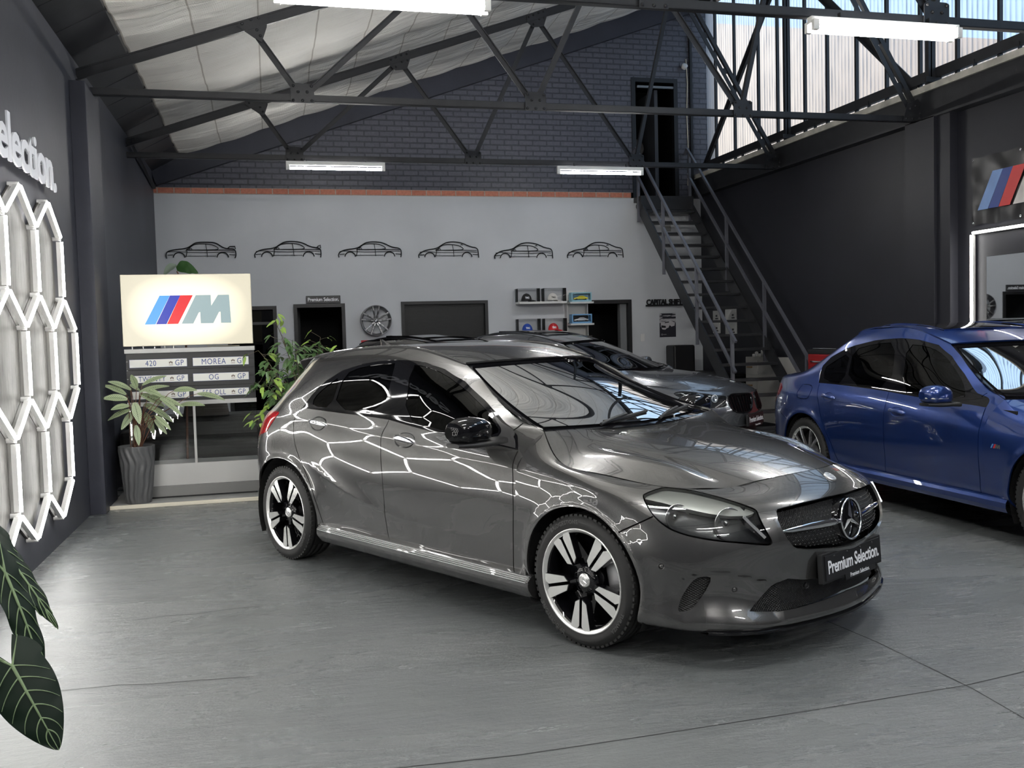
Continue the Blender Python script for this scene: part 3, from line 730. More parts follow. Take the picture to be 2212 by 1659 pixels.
def plate(parent, x, z, txt=True, w=.52, h=.112, rake=0):
    M = Matrix.Translation((x, 0, z))@Matrix.Rotation(rake, 4, 'Y')@Matrix(((0,0,1,0),(1,0,0,0),(0,1,0,0),(0,0,0,1)))   # local x -> +y, y -> up, z -> forward
    b = MB(); b.box(-w/2-.02, w/2+.02, -h/2-.012, h/2+.010, -.03, -.004, 0, M, .004); hd = b.obj('plate_holder', m_plast, parent)
    b = MB(); b.box(-w/2, w/2, -h/2, h/2, -.004, .002, 0, M, .002); pl = b.obj('number_plate', m_plate, parent)
    me = text_mesh('Premium Selection.', .082, .0004, .0016, 'CENTER', m_let, .95, .80); me.transform(M@Matrix.Translation((0, -.026, .0026))); link('plate_lettering', me, pl)
    b = MB(); b.prism([(-.085,-h/2-.028),(.20,-h/2-.028),(.205,-h/2+.002),(-.09,-h/2+.002)], M@Matrix.Translation((0,0,-.006)), .006); b.obj('plate_tab', m_plate, hd)
    me = text_mesh('Premium Selection.', .027, .0004, .0003, 'CENTER', m_let, .98, .9); me.transform(M@Matrix.Translation((.05, -h/2-.020, .0005))); link('tab_lettering', me, hd)
    for sx in (-.18, -.06, .06, .18):
        b = MB(); b.lathe([(0,.004),(.004,.003),(.006,0)], 10, M@Matrix.Translation((sx, h/2-.012, .002))); b.obj('rivet', m_plast, pl)
    return pl
def ellipsoid(b, c, r, n=20, m=12, mi=0, M=None):
    def f(i, j):
        th = 2*PI*i; ph = PI*j-PI/2; v = Vector((c[0]+r[0]*math.cos(ph)*math.cos(th), c[1]+r[1]*math.cos(ph)*math.sin(th), c[2]+r[2]*math.sin(ph))); return M@v if M else v
    b.grid(f, n, m, mi); return b
def superell(b, sections, n=20, mi=0, cap=True):
    """loft of superellipse rings: each (centre, axis_a, axis_b, ra, rb, p)"""
    rings = []
    for c, A, B, ra, rb, p in sections:
        c = Vector(c); A = Vector(A); B = Vector(B); ring = []
        for k in range(n):
            t = 2*PI*k/n; ct, st = math.cos(t), math.sin(t)
            ring.append(c+A*ra*math.copysign(abs(ct)**p, ct)+B*rb*math.copysign(abs(st)**p, st))
        rings.append(ring)
    fs = [[i*n+k, i*n+(k+1) % n, (i+1)*n+(k+1) % n, (i+1)*n+k] for i in range(len(rings)-1) for k in range(n)]
    b.add([v for r_ in rings for v in r_], fs, mi, True)
    if cap: b.add(rings[0][::-1], [list(range(n))], mi); b.add(rings[-1], [list(range(n))], mi)
    return b
def seats(parent, x, z, yy, w=.24):
    b = MB(); superell(b, [((x+.12, yy, z), (1,0,0), (0,1,0), .25, w, .5), ((x+.1, yy, z+.14), (1,0,0), (0,1,0), .27, w*1.02, .5)])
    superell(b, [((x-.12, yy, z+.12), (1,0,.2), (0,1,0), .07, w*.95, .6), ((x-.24, yy, z+.52), (1,0,.2), (0,1,0), .06, w*.9, .6), ((x-.29, yy, z+.66), (1,0,.2), (0,1,0), .035, w*.6, .7)])
    superell(b, [((x-.29, yy, z+.67), (1,0,.2), (0,1,0), .04, .12, .7), ((x-.32, yy, z+.80), (1,0,.2), (0,1,0), .035, .11, .7)])
    return b.obj('seat', m_seat, parent)
def steering(parent, c, tilt=R(-65)):
    M = Matrix.Translation(c)@Matrix.Rotation(tilt, 4, 'Y'); b = MB(); ring = [M@Vector((.18*math.cos(t), .18*math.sin(t), 0)) for t in [2*PI*k/40 for k in range(41)]]
    b.tube(ring, .014, 8); b.cyl(M@Vector((0,0,-.03)), .055, .04, M.to_3x3()@Vector((0,0,1)), 20)
    for a in (0, PI, PI*1.5): b.bar(M@Vector((.05*math.cos(a), .05*math.sin(a), 0)), M@Vector((.175*math.cos(a), .175*math.sin(a), 0)), .03, .012)
    return b.obj('steering_wheel', m_plast, parent)
def place_car(root, pose): root.location = (pose[0], pose[1], 0); root.rotation_euler = (0, 0, pose[2])
# grey five-door hatchback: columns run from the rear centre line round the corner to the A pillar; rows from sill to roof edge
HB_SIDE = [
 # rear centre
 [(-.60,0,.27),(-.66,0,.31),(-.685,0,.40),(-.69,0,.52),(-.68,0,.64),(-.66,0,.76),(-.63,0,.86),(-.60,0,.95),(-.57,0,1.03),(-.53,0,1.09),(-.46,0,1.17),(-.39,0,1.24),(-.34,0,1.29),(-.31,0,1.335),(-.27,0,1.37)],
 [(-.58,.38,.27),(-.64,.39,.31),(-.665,.40,.40),(-.67,.40,.52),(-.66,.40,.64),(-.64,.40,.76),(-.61,.39,.86),(-.58,.38,.95),(-.545,.37,1.03),(-.50,.36,1.09),(-.43,.35,1.17),(-.37,.34,1.24),(-.325,.33,1.29),(-.30,.32,1.335),(-.26,.31,1.366)],
 [(-.50,.63,.27),(-.56,.66,.31),(-.585,.675,.40),(-.59,.68,.52),(-.58,.685,.64),(-.57,.68,.76),(-.55,.67,.86),(-.525,.65,.95),(-.47,.605,1.03),(-.42,.575,1.09),(-.36,.54,1.17),(-.31,.51,1.24),(-.28,.48,1.29),(-.26,.46,1.325),(-.23,.44,1.352)],
 [(-.36,.74,.27),(-.38,.79,.31),(-.40,.812,.40),(-.40,.828,.52),(-.40,.835,.64),(-.39,.83,.76),(-.37,.815,.86),(-.34,.785,.95),(-.29,.735,1.03),(-.25,.70,1.09),(-.20,.65,1.17),(-.16,.605,1.24),(-.14,.565,1.29),(-.13,.54,1.325),(-.12,.51,1.355)],
 [(0,.845,.28),(0,.858,.31),(0,.875,.40),(0,.887,.52),(0,.892,.64),(0,.890,.76),(0,.880,.86),(.01,.855,.95),(.02,.815,1.03),(.03,.785,1.09),(.04,.735,1.17),(.05,.685,1.24),(.06,.64,1.295),(.065,.595,1.337),(.07,.54,1.375)],
 [(.60,.845,.285),(.60,.852,.315),(.60,.862,.40),(.60,.877,.52),(.60,.885,.64),(.60,.888,.755),(.60,.880,.855),(.60,.856,.94),(.60,.815,1.012),(.59,.787,1.06),(.57,.735,1.165),(.55,.69,1.25),(.53,.645,1.315),(.51,.60,1.365),(.49,.545,1.408)],
 [(1.15,.845,.276),(1.15,.853,.305),(1.15,.862,.40),(1.15,.876,.52),(1.15,.884,.64),(1.15,.886,.745),(1.15,.877,.84),(1.15,.852,.92),(1.15,.812,.99),(1.14,.787,1.045),(1.11,.735,1.155),(1.07,.69,1.245),(1.03,.645,1.318),(.99,.60,1.372),(.95,.545,1.418)],
 [(1.75,.845,.268),(1.75,.854,.30),(1.75,.865,.40),(1.75,.879,.52),(1.75,.886,.64),(1.75,.886,.735),(1.75,.872,.82),(1.76,.842,.895),(1.78,.80,.955),(1.74,.775,1.01),(1.64,.735,1.10),(1.53,.69,1.19),(1.43,.64,1.265),(1.35,.59,1.33),(1.29,.545,1.373)],
 [(2.285,.845,.262),(2.285,.856,.295),(2.285,.870,.40),(2.285,.882,.52),(2.285,.889,.63),(2.28,.886,.725),(2.275,.868,.80),(2.285,.83,.875),(2.337,.73,.987),(2.224,.705,1.012),(2.033,.66,1.058),(1.831,.615,1.158),(1.704,.585,1.236),(1.60,.56,1.285),(1.53,.54,1.315)],
]
for _c, _f in ((3,.2),(4,.6),(5,1),(6,1),(7,.6)):      # fuller plan curve of the glasshouse
    for _r, _a in zip(range(8, 15), (.004,.010,.014,.014,.012,.010,.006)): _p = HB_SIDE[_c][_r]; HB_SIDE[_c][_r] = (_p[0], _p[1]+_a*_f, _p[2])
HB_NOSE = [
 [p for p in HB_SIDE[8][:9]],
 [(2.45,.80,.24),(2.45,.86,.285),(2.45,.874,.40),(2.45,.886,.52),(2.45,.892,.63),(2.455,.888,.71),(2.46,.868,.78),(2.465,.835,.84),(2.47,.79,.868)],
 [(2.70,.80,.22),(2.70,.86,.27),(2.70,.878,.40),(2.70,.889,.50),(2.70,.894,.60),(2.70,.889,.68),(2.70,.870,.745),(2.70,.835,.80),(2.70,.775,.822)],
 [(3.07,.80,.17),(3.08,.862,.19),(3.08,.860,.28),(3.08,.862,.38),(3.08,.866,.48),(3.07,.86,.57),(3.05,.835,.66),(3.02,.785,.735),(2.985,.715,.780)],
 [(3.27,.72,.165),(3.30,.765,.18),(3.29,.763,.27),(3.285,.762,.36),(3.285,.762,.45),(3.28,.755,.53),(3.265,.735,.62),(3.22,.69,.705),(3.14,.635,.765)],
 [(3.40,.57,.16),(3.455,.60,.175),(3.435,.60,.26),(3.43,.60,.35),(3.435,.60,.44),(3.445,.595,.53),(3.43,.58,.62),(3.38,.545,.71),(3.245,.50,.762)],
 [(3.47,.33,.155),(3.55,.35,.172),(3.53,.35,.25),(3.535,.35,.345),(3.545,.35,.435),(3.572,.345,.52),(3.56,.34,.62),(3.51,.33,.71),(3.37,.31,.794)],
 [(3.51,0,.15),(3.60,0,.17),(3.575,0,.245),(3.585,0,.34),(3.60,0,.43),(3.615,0,.52),(3.60,0,.62),(3.568,0,.711),(3.434,0,.808)],
]
_hb_sh = smooth_line([(-.6,.955),(0,.955),(.44,.945),(1.1,.90),(1.75,.845),(2.24,.80),(2.7,.765),(3.1,.72)])
_hb_lo = smooth_line([(-.1,.77),(.25,.71),(.55,.60),(.9,.49),(1.25,.43),(1.6,.42),(1.95,.43),(2.4,.46)])
def hb_disp(p):
    x, y, z = p[:, 0], np.abs(p[:, 1]), p[:, 2]
    s = z-_hb_sh(x); side = sstep(.60, .74, y)
    d = -.085*(np.sqrt(s*s+.006**2)-.006)*np.exp(-(s/.085)**2)*sstep(-.5, -.2, x)*(1-sstep(2.8, 3.2, x))*side
    s = z-_hb_lo(x)
    d += -.10*(np.sqrt(s*s+.007**2)-.007)*np.exp(-(s/.11)**2)*sstep(.05, .35, x)*(1-sstep(1.8, 2.3, x))*side
    zc = np.interp(y, [.42,.47,.53,.62,.68,.75,.79,.83], [.355,.37,.39,.42,.44,.44,.42,.34]); q = zc-z
    d += -.017*sstep(-.004, .022, q)*(1-sstep(.10, .24, q))*sstep(.44, .50, y)*(1-sstep(.80, .84, y))*sstep(3.10, 3.18, x)
    for cx, r in ((0, .385), (2.70, .36)):
        q = np.hypot(x-cx, z-.316)-r
        d += .010*np.exp(-(q/.035)**2)*(q > -.06)*side
    return d
HB_S = Sheet(HB_SIDE, m0=True, disp=hb_disp, fair=.35)
HB_N = Sheet(HB_NOSE, m1=True, disp=hb_disp, fair=.12)
HBF = {
 'S_gap_rear': [(1.281,0.787),(1.229,0.705),(1.236,0.657),(1.261,0.577),(1.28,0.52),(1.307,0.472),(1.378,0.365),(1.407,0.33),(1.443,0.268),(1.486,0.151),(1.517,0.041)],
 'S_gap_B': [(2.199,0.789),(2.182,0.685),(2.194,0.589),(2.216,0.449),(2.205,0.274),(2.199,0.123),(2.21,0.022)],
 'S_gap_A': [(3.16,0.697),(3.176,0.666),(3.185,0.607),(3.197,0.495),(3.195,0.359),(3.174,0.16),(3.148,0.007)],
 'S_seam': [(3.056,0.801),(3.192,0.884)],
 'S_dlo': [(1.288,0.798),(1.345,0.896),(1.393,0.96),(1.468,1.043),(1.606,1.135),(1.797,1.182),(2.002,1.203),(2.154,1.214),(2.29,1.221),(2.556,1.233),(2.823,1.217),(3.009,1.158),(3.084,1.048),(3.092,0.943),(3.054,0.794),(3.103,0.741),(3.155,0.702),(3.144,0.702),(2.969,0.717),(2.653,0.757),(2.341,0.779),(2.196,0.789),(1.278,0.786)],
 'S_g_quarter': [(1.381,0.884),(1.461,0.974),(1.619,1.096),(1.592,0.824),(1.385,0.811)],
 'S_g_rear': [(1.649,1.106),(1.807,1.161),(2.161,1.19),(2.186,1.19),(2.125,0.82),(1.619,0.825)],
 'S_g_front': [(2.371,1.198),(2.556,1.21),(2.808,1.192),(2.965,1.111),(3.015,1.023),(3.032,0.965),(2.949,0.731),(2.646,0.788),(2.319,0.817)],
 'S_mirtri': [(3.069,0.998),(3.053,0.87),(3.063,0.759),(3.129,0.709),(2.96,0.726)],
 'S_tail': [(1.003,0.736),(1.021,0.722),(1.003,0.664),(0.979,0.624),(0.95,0.584)],
 'S_handle_r': [(1.489,0.679)],
 'S_handle_f': [(2.374,0.656)],
 'N_head': [(0.776,0.632),(0.793,0.659),(0.85,0.723),(0.889,0.746),(0.958,0.746),(1.045,0.739),(1.117,0.699),(1.18,0.649),(1.232,0.618),(1.271,0.599),(1.271,0.571),(1.291,0.518),(1.314,0.475),(1.31,0.463),(1.286,0.461),(1.173,0.478),(1.064,0.493),(0.982,0.502),(0.927,0.509),(0.885,0.521),(0.835,0.548),(0.802,0.587)],
 'N_bgap': [(0.833,0.547),(0.745,0.485),(0.699,0.451),(0.668,0.425)],
 'N_grille': [(1.359,0.588),(1.368,0.597),(1.397,0.602),(1.518,0.617),(1.677,0.625),(1.835,0.623),(1.835,0.397),(1.667,0.411),(1.511,0.426),(1.436,0.438),(1.41,0.452),(1.383,0.482),(1.364,0.519),(1.354,0.555)],
 'N_low': [(1.23,0.159),(1.27,0.194),(1.32,0.239),(1.368,0.285),(1.421,0.298),(1.506,0.28),(1.826,0.168),(1.46,0.149),(1.374,0.148)],
 'N_vent': [(1.077,0.316),(1.042,0.322),(1.002,0.308),(0.971,0.268),(0.938,0.21),(0.922,0.158),(0.931,0.149),(0.971,0.157),(0.992,0.172),(1.041,0.239)],
 'N_sens': [(0.86,0.346),(1.174,0.259),(1.532,0.246)],
 'N_hoodgap': [(0.008,0.746),(0.097,0.746),(0.209,0.746),(0.472,0.746),(0.843,0.736)],
 'N_hoodfront': [(1.117,0.699),(1.269,0.746),(1.396,0.746),(1.592,0.746)],
 'N_crease': [(0.913,0.147),(0.939,0.249),(0.978,0.33),(1.041,0.355),(1.128,0.354),(1.209,0.339),(1.308,0.309),(1.372,0.29),(1.421,0.306)],
 'N_drl_low': [(0.787,0.631),(0.871,0.633),(0.963,0.624),(1.02,0.613),(1.074,0.601),(1.157,0.588),(1.229,0.584),(1.252,0.59)],
}
# ---------------------------------------------------------------- the grey hatchback in front
def flank(car, S, feat, names, m_body, sides=(-1, 1), arch=None, step=.026, glass=m_win, tail=True):
    """cut and build both flanks of a car; feat holds the traced outlines in sheet coordinates"""
    regs = []
    if arch: regs.append(('arch', arch))
    for k, p in feat.items():
        if k.startswith('g_'): regs.append((k, rounded(p, 1)))
    if 'mirtri' in feat: regs.append(('mirtri', feat['mirtri']))
    regs.append(('trim', feat['dlo']))
    if tail and 'tail' in feat: regs.append(('tail', feat['tail']))
    if 'fuel' in feat: pass
    P, T, key = cut_sheet(S, regs, feat['gaps'], step)
    nm = {'g_quarter': 'quarter_window', 'g_rear': 'rear_door_window', 'g_front': 'front_door_window', 'g_back': 'rear_window'}
    body = T[key == 'body']; comp = components(body); Cc = P[body].mean(1)
    seeds = [(uv_at(S, x, z), n) for n, x, z in names]
    cid = {}
    for w, n in seeds: cid.setdefault(comp[np.argmin(np.hypot(*(Cc-w).T))], n)
    for side in sides:
        for c in np.unique(comp):
            panel(S, P, body[comp == c], cid.get(c, 'fender_panel'), m_body, car, side)
        for k in np.unique(key):
            if k in nm: panel(S, P, T[key == k], nm[k], glass, car, side, skirt=0, inset=.006)
        for k, n, m_, ins in (('trim', 'window_trim', m_gloss, .002), ('mirtri', 'mirror_panel', m_plast, .001), ('tail', 'tail_light', m_red, -.003)):
            if (key == k).any(): panel(S, P, T[key == k], n, m_, car, side, inset=ins)
def inner_shell(car, S, N, m=m_under, inset=.05):
    """dark inner skin so that seams and arches read black"""
    for Sh, nm in ((S, 'inner_skin'), (N, 'inner_skin')):
        u = np.linspace(Sh.U[0], Sh.U[-1], 46); vmax = Sh.V[8] if Sh is S else Sh.V[-1]; v = np.linspace(Sh.V[0], vmax, 16)
        g_ = np.stack(np.meshgrid(u, v, indexing='ij'), -1).reshape(-1, 2); p, n = Sh.posn(g_); p = p-n*inset; p[:, 1] = np.maximum(p[:, 1], 0)
        return p
def underbody_light_block(car, L, axles, hw=.70, z0=.19, z1=.50, r=.36, wy=.60):
    b = MB(); x0, x1 = L
    b.box(x0, x1, -hw*.80, hw*.80, z0, z1+.1)  # plain dark box inside the shell, added to block light
    for ax in axles:     # arch liners
        for s in (-1, 1):
            n = 26; a = [(ax+(r+.02)*math.cos(t), .316+(r+.02)*math.sin(t)) for t in [PI*(-.15)+PI*1.3*k/n for k in range(n+1)]]
            vs = [(x, s*wy, z) for x, z in a]+[(x, s*.868, z) for x, z in a]
            b.add(vs, [[k, k+1, n+2+k, n+1+k] for k in range(n)]); b.add([(x, s*wy, z) for x, z in a], [list(range(n+1))])
    # floor between the axles and beyond
    xs = [x0]+[v for ax in axles for v in (ax-r-.03, ax+r+.03)]+[x1]
    for k in range(0, len(xs), 2):
        if xs[k+1] > xs[k]: b.box(xs[k], xs[k+1], -.84 if 0 < k < len(xs)-2 else -.66, .84 if 0 < k < len(xs)-2 else .66, z0, z0+.04)
    for k in range(0, len(xs), 2):
        if 0 < k < len(xs)-2:
            for s in (-1, 1): b.box(xs[k], xs[k+1], s*.79, s*.80, z0, .88)
    return b.obj('underbody_light_block', m_under, car)

HB_S.__dict__['nm'] = 's'
HOOD = [  # columns from the wing to the centre line, rows from the windscreen to the nose
 [(2.337,.728,.985),(2.47,.782,.868),(2.70,.768,.822),(2.985,.708,.780),(3.14,.628,.765)],
 [(2.38,.55,.984),(2.50,.62,.925),(2.74,.62,.878),(3.03,.575,.830),(3.245,.495,.763)],
 [(2.405,.35,.975),(2.53,.42,.950),(2.79,.43,.908),(3.09,.40,.853),(3.318,.40,.783)],
 [(2.415,.17,.968),(2.55,.21,.955),(2.83,.215,.922),(3.14,.205,.872),(3.395,.20,.803)],
 [(2.42,0,.966),(2.56,0,.953),(2.85,0,.922),(3.17,0,.874),(3.432,0,.809)]]
def hood_disp(p):
    x, y = p[:, 0], np.abs(p[:, 1]); yc = .60-.16*(x-2.4); s = y-yc
    return .012*np.exp(-(s/.035)**2)*sstep(2.45, 2.7, x)*(1-sstep(3.1, 3.35, x))-.016*np.exp(-((y-yc-.075)/.05)**2)*sstep(2.5, 2.8, x)*(1-sstep(3.0, 3.3, x))
ROOF = [
 [(-.23,.44,1.352),(-.12,.51,1.355),(.07,.54,1.375),(.49,.545,1.408),(.95,.545,1.418),(1.29,.545,1.373),(1.53,.54,1.315)],
 [(-.25,.33,1.368),(-.13,.38,1.378),(.07,.40,1.396),(.49,.41,1.421),(.95,.41,1.429),(1.30,.41,1.388),(1.575,.40,1.321)],
 [(-.26,.16,1.374),(-.14,.19,1.388),(.07,.20,1.405),(.49,.20,1.428),(.95,.20,1.434),(1.31,.20,1.398),(1.61,.20,1.325)],
 [(-.27,0,1.376),(-.14,0,1.391),(.07,0,1.408),(.49,0,1.430),(.95,0,1.436),(1.315,0,1.401),(1.62,0,1.326)]]
def ws_sheet(edge, hc, bc, n=5, bulge=.0):
    e = np.array(edge, float); L = np.concatenate([[0], np.cumsum(np.linalg.norm(np.diff(e, axis=0), axis=1))]); L /= L[-1]; q_ = np.stack([L*(1-L)], 1); lin = e[0]+(e[-1]-e[0])*L[:, None]; e = lin+q_*((q_*(e-lin)).sum(0)/(q_*q_).sum())-np.array([.004,0,.006]); L = np.concatenate([[0], np.cumsum(np.linalg.norm(np.diff(e, axis=0), axis=1))]); L /= L[-1]
    cols = []
    for k in range(n):
        t = k/(n-1); w = 1-(1-t)**2; col = []
        for j, f in enumerate(L):
            c = np.array(bc)*(1-f)+np.array(hc)*f+np.array([.02, 0, .02])*math.sin(PI*f)
            col.append((e[j][0]+(c[0]-e[j][0])*w, e[j][1]*(1-t), e[j][2]+(c[2]-e[j][2])*w))
        cols.append(col)
    return Sheet(cols, m1=True)
def sheet_obj(car, S, nm, m, flip, regs=(), gaps=(), step=.03, names=None, skirt=.012, inset=0):
    P, T, key = cut_sheet(S, list(regs), list(gaps), step)
    out = {}
    for k in np.unique(key):
        if k == 'gap': continue
        n_, m_, sk, ins = (names or {}).get(k, (nm, m, skirt, inset)) if k != 'body' else (nm, m, skirt, inset)
        if n_ is None: continue
        out[k] = panel(S, P, T[key == k], n_, m_, car, merge=True, flip=flip, skirt=sk, inset=ins)
    return out
def mirror_ext(car, c, sz, m_shell, m_base, foot, sides=(-1, 1), lamp=True, nm='wing_mirror'):
    for s in sides:
        t = link(nm, None, car); t.empty_display_size = .05
        cx, cy, cz = c; lx, ly, lz = sz; A = Vector((1,0,0)); Bz = Vector((0,0,1))
        b = MB(); Y = lambda q: s*q
        superell(b, [((cx-.02, Y(cy+ly*.5), cz), A, Bz, lx*.18, lz*.22, .9), ((cx-.005, Y(cy+ly*.44), cz+.002), A, Bz, lx*.34, lz*.40, .8), ((cx, Y(cy+ly*.25), cz+.004), A, Bz, lx*.47, lz*.52, .75), ((cx, Y(cy), cz+.006), A, Bz, lx*.50, lz*.55, .72),
                     ((cx+.0, Y(cy-ly*.3), cz), A, Bz, lx*.46, lz*.50, .72), ((cx+.0, Y(cy-ly*.46), cz-.004), A, Bz, lx*.34, lz*.40, .75), ((cx, Y(cy-ly*.5), cz-.01), A, Bz, lx*.18, lz*.25, .85)], 28)
        b.obj('mirror_shell', m_shell, t)
        b = MB(); superell(b, [((cx, Y(cy+ly*.47), cz-lz*.50), A, Bz, lx*.30, .012, .6), ((cx, Y(cy), cz-lz*.52), A, Bz, lx*.46, .018, .6), ((cx, Y(cy-ly*.5), cz-lz*.52), A, Bz, lx*.40, .018, .6), ((foot[0], Y(foot[1]), foot[2]), A, Bz, .05, .016, .6)], 20); b.obj('mirror_base', m_base, t)
        if lamp:
            b = MB(); b.tube([(cx+lx*.44, Y(cy-ly*.2), cz-lz*.16), (cx+lx*.46, Y(cy+ly*.12), cz-lz*.16), (cx+lx*.36, Y(cy+ly*.36), cz-lz*.15), (cx+lx*.10, Y(cy+ly*.48), cz-lz*.14)], .006, 8); b.obj('indicator', m_lens if lamp == 1 else m_alu, t)
        b = MB(); superell(b, [((cx-lx*.44, Y(cy), cz), Vector((0,1,0)), Bz, ly*.40, lz*.40, .6), ((cx-lx*.47, Y(cy), cz), Vector((0,1,0)), Bz, ly*.38, lz*.38, .6)], 24); b.obj('mirror_glass', m_chrome, t)
def door_handle(car, S, xz, m_cup, m_bar, sides, l=.10, cupr=(.088,.046)):
    w = uv_at(S, *xz); p, n = S.posn(w[None]); p = Vector(p[0]); n = Vector(n[0]); X = Vector((1,0,0)); X = (X-n*X.dot(n)).normalized(); Z = n.cross(X)*-1
    for s in sides:
        f = Vector((1, s, 1)); q = Vector((p.x, p.y*s, p.z)); nn = Vector((n.x, n.y*s, n.z)); xx = Vector((X.x, X.y*s, X.z)); zz = Vector((Z.x, Z.y*s, Z.z))
        t = link('door_handle', None, car)
        b = MB(); pts = [(-.5,-.006),(-.42,.012),(-.25,.026),(0,.032),(.25,.026),(.42,.012),(.5,-.006)]
        superell(b, [(q+xx*l*2*u_*.96+nn*(h_+.004)+zz*(-.012*u_), nn, zz, .007, .0135 if abs(u_) < .45 else .008, .7) for u_, h_ in pts], 16); b.obj('handle_bar', m_bar, t)
        b = MB(); n_ = 26
        def cup(i, j):
            a = 2*PI*i; r_ = j; d = -.020*(1-r_**2.2)+.0008
            return q+xx*cupr[0]*r_*math.cos(a)+zz*cupr[1]*r_*math.sin(a)+nn*(d+.0008)
        b.grid(cup, n_, 5); b.obj('handle_cup', m_cup, t)

m_hb = paint('hatchback_grey', (.088,.087,.086), .70, .27)
def build_hatch():
    car = thing('hatchback_car', 'grey five-door hatchback with a star badge and black and silver five-spoke wheels, nearest the camera', 'car')
    S, N = HB_S, HB_N; F = HBF
    feat = dict(dlo=F['S_dlo'], g_quarter=F['S_g_quarter'], g_rear=F['S_g_rear'], g_front=F['S_g_front'], mirtri=F['S_mirtri'],
                gaps=[F['S_gap_rear'], F['S_gap_B'], F['S_gap_A'][:-1]+[(F['S_gap_A'][-1][0], -.01)], F['S_seam']])
    t = F['S_tail']; feat['tail'] = [t[0], t[1], t[2], t[3], t[4], (S.U[2]-.02, S.V[5]-.02), (S.U[1]+.1, S.V[5]), (S.U[1]+.1, S.V[7]), (S.U[2]-.02, S.V[7]+.03)]
    feat['g_back'] = [(-.01, S.V[8]+.02), (S.U[1]+.12, S.V[8]+.03), (S.U[2]-.06, S.V[9]), (S.U[2]-.07, S.V[12]), (S.U[1], S.V[12]+.02), (-.01, S.V[12]+.02)]
    arch = arch_uv(S, 0, .316, .388, .377)
    for k in ('gap_rear', 'gap_B'):
        pass
    feat['gaps'][1] = list(feat['gaps'][1])+[(feat['gaps'][1][-1][0]+.005, -.01)]; feat['gaps'][0] = list(feat['gaps'][0])+[(feat['gaps'][0][-1][0]+.01, -.01)]
    flank(car, S, feat, [('rear_door', .75, .6), ('front_door', 1.8, .6), ('quarter_panel', .05, .98)], m_hb, arch=arch)
    # nose
    head = rounded(F['N_head'], 1); low = list(F['N_low']); low = low[:6]+[(N.U[-1]+.01, N.V[3]-.01)]+[(N.U[-1]+.01, low[6][1])]+low[7:]
    gr = list(F['N_grille']); gr = gr[:5]+[(N.U[-1]+.01, gr[5][1]), (N.U[-1]+.01, gr[6][1])]+gr[7:]
    drl = [p for p in F['N_head'][1:10]]+[p for p in F['N_drl_low'][::-1]]
    sens = []
    for k, c in enumerate(F['N_sens']): sens.append(('sens%d' % k, [(c[0]+.013*math.cos(a), c[1]+.013*math.sin(a)) for a in [2*PI*i/16 for i in range(16)]]))
    P, T, key = cut_sheet(N, [('arch', arch_uv(N, 2.699, .316, .358, .355)), ('drl', drl), ('head', head), ('grille', gr), ('low', low), ('vent', rounded(F['N_vent'], 1))]+sens, [F['N_bgap'],
        ([(a, b_) for a, b_ in rounded(F['N_head'], 1)]+[rounded(F['N_head'], 1)[0]], .007)], .024)
    body = T[key == 'body']; comp = components(body); Cc = P[body].mean(1)
    fend = comp[np.argmin(np.hypot(*(Cc-uv_at(N, 2.70, .74)).T))]; bump = comp[np.argmin(np.hypot(*(Cc-uv_at(N, 3.10, .40)).T))]
    for c in np.unique(comp):
        if c == bump: panel(N, P, body[comp == c], 'front_bumper', m_hb, car, merge=True)
        elif (comp == c).sum() > 3:
            for s in (-1, 1): panel(N, P, body[comp == c], 'front_fender', m_hb, car, s)
    gm = panel(N, P, T[key == 'grille'], 'grille', m_grid, car, merge=True, inset=.045, skirt=0)
    panel(N, P, T[key == 'low'], 'lower_grille', m_grid, car, merge=True, inset=.035, skirt=0)
    # frame of the grille and walls behind the openings
    for kk, d in (('grille', .05), ('low', .04), ('vent', .04)):
        pass
    # diamond studs across the grille
    b = MB(); gp = np.array(gr)
    us = np.arange(gp[:, 0].min()+.02, N.U[-1]+.001, .026); vs = np.arange(gp[:, 1].min()+.012, gp[:, 1].max()-.006, .0175)
    q = np.array([(u_+(.013 if j % 2 else 0), v_) for j, v_ in enumerate(vs) for u_ in us]); q = q[inpoly(q, [(a, b_) for a, b_ in gr])]
    pp, nn = N.posn(q)
    for (x, y, z), n_ in zip(pp, nn):
        for s in (-1, 1):
            c = Vector((x, y*s, z))-Vector((n_[0], n_[1]*s, n_[2]))*.036
            Yv = Vector((0,1,0)); b.add([c+Yv*.006, c+Vector((0,0,.0035)), c-Yv*.006, c-Vector((0,0,.0035)), c+Vector((.006,0,0))], [[0,1,4],[1,2,4],[2,3,4],[3,0,4]])
    b.obj('grille_studs', mat('stud_black', (.03,.03,.032), .22, coat=.6), gm)
    for s in (-1, 1):
        b = MB(); superell(b, [((3.500, s*.452, .590), (1,0,0), (0,0,1), .006, .004, .8), ((3.522, s*.40, .592), (1,0,0), (0,0,1), .010, .012, .8), ((3.545, s*.28, .594), (1,0,0), (0,0,1), .014, .017, .8), ((3.570, s*.13, .592), (1,0,0), (0,0,1), .016, .019, .8), ((3.575, s*.09, .590), (1,0,0), (0,0,1), .010, .012, .8)], 18)
        b.obj('grille_louvre', m_chrome, gm)
    M = Matrix.Translation((3.588, 0, .590))@Matrix.Rotation(R(-6), 4, 'Y')@Matrix(((0,0,1,0),(1,0,0,0),(0,1,0,0),(0,0,0,1)))
    b = MB(); b.lathe([(0,-.01),(.088,-.006),(.097,-.012),(.112,-.05)], 48, M); b.obj('emblem_base', m_gloss, gm); star(gm, M, .097, m_chrome, 'star_emblem', .10, .014)
    # small badge on the nose
    Mb = Matrix.Translation((3.49, 0, .7795))@Matrix.Rotation(R(-61), 4, 'Y')@Matrix(((0,0,1,0),(1,0,0,0),(0,1,0,0),(0,0,0,1)))
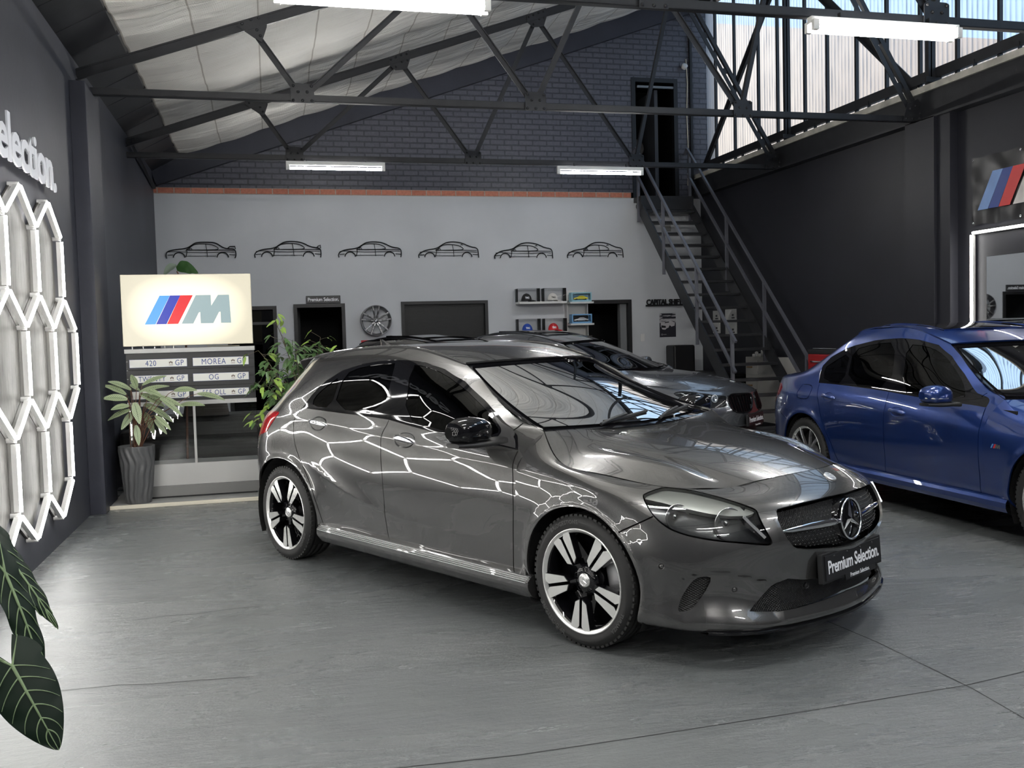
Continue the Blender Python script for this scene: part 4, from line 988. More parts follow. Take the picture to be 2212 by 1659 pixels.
    Mb = Matrix.Translation((3.4935, 0, .7775))@Matrix.Rotation(R(31), 4, 'Y')@Matrix(((0,1,0,0),(-1,0,0,0),(0,0,1,0),(0,0,0,1)))
    b = MB(); b.lathe([(0,.003),(.024,.0025),(.029,.002),(.030,-.004)], 40, Mb); bo = b.obj('nose_badge', m_alu, car); star(bo, Mb@Matrix.Translation((0,0,.0025)), .019, m_chrome, 'badge_star', .09, .002)
    for s in (-1, 1):
        panel(N, P, T[key == 'vent'], 'air_vent', m_grid, car, s, inset=.022, skirt=0)
        for k in range(len(sens)):
            w = N.posn(np.array([F['N_sens'][k]])); p_, n_ = Vector(w[0][0]), Vector(w[1][0]); p_.y *= s; n_.y *= s
            Mx = n_.to_track_quat('Z', 'Y').to_matrix().to_4x4(); Mx.translation = p_
            b = MB(); b.lathe([(.0,-.001),(.0085,-.001),(.0095,-.003),(.0095,-.01),(.0125,-.01),(.0125,.0005),(.0145,.0)], 24, Mx); b.obj('parking_sensor', m_hb if k < 2 else m_plast, car)
        allh = T[(key == 'head') | (key == 'drl')]
        hs = panel(N, P, T[key == 'head'], 'headlight', m_lampin, car, s, inset=.055, skirt=0)
        lens = panel(N, P, allh, 'lens', m_lens, hs, s, inset=.001, skirt=.05)
        lens.data.materials.append(m_plast)
        nf = len(allh)
        for i, pg in enumerate(lens.data.polygons):
            if i >= nf: pg.material_index = 1
        panel(N, P, T[key == 'drl'], 'light_strip', mat('strip_lamp', (.60,.61,.58), .30, .6) if s < 0 else MATS['strip_lamp'], hs, s, inset=.018, skirt=.03)
        for (u_, v_, r_, nm, dp) in ((F['N_sens'][0][0]+.0, 0, .050, 'projector', .05),):
            pass
        for px_xyz, r_, nm in (((3.16, .735, .655), .058, 'indicator_bowl'), ((3.345, .612, .628), .072, 'main_reflector')):
            c = Vector((px_xyz[0], px_xyz[1]*s, px_xyz[2])); d = Vector((1, .42*s, .04)).normalized(); Mx = d.to_track_quat('Z', 'Y').to_matrix().to_4x4(); Mx.translation = c
            b = MB(); b.lathe([(.0,-.052),(r_*.25,-.050),(r_*.55,-.040),(r_*.85,-.018),(r_*1.0,.0),(r_*1.01,-.004)], 40, Mx); rf = b.obj(nm, m_refl, hs)
            b = MB(); b.lathe([(0,-.012),(r_*.22,-.016),(r_*.24,-.05)], 20, Mx); b.obj('bulb_shield', m_chrome, rf)
        b = MB(); b.bar((3.40, s*.585, .665), (3.475, s*.535, .575), .03, .012); b.obj('light_guide', m_refl, hs)
    plate(car, 3.607, .405, rake=R(-4))
    # wheels, sills, lip
    for s in (-1, 1):
        wheel(car, 0, s*.878, s, 'star', spin=R(-87)); wheel(car, 2.699, s*.878, s, 'star', spin=R(-93) if s < 0 else 0)
        prof = [(.846,.292),(.872,.288),(.878,.281),(.884,.2805),(.8865,.274),(.892,.2735),(.8945,.267),(.899,.266),(.901,.258),(.9015,.238),(.897,.222),(.880,.198),(.862,.178),(.83,.168),(.80,.168)]
        b = MB(); n = len(prof); xs = [.405, .43, .55, 1.2, 2.0, 2.30, 2.352, 2.362]; sc_ = [.90, .985, 1, 1, 1, 1, .985, .94]
        vs = [(x+(0 if 0 < i < len(xs)-1 else 0)+((.06*(.292-z)/.12) if i == 0 else 0), s*(.80+(y-.80)*sc_[i]), z+ (-.008*(x-1.2)/1.2)) for i, x in enumerate(xs) for y, z in prof]
        b.add(vs, [[i*n+k, i*n+k+1, (i+1)*n+k+1, (i+1)*n+k] for i in range(len(xs)-1) for k in range(n-1)]); 
        for e_ in (0, len(xs)-1): b.add(vs[e_*n:(e_+1)*n], [list(range(n))])
        sl_ = b.obj('sill', m_hb, car)
        for k, (y_, z_) in enumerate(((.8765,.2825),(.8865,.2755),(.8965,.2685),(.9015,.260))):
            b = MB(); b.bar((.45, s*y_, z_+.006), (2.35, s*y_, z_-.008+.0005), .0035, .0035, bev=.001); b.obj('sill_rib', m_alu, sl_)
    N1 = lambda u_, v_, o=0: (lambda a: tuple(a[0][0]+a[1][0]*o))(N.posn(np.array([(u_, v_)])))
    b = MB(); us = np.linspace(N.U[4]+.02, N.U[-1], 24); row = []
    for u_ in us:
        p0 = np.array(N1(u_, N.V[1]-.012, .006)); row.append(p0)
    vs = []
    for p0 in row+[np.array(r_)*[1,-1,1] for r_ in row[-2::-1]]:
        x, y, z = p0; vs += [(x-.01,y,z+.012),(x+.012,y*1.006,z+.002),(x+.012,y*1.006,z-.008),(x-.05,y*.98,z-.014)]
    m_ = len(vs)//4; b.add(vs, [[i*4+k, i*4+k+1, (i+1)*4+k+1, (i+1)*4+k] for i in range(m_-1) for k in range(3)], 0, False); b.obj('front_lip', m_gloss, car)
    # bonnet, windscreen, roof
    ht = np.array(HOOD, float)
    for j in range(5): ht[0][j] = N.P[j][8]*[1, .993, 1]
    hd = Sheet(ht, m1=True, disp=hood_disp); sheet_obj(car, hd, 'hood', m_hb, True)
    rt = np.array(ROOF, float)
    for j in range(7): rt[0][j] = S.P[2+j][14]
    rf = Sheet(rt, m1=True); sheet_obj(car, rf, 'roof', m_hb, False)
    ws = ws_sheet([c for c in S.P[8][8:15]], (1.62,0,1.320), (2.44,0,.962)); U, V = ws.U, ws.V
    ins = [(.035, .06), (.035, V[-1]-.03), (U[-1]+.01, V[-1]-.03), (U[-1]+.01, .04)]
    sheet_obj(car, ws, 'windscreen_frame', m_gloss, True, [('glass', ins)], names={'glass': ('windshield', m_ws, 0, 0)}, skirt=.01)
    wp = lambda a, b_, o: Vector(ws.posn(np.array([(a, b_)]))[0][0])+Vector((-.5, 0, 1)).normalized()*o
    for (y0, y1, yp) in ((-.30, .10, -.36), (.20, .62, .10)):     # wipers: blade and arm
        def at(y, v_, o): u_ = U[-1]*(1-abs(y)/.70); p_ = wp(u_, v_, o); p_.y = y; return p_
        t_ = link('wiper', None, car); b = MB(); b.tube([at(y0, .06, .014), at((y0+y1)/2, .085, .016), at(y1, .115, .014)], .008, 6); b.obj('wiper_blade', m_plast, t_)
        b = MB(); b.tube([at(yp, .005, .03), at(yp+.12, .03, .045), at((y0+y1)/2, .085, .03)], .009, 6); b.obj('wiper_arm', m_plast, t_)
    for s in (-1, 1):   # roof moulding
        b = MB(); e = np.array(ROOF[0]); b.tube([(x, s*(y+.002), z+.001) for x, y, z in rf.pos(np.stack([np.zeros(30), np.linspace(0, rf.V[-1], 30)], 1))], .0065, 6); b.obj('roof_moulding', m_plast, car)
    b = MB()   # roof spoiler
    sec = lambda y: [(-.16, y, 1.383-.05*abs(y)**2*2), (-.30, y, 1.372-.055*abs(y)**2*2), (-.375, y, 1.352-.06*abs(y)**2*2), (-.36, y, 1.335-.06*abs(y)**2*2), (-.25, y, 1.335-.06*abs(y)**2*2)]
    ys_ = np.linspace(-.50, .50, 17); vs = [p_ for y in ys_ for p_ in sec(y)]; b.add(vs, [[i*5+k, (i+1)*5+k, (i+1)*5+k+1, i*5+k+1] for i in range(16) for k in range(4)], 0, True)
    b.add(sec(-.5), [[0,1,2,3,4]]); b.add(sec(.5), [[4,3,2,1,0]]); b.obj('roof_spoiler', m_hb, car)
    for s in (-1, 1):
        b = MB(); b.add([(-.36, s*.50, 1.325), (-.16, s*.505, 1.35), (-.27, s*.50, 1.20), (-.36, s*.485, 1.325), (-.27, s*.485, 1.20)], [[0,1,2],[0,2,4,3]]); b.obj('spoiler_fin', m_gloss, car)
    b = MB(); superell(b, [((.02,0,1.405),(1,0,0),(0,1,0),.07,.028,.8),((-.01,0,1.44),(1,0,0),(0,1,0),.04,.014,.8),((-.05,0,1.465),(1,0,0),(0,1,0),.015,.006,.9)], 16); b.obj('roof_antenna', m_hb, car)
    door_handle(car, S, (.425,.943), m_hb, m_chrome, (-1, 1)); door_handle(car, S, (1.34,.893), m_hb, m_chrome, (-1, 1))
    mirror_ext(car, (2.035, .968, .992), (.165, .235, .128), m_gloss, m_plast, (2.14, .84, .945))
    # interior
    seats(car, 1.35, .52, .36); seats(car, 1.35, .52, -.36); b = MB(); b.box(.25, .75, -.60, .60, .50, .72, bev=.05); b.box(.15, .32, -.60, .60, .6, 1.08, bev=.04); b.obj('rear_bench', m_seat, car)
    b = MB(); superell(b, [((1.95,-.70,.90),(1,0,0),(0,0,1),.16,.10,.6),((1.95,-.35,.92),(1,0,0),(0,0,1),.18,.11,.6),((1.98,0,.91),(1,0,0),(0,0,1),.20,.10,.6),((1.95,.35,.90),(1,0,0),(0,0,1),.18,.10,.6),((1.95,.70,.90),(1,0,0),(0,0,1),.16,.10,.6)], 20); b.obj('dashboard', m_plast, car)
    steering(car, Vector((1.70, -.36, .90)), R(-68))
    b = MB(); superell(b, [((1.66, y, 1.245),(1,0,0),(0,0,1),.02,.028,.7) for y in (-.11, .11)], 12); b.obj('rear_view_mirror', m_plast, car)
    underbody_light_block(car, (-.45, 3.35), (0, 2.699))
    MB().box(2.35, 3.38, -.55, .55, .3, .70).obj('engine_bay', m_under, car); MB().box(-.5, .3, -.72, .72, .5, .9).obj('boot_floor', m_under, car)
    return car
hatch = build_hatch(); place_car(hatch, (.81597, 6.96488, -1.06243))
# saloon bodies: own tail, the remaining columns derived from the hatchback tables by a stretch
SD_REAR = [
 [(-.90,0,.27),(-.95,0,.31),(-.97,0,.40),(-.98,0,.52),(-.975,0,.64),(-.96,0,.76),(-.95,0,.87),(-.955,0,.97),(-.965,0,1.055),(-.85,0,1.075),(-.60,0,1.09),(-.36,0,1.105),(-.10,0,1.215),(.14,0,1.325),(.34,0,1.395)],
 [(-.87,.38,.27),(-.92,.39,.31),(-.94,.40,.40),(-.95,.40,.52),(-.945,.40,.64),(-.93,.40,.76),(-.92,.39,.87),(-.92,.38,.965),(-.92,.38,1.045),(-.81,.38,1.065),(-.58,.38,1.08),(-.34,.37,1.10),(-.09,.34,1.21),(.14,.31,1.318),(.34,.28,1.388)],
 [(-.72,.68,.27),(-.77,.71,.31),(-.79,.725,.40),(-.80,.73,.52),(-.80,.735,.64),(-.79,.73,.76),(-.775,.71,.87),(-.77,.685,.955),(-.77,.655,1.02),(-.68,.665,1.045),(-.50,.67,1.065),(-.30,.655,1.10),(-.08,.595,1.205),(.13,.53,1.305),(.31,.47,1.372)],
 [(-.38,.78,.27),(-.42,.83,.31),(-.42,.845,.40),(-.42,.855,.52),(-.42,.862,.64),(-.42,.86,.76),(-.42,.845,.87),(-.42,.82,.95),(-.42,.785,1.01),(-.38,.765,1.04),(-.28,.735,1.075),(-.15,.695,1.13),(.01,.64,1.22),(.17,.58,1.305),(.32,.52,1.37)],
 [(0,.845,.28),(0,.858,.31),(0,.877,.40),(0,.888,.52),(0,.893,.64),(0,.890,.76),(0,.880,.86),(.0,.855,.95),(.0,.815,1.025),(.02,.79,1.07),(.07,.745,1.14),(.14,.70,1.21),(.22,.65,1.29),(.30,.60,1.345),(.38,.545,1.39)]]
def stretch(tab, xm, zm, sy):
    a = np.array(tab, float); x = a[..., 0].copy(); z = a[..., 2].copy()
    a[..., 0] = np.interp(x, xm[0], xm[1]); a[..., 2] = np.interp(z, zm[0], zm[1]); a[..., 1] *= sy
    return a
class Body: pass
def saloon(xm, zm, sy, creases, ax):
    B = Body(); side = SD_REAR+[c for c in HB_SIDE[5:]]
    B.sidetab = stretch(side, xm, zm, sy); B.nosetab = stretch([HB_SIDE[8][:9]]+HB_NOSE[1:], xm, zm, sy)
    B.xm, B.zm, B.sy = xm, zm, sy
    ln = [smooth_line(c) for c in creases]
    def disp(p):
        x, y, z = p[:, 0], np.abs(p[:, 1]), p[:, 2]; d = 0*x; side_ = sstep(.60, .74, y)
        for k, f in enumerate(ln):
            s = z-f(x); w_ = (.08, .10)[k % 2]; d = d-.085*(np.sqrt(s*s+.006**2)-.006)*np.exp(-(s/w_)**2)*side_*sstep(-.7, -.4, x)*(1-sstep(ax+.1, ax+.5, x))
        for cx in (0, ax):
            q = np.hypot(x-cx, z-.325)-.375; d = d+.010*np.exp(-(q/.035)**2)*(q > -.06)*side_
        return d
    B.S = Sheet(B.sidetab, m0=True, disp=disp, fair=.3); B.sidetab = B.S.P; B.N = Sheet(B.nosetab, m1=True, disp=disp, fair=.12); B.ax = ax
    return B
BL = saloon(([-2,0,1.15,1.75,2.26,2.337,2.70,3.61],[-2,0,1.12,1.70,2.21,2.24,2.81,3.585]), ([0,.3,.90,.987,1.10,1.315,1.436,2],[0,.295,.868,.945,1.065,1.31,1.472,2]), 1.015,
            [[(-.8,.87),(0,.86),(.6,.835),(1.3,.785),(2.2,.735),(2.81,.72)], [(-.1,.40),(.5,.37),(1.2,.34),(2.3,.34)]], 2.81)
GR = saloon(([-2,0,1.15,1.75,2.26,2.337,2.70,3.44,3.61],[-2.04,0,1.22,1.86,2.42,2.48,2.975,3.69,3.86]), ([0,.3,.71,.80,.90,.987,1.10,1.315,1.436,2],[0,.30,.745,.825,.93,1.02,1.13,1.35,1.497,2.1]), 1.045,
            [[(-.8,.93),(0,.92),(1.3,.86),(2.2,.80),(2.97,.78)], [(-.1,.40),(.5,.37),(1.2,.34),(2.3,.34)]], 2.975)
BLF = {
 'dlo': [(4.238,7.781),(4.119,9.273),(3.998,10.149),(4.005,11.067),(4.769,11.891),(5.409,12.432),(6.067,12.694),(6.663,12.944),(7.387,13.014),(7.698,12.013),(7.755,10.664),(7.658,9.135),(7.829,7.415),(7.322,7.648),(6.7,7.909),(6.004,7.913),(5.023,7.892)],
 'g_quarter': [(4.338,8.09),(4.207,9.395),(4.158,10.085),(4.76,11.239),(4.878,8.043)],
 'g_rear': [(4.84,11.441),(5.43,12.041),(5.968,12.206),(6.022,8.101),(4.948,8.007)],
 'g_front': [(6.294,12.216),(6.886,12.569),(7.325,12.362),(7.556,11.607),(7.597,10.526),(7.527,9.681),(7.364,8.291),(6.691,8.164),(6.238,8.104)],
 'gap_rear': [(4.271,7.629),(4.315,6.519),(4.384,5.863),(4.441,4.738),(4.536,3.901),(4.67,2.736),(4.727,2.157)],
 'gap_B': [(6.004,7.913),(6.05,6.45),(6.038,4.612),(6.033,2.837),(6.006,1.097)],
 'gap_A': [(7.83,7.389),(8.0,6.774),(8.0,5.561),(8.0,3.587),(7.962,0.0)],
 'fuel': [(3.781,7.509),(4.136,7.46),(4.133,6.506),(4.087,5.921),(3.728,5.878),(3.67,6.394),(3.709,6.964)],
 'seam': [(7.645,8.484),(7.846,9.231)],
 'bump': [(2.358,4.804),(3.442,4.008),(3.284,2.99)],
 'tail': [(2.602,7.329),(2.797,6.831),(2.697,5.948),(2.076,4.889)],
 'badge': [(8.0,4.434)],
 'hr': [(4.618,6.382)],
 'hf': [(6.328,5.921)],
 'ws': [(8.0,13.172),(8.0,10.84),(7.853,8.771)],
 'trunk': [(1.862,8.518),(2.223,4.7)],
}
GRF = {
 'head': [(2.764,6.665),(2.891,7.161),(3.373,7.691),(4.022,7.396),(4.568,7.049),(5.03,6.792),(5.33,6.701),(5.312,6.445),(5.2,5.984),(5.262,5.722),(4.88,5.562),(4.092,5.652),(3.653,5.779),(3.441,5.884),(3.102,6.321)],
 'kid': [(5.5,6.82),(5.741,6.985),(6.179,6.962),(6.751,6.829),(6.935,6.599),(6.862,5.659),(6.689,4.836),(6.272,4.728),(5.737,4.846),(5.468,5.186),(5.311,5.965),(5.322,6.505)],
 'badge': [(6.869,7.349)],
 'pl': [(6.544,4.066),(7.0,4.665)],
}
# ---------------------------------------------------------------- saloon cars
def from_index(S, pts): return [(float(np.interp(a, range(len(S.U)), S.U)), float(np.interp(b_, range(len(S.V)), S.V))) for a, b_ in pts]
def kidney(car, x, z, yc, w, h, s, rake=-8, bars=9):
    M = Matrix.Translation((x, s*yc, z))@Matrix.Rotation(R(24*s), 4, 'Z')@Matrix.Rotation(R(rake), 4, 'Y')@Matrix(((0,0,1,0),(1,0,0,0),(0,1,0,0),(0,0,0,1)))
    k = link('kidney_grille', None, car); n = 40; ring = []
    for i in range(n):
        t = 2*PI*i/n; ct, st = math.cos(t), math.sin(t); ring.append(Vector((w/2*math.copysign(abs(ct)**.55, ct), h/2*math.copysign(abs(st)**.62, st), 0)))
    b = MB(); vs = []
    for v in ring: vs += [M@v*1.0, M@Vector((v.x*.90, v.y*.86, .012)), M@Vector((v.x*.86, v.y*.80, -.01)), M@Vector((v.x*.84, v.y*.78, -.06))]
    for i, v in enumerate(ring): vs[i*4] = M@Vector((v.x, v.y, -.02))
    b.add(vs, [[i*4+j, ((i+1) % n)*4+j, ((i+1) % n)*4+j+1, i*4+j+1] for i in range(n) for j in range(3)], 0, True); b.obj('grille_frame', m_gloss, k)
    for i in range(bars):
        xx = -w*.40+w*.80*i/(bars-1); hh = h/2*.78*(max(0, 1-(abs(xx)/(w*.44))**3.2))**.6
        if hh > .01: b = MB(); b.bar(M@Vector((xx, -hh, -.018)), M@Vector((xx, hh, -.018)), .007, .03, up=M.to_3x3()@Vector((0,0,1)), bev=.002); b.obj('grille_bar', m_gloss, k)
    b = MB(); b.add([M@Vector((v.x*.85, v.y*.79, -.055)) for v in ring], [list(range(n))]); b.obj('grille_backing', m_under, k)
    return k
def roundel(parent, M, r):
    b = MB(); b.lathe([(0,.002),(r,.002),(r,-.004)], 28, M); o = b.obj('roundel', m_plate, parent); b = MB(); b.lathe([(r*.93,.0025),(r,.0035),(r*1.02,.0)], 28, M); b.lathe([(r*.60,.0025),(r*.64,.0035),(r*.66,.002)], 28, M); b.obj('roundel_ring', m_chrome, o)
    b = MB()
    for q in (0, 2): b.prism([(0,0)]+[(r*.58*math.cos(a), r*.58*math.sin(a)) for a in [PI/2*q+PI/2*i/6 for i in range(7)]], M@Matrix.Translation((0,0,.002)), .0012)
    b.obj('roundel_quarter', m_let, o)
def build_saloon(B, nm, label, m_body, Fb, Fn, ws_c, detail='blue'):
    car = thing(nm, label, 'car'); S, N = B.S, B.N; st = lambda t: stretch(t, B.xm, B.zm, B.sy); ax = B.ax
    F = {k: from_index(S, v) for k, v in Fb.items()}
    fuel = F['fuel']+[F['fuel'][0]]
    feat = dict(dlo=F['dlo'], g_quarter=F['g_quarter'], g_rear=F['g_rear'], g_front=F['g_front'],
                gaps=[F['gap_rear'][:-1]+[uv_at(S, .45, .36), (F['gap_rear'][-1][0]+.06, -.01)], F['gap_B']+[(F['gap_B'][-1][0], -.01)], [(min(a, S.U[-1]-.035), b_) for a, b_ in F['gap_A'][:-1]]+[(S.U[-1]-.045, -.01)], F['seam'], fuel, F['bump']])
    t = F['tail']; feat['tail'] = t[:4]+[(S.U[2]-.03, t[3][1]-.01), (S.U[1]+.12, S.V[5]+.03), (S.U[1]+.10, S.V[7]-.02), (S.U[2]-.03, S.V[7]+.02)]
    feat['g_back'] = [(-.01, S.V[11]+.03), (S.U[1]+.10, S.V[11]+.035), (S.U[2]-.02, S.V[11]+.05), (S.U[2]-.05, S.V[14]-.03), (-.01, S.V[14]-.02)]
    flank(car, S, feat, [('rear_door', .75, .6), ('front_door', 1.8, .6), ('quarter_panel', .05, .93)], m_body, arch=arch_uv(S, 0, .325, .375, .370))
    U, V = N.U, N.V
    if Fn: head = from_index(N, Fn['head'])
    else: head = [(U[3]+.02, V[7]-.02), (U[4]-.02, V[8]-.02), (U[5]-.02, V[7]+.02), (U[5]+.16, V[7]-.01), (U[5]+.15, V[6]-.04), (U[4]+.05, V[5]+.02), (U[3]+.06, V[6]-.03)]
    low = [(U[4]+.03, V[2]+.01), (U[5], V[2]+.02), (U[5]+.08, V[3]+.02), (U[-1]+.01, V[3]+.02), (U[-1]+.01, V[2]-.03), (U[5], V[1]+.04), (U[4]+.03, V[1]+.04)]
    kid = from_index(N, Fn['kid'] if Fn else [(5.15,6.6),(5.5,6.9),(6.3,6.95),(6.75,6.9),(6.8,6.5),(6.7,5.6),(6.3,5.3),(5.6,5.3),(5.2,5.7)]); kid = [(min(a, U[-1]-.012), b_) for a, b_ in kid]
    P, T, key = cut_sheet(N, [('arch', arch_uv(N, ax, .325, .372, .368)), ('kid', rounded(kid, 1)), ('head', rounded(head, 1)), ('low', low)], [(rounded(head, 1)+[rounded(head, 1)[0]], .008)], .028)
    body = T[key == 'body']; comp = components(body)
    for c in np.unique(comp):
        if (comp == c).sum() > 3: panel(N, P, body[comp == c], 'front_bumper', m_body, car, merge=True)
    panel(N, P, T[key == 'low'], 'lower_grille', m_grid, car, merge=True, inset=.03, skirt=0)
    hp, hn = N.posn(P[np.unique(T[key == 'head'])]); hc = hp.mean(0); x_in = hp[:, 1].min(); x_out = hp[:, 1].max()
    for s in (-1, 1):
        hs = panel(N, P, T[key == 'head'], 'headlight', m_lampin, car, s, inset=.045, skirt=0)
        panel(N, P, T[key == 'head'], 'lens', m_lens, hs, s, inset=.001, skirt=.04)
        for f, r_ in ((.32, .036), (.70, .040)):
            y = x_in+(x_out-x_in)*f; i = np.argmin(np.abs(hp[:, 1]-y)+np.abs(hp[:, 2]-hc[2])); c = Vector((hp[i][0]-.03, hp[i][1]*s, hp[i][2])); d = Vector((1, .5*s, 0)).normalized(); Mx = d.to_track_quat('Z', 'Y').to_matrix().to_4x4(); Mx.translation = c
            b = MB(); b.lathe([(.0,-.035),(r_*.55,-.030),(r_*.95,.0),(r_*1.08,.0),(r_*1.1,-.02)], 28, Mx); rf = b.obj('reflector', m_refl, hs)
            ringp = [Mx@Vector((r_*1.15*math.cos(a), r_*1.15*math.sin(a), .004)) for a in [2*PI*i_/24 for i_ in range(25)]]; b = MB(); b.tube(ringp, .004, 6); b.obj('halo_ring', m_let, rf)
        top = sorted([(p_[1], p_[0], p_[2]) for p_ in hp if p_[2] > hc[2]]); b = MB(); L_ = [np.array([x, y*s, z])-np.array([.02, 0, .018]) for y, x, z in top[::max(1, len(top)//14)] if z > np.interp(y, [x_in, x_out], [hc[2], hc[2]])+.02]
        if len(L_) > 2: b.tube([tuple(q) for q in L_], .006, 6); b.obj('brow_strip', m_refl, hs)
    e = np.array(st(HB_NOSE)[7]); zk = float(np.interp(.62, B.zm[0], B.zm[1])); xk = float(e[5][0])
    kt = T[key == 'kid']; kp, kn = N.posn(np.array(rounded(kid, 2))); ku = np.array(kid)
    for s in (-1, 1):
        kf = panel(N, P, kt, 'kidney_grille', m_under, car, s, inset=.045, skirt=0)
        b = MB(); ring = []
        for q_, n_ in zip(kp, kn):
            q_ = Vector((q_[0], q_[1]*s, q_[2])); n_ = Vector((n_[0], n_[1]*s, n_[2])); c_ = Vector((kp[:, 0].mean(), kp[:, 1].mean()*s, kp[:, 2].mean())); d_ = (c_-q_); d_.normalize(); ring.append([q_-n_*.004, q_+n_*.012+d_*.006, q_+n_*.012+d_*.016, q_-n_*.04+d_*.022])
        m_ = len(ring); b.add([v for r_ in ring for v in r_], [[i*4+j, ((i+1) % m_)*4+j, ((i+1) % m_)*4+j+1, i*4+j+1] for i in range(m_) for j in range(3)], 0, True); b.obj('grille_frame', m_gloss, kf)
        for i in range(9):
            yy = kp[:, 1].min()+(kp[:, 1].max()-kp[:, 1].min())*(i+.8)/9.6; seg = sorted([(kp[j][2], kp[j][0]) for j in range(len(kp)) if abs(kp[j][1]-yy) < .035])
            if len(seg) > 1 and seg[-1][0]-seg[0][0] > .06: b = MB(); b.bar((seg[0][1]-.012, s*yy, seg[0][0]+.01), (seg[-1][1]-.012, s*yy, seg[-1][0]-.01), .008, .03, up=(1,0,0), bev=.002); b.obj('grille_bar', m_gloss, kf)
    hd = Sheet(st(HOOD), m1=True, disp=None); sheet_obj(car, hd, 'hood', m_body, True, step=.035)
    rf_t = st(ROOF); e2 = np.array(B.sidetab)[2:9, 14]; rf_t[0] = e2
    for k_ in (1, 2, 3):
        f = (.75, .37, 0)[k_-1]; rf_t[k_][:, 1] = e2[:, 1]*f
        for j in range(3): rf_t[k_][j, 0] = e2[j, 0]+(e2[0,0]*0+[.0,.01,.02][k_-1]) if j else e2[0, 0]+[.02,.03,.03][k_-1]; rf_t[k_][j, 2] = e2[j, 2]+[.010,.017,.020][k_-1]
    rf = Sheet(rf_t, m1=True)
    sun_ = [(.14, rf.V[3]-.10), (.14, rf.V[5]-.02), (rf.U[-1]+.01, rf.V[5]+.02), (rf.U[-1]+.01, rf.V[3]-.12)]
    sheet_obj(car, rf, 'roof', m_body, False, [('sun', rounded(sun_[:2], 0)+sun_[2:])], names={'sun': ('sunroof', m_gloss, .01, -.004 if detail == 'blue' else -.004)}, step=.035)
    if detail == 'grey':
        b = MB(); vs = []
        for y in np.linspace(-.40, .40, 9): z = float(np.interp(1.436, B.zm[0], B.zm[1]))-.02*abs(y)**2*2; vs += [(.62, y, z+.028), (.95, y, z+.022), (1.15, y, z-.002), (.62, y, z-.01)]
        b.add(vs, [[i*4+k, (i+1)*4+k, (i+1)*4+k+1, i*4+k+1] for i in range(8) for k in range(2)]+[[i*4, i*4+3, (i+1)*4+3, (i+1)*4] for i in range(8)]); b.obj('tilted_sunroof', m_gloss, car)
    hc_, bc_ = ws_c; ws = ws_sheet([c for c in np.array(B.sidetab)[8, 8:15]], hc_, bc_)
    ins = [(.035, .05), (.035, ws.V[-1]-.03), (ws.U[-1]+.01, ws.V[-1]-.03), (ws.U[-1]+.01, .04)]
    sheet_obj(car, ws, 'windscreen_frame', m_gloss, True, [('glass', ins)], names={'glass': ('windshield', m_ws, 0, 0)}, step=.04)
    for s in (-1, 1):
        for x in (0, ax): wheel(car, x, s*.89*(1 if detail == 'blue' else 1.02), s, 'vspoke' if detail != 'grey' else 'dark', R_=.325, rim=.245, spin=R(-90), brand=False)
        b = MB(); prof = [(.845,.300),(.872,.292),(.884,.27),(.884,.235),(.87,.205),(.83,.19),(.80,.19)]; n = len(prof); xs = [.40, .5, 1.2, ax-.45, ax-.385]
        b.add([(x, s*y*B.sy, z) for x in xs for y, z in prof], [[i*n+k, i*n+k+1, (i+1)*n+k+1, (i+1)*n+k] for i in range(len(xs)-1) for k in range(n-1)]); b.obj('sill', m_body if detail == 'blue' else m_plast, car)
    mc_ = (1.88, 1.0, .965) if detail == 'blue' else (2.02, 1.03, 1.06)
    mirror_ext(car, mc_, (.17, .21, .125), m_body, m_plast, (mc_[0]+.07, .88, mc_[2]-.065), lamp=2)
    door_handle(car, S, (.37,.86) if detail == 'blue' else (.40,.92), m_body, m_body, (-1, 1), .10, (.075, .040)); door_handle(car, S, (1.30,.80) if detail == 'blue' else (1.42,.87), m_body, m_body, (-1, 1), .10, (.075, .040))
    b = MB(); zt = float(rf.pos(np.array([[rf.U[-1], rf.V[1]]]))[0][2]); xt = float(rf.pos(np.array([[rf.U[-1], rf.V[1]]]))[0][0])
    superell(b, [((xt+.10,0,zt-.004),(1,0,0),(0,1,0),.08,.03,.8),((xt+.06,0,zt+.03),(1,0,0),(0,1,0),.05,.014,.8),((xt+.0,0,zt+.06),(1,0,0),(0,1,0),.025,.007,.9)], 16); b.obj('roof_antenna', m_body, car)
    plate(car, xk+.02, float(np.interp(.42, B.zm[0], B.zm[1])), rake=R(-4))
    hx, hz = hd.P[-1][-1][0]-.06, hd.P[-1][-1][2]; q, nq = hd.posn(np.array([[hd.U[-1], hd.V[-1]-.07]])); nv = -Vector(nq[0]); Mx = nv.to_track_quat('Z', 'X').to_matrix().to_4x4(); Mx.translation = Vector(q[0])+nv*.003; roundel(car, Mx, .038)
    for s in (-1, 1):
        seats(car, 1.35, .52, .36*s)
    b = MB(); b.box(.15, .75, -.60, .60, .48, .70, bev=.05); b.box(.05, .22, -.60, .60, .6, 1.04, bev=.04); b.obj('rear_bench', m_seat, car)
    b = MB(); superell(b, [((1.92,-.68,.86),(1,0,0),(0,0,1),.16,.10,.6),((1.92,0,.88),(1,0,0),(0,0,1),.18,.10,.6),((1.92,.68,.86),(1,0,0),(0,0,1),.16,.10,.6)], 20); b.obj('dashboard', m_plast, car)
    steering(car, Vector((1.66, -.36, .88)), R(-68))
    b = MB(); superell(b, [((1.64, y, 1.22),(1,0,0),(0,0,1),.02,.028,.7) for y in (-.11, .11)], 12); b.obj('rear_view_mirror', m_plast, car)
    underbody_light_block(car, (-.72, ax+.62), (0, ax), r=.365); b = MB(); b.box(ax-.35, ax+.62, -.52, .52, .3, .68); b.obj('engine_bay', m_under, car); b = MB(); b.box(-.75, .1, -.68, .68, .5, .84); b.obj('boot_floor', m_under, car)
    return car, S, N
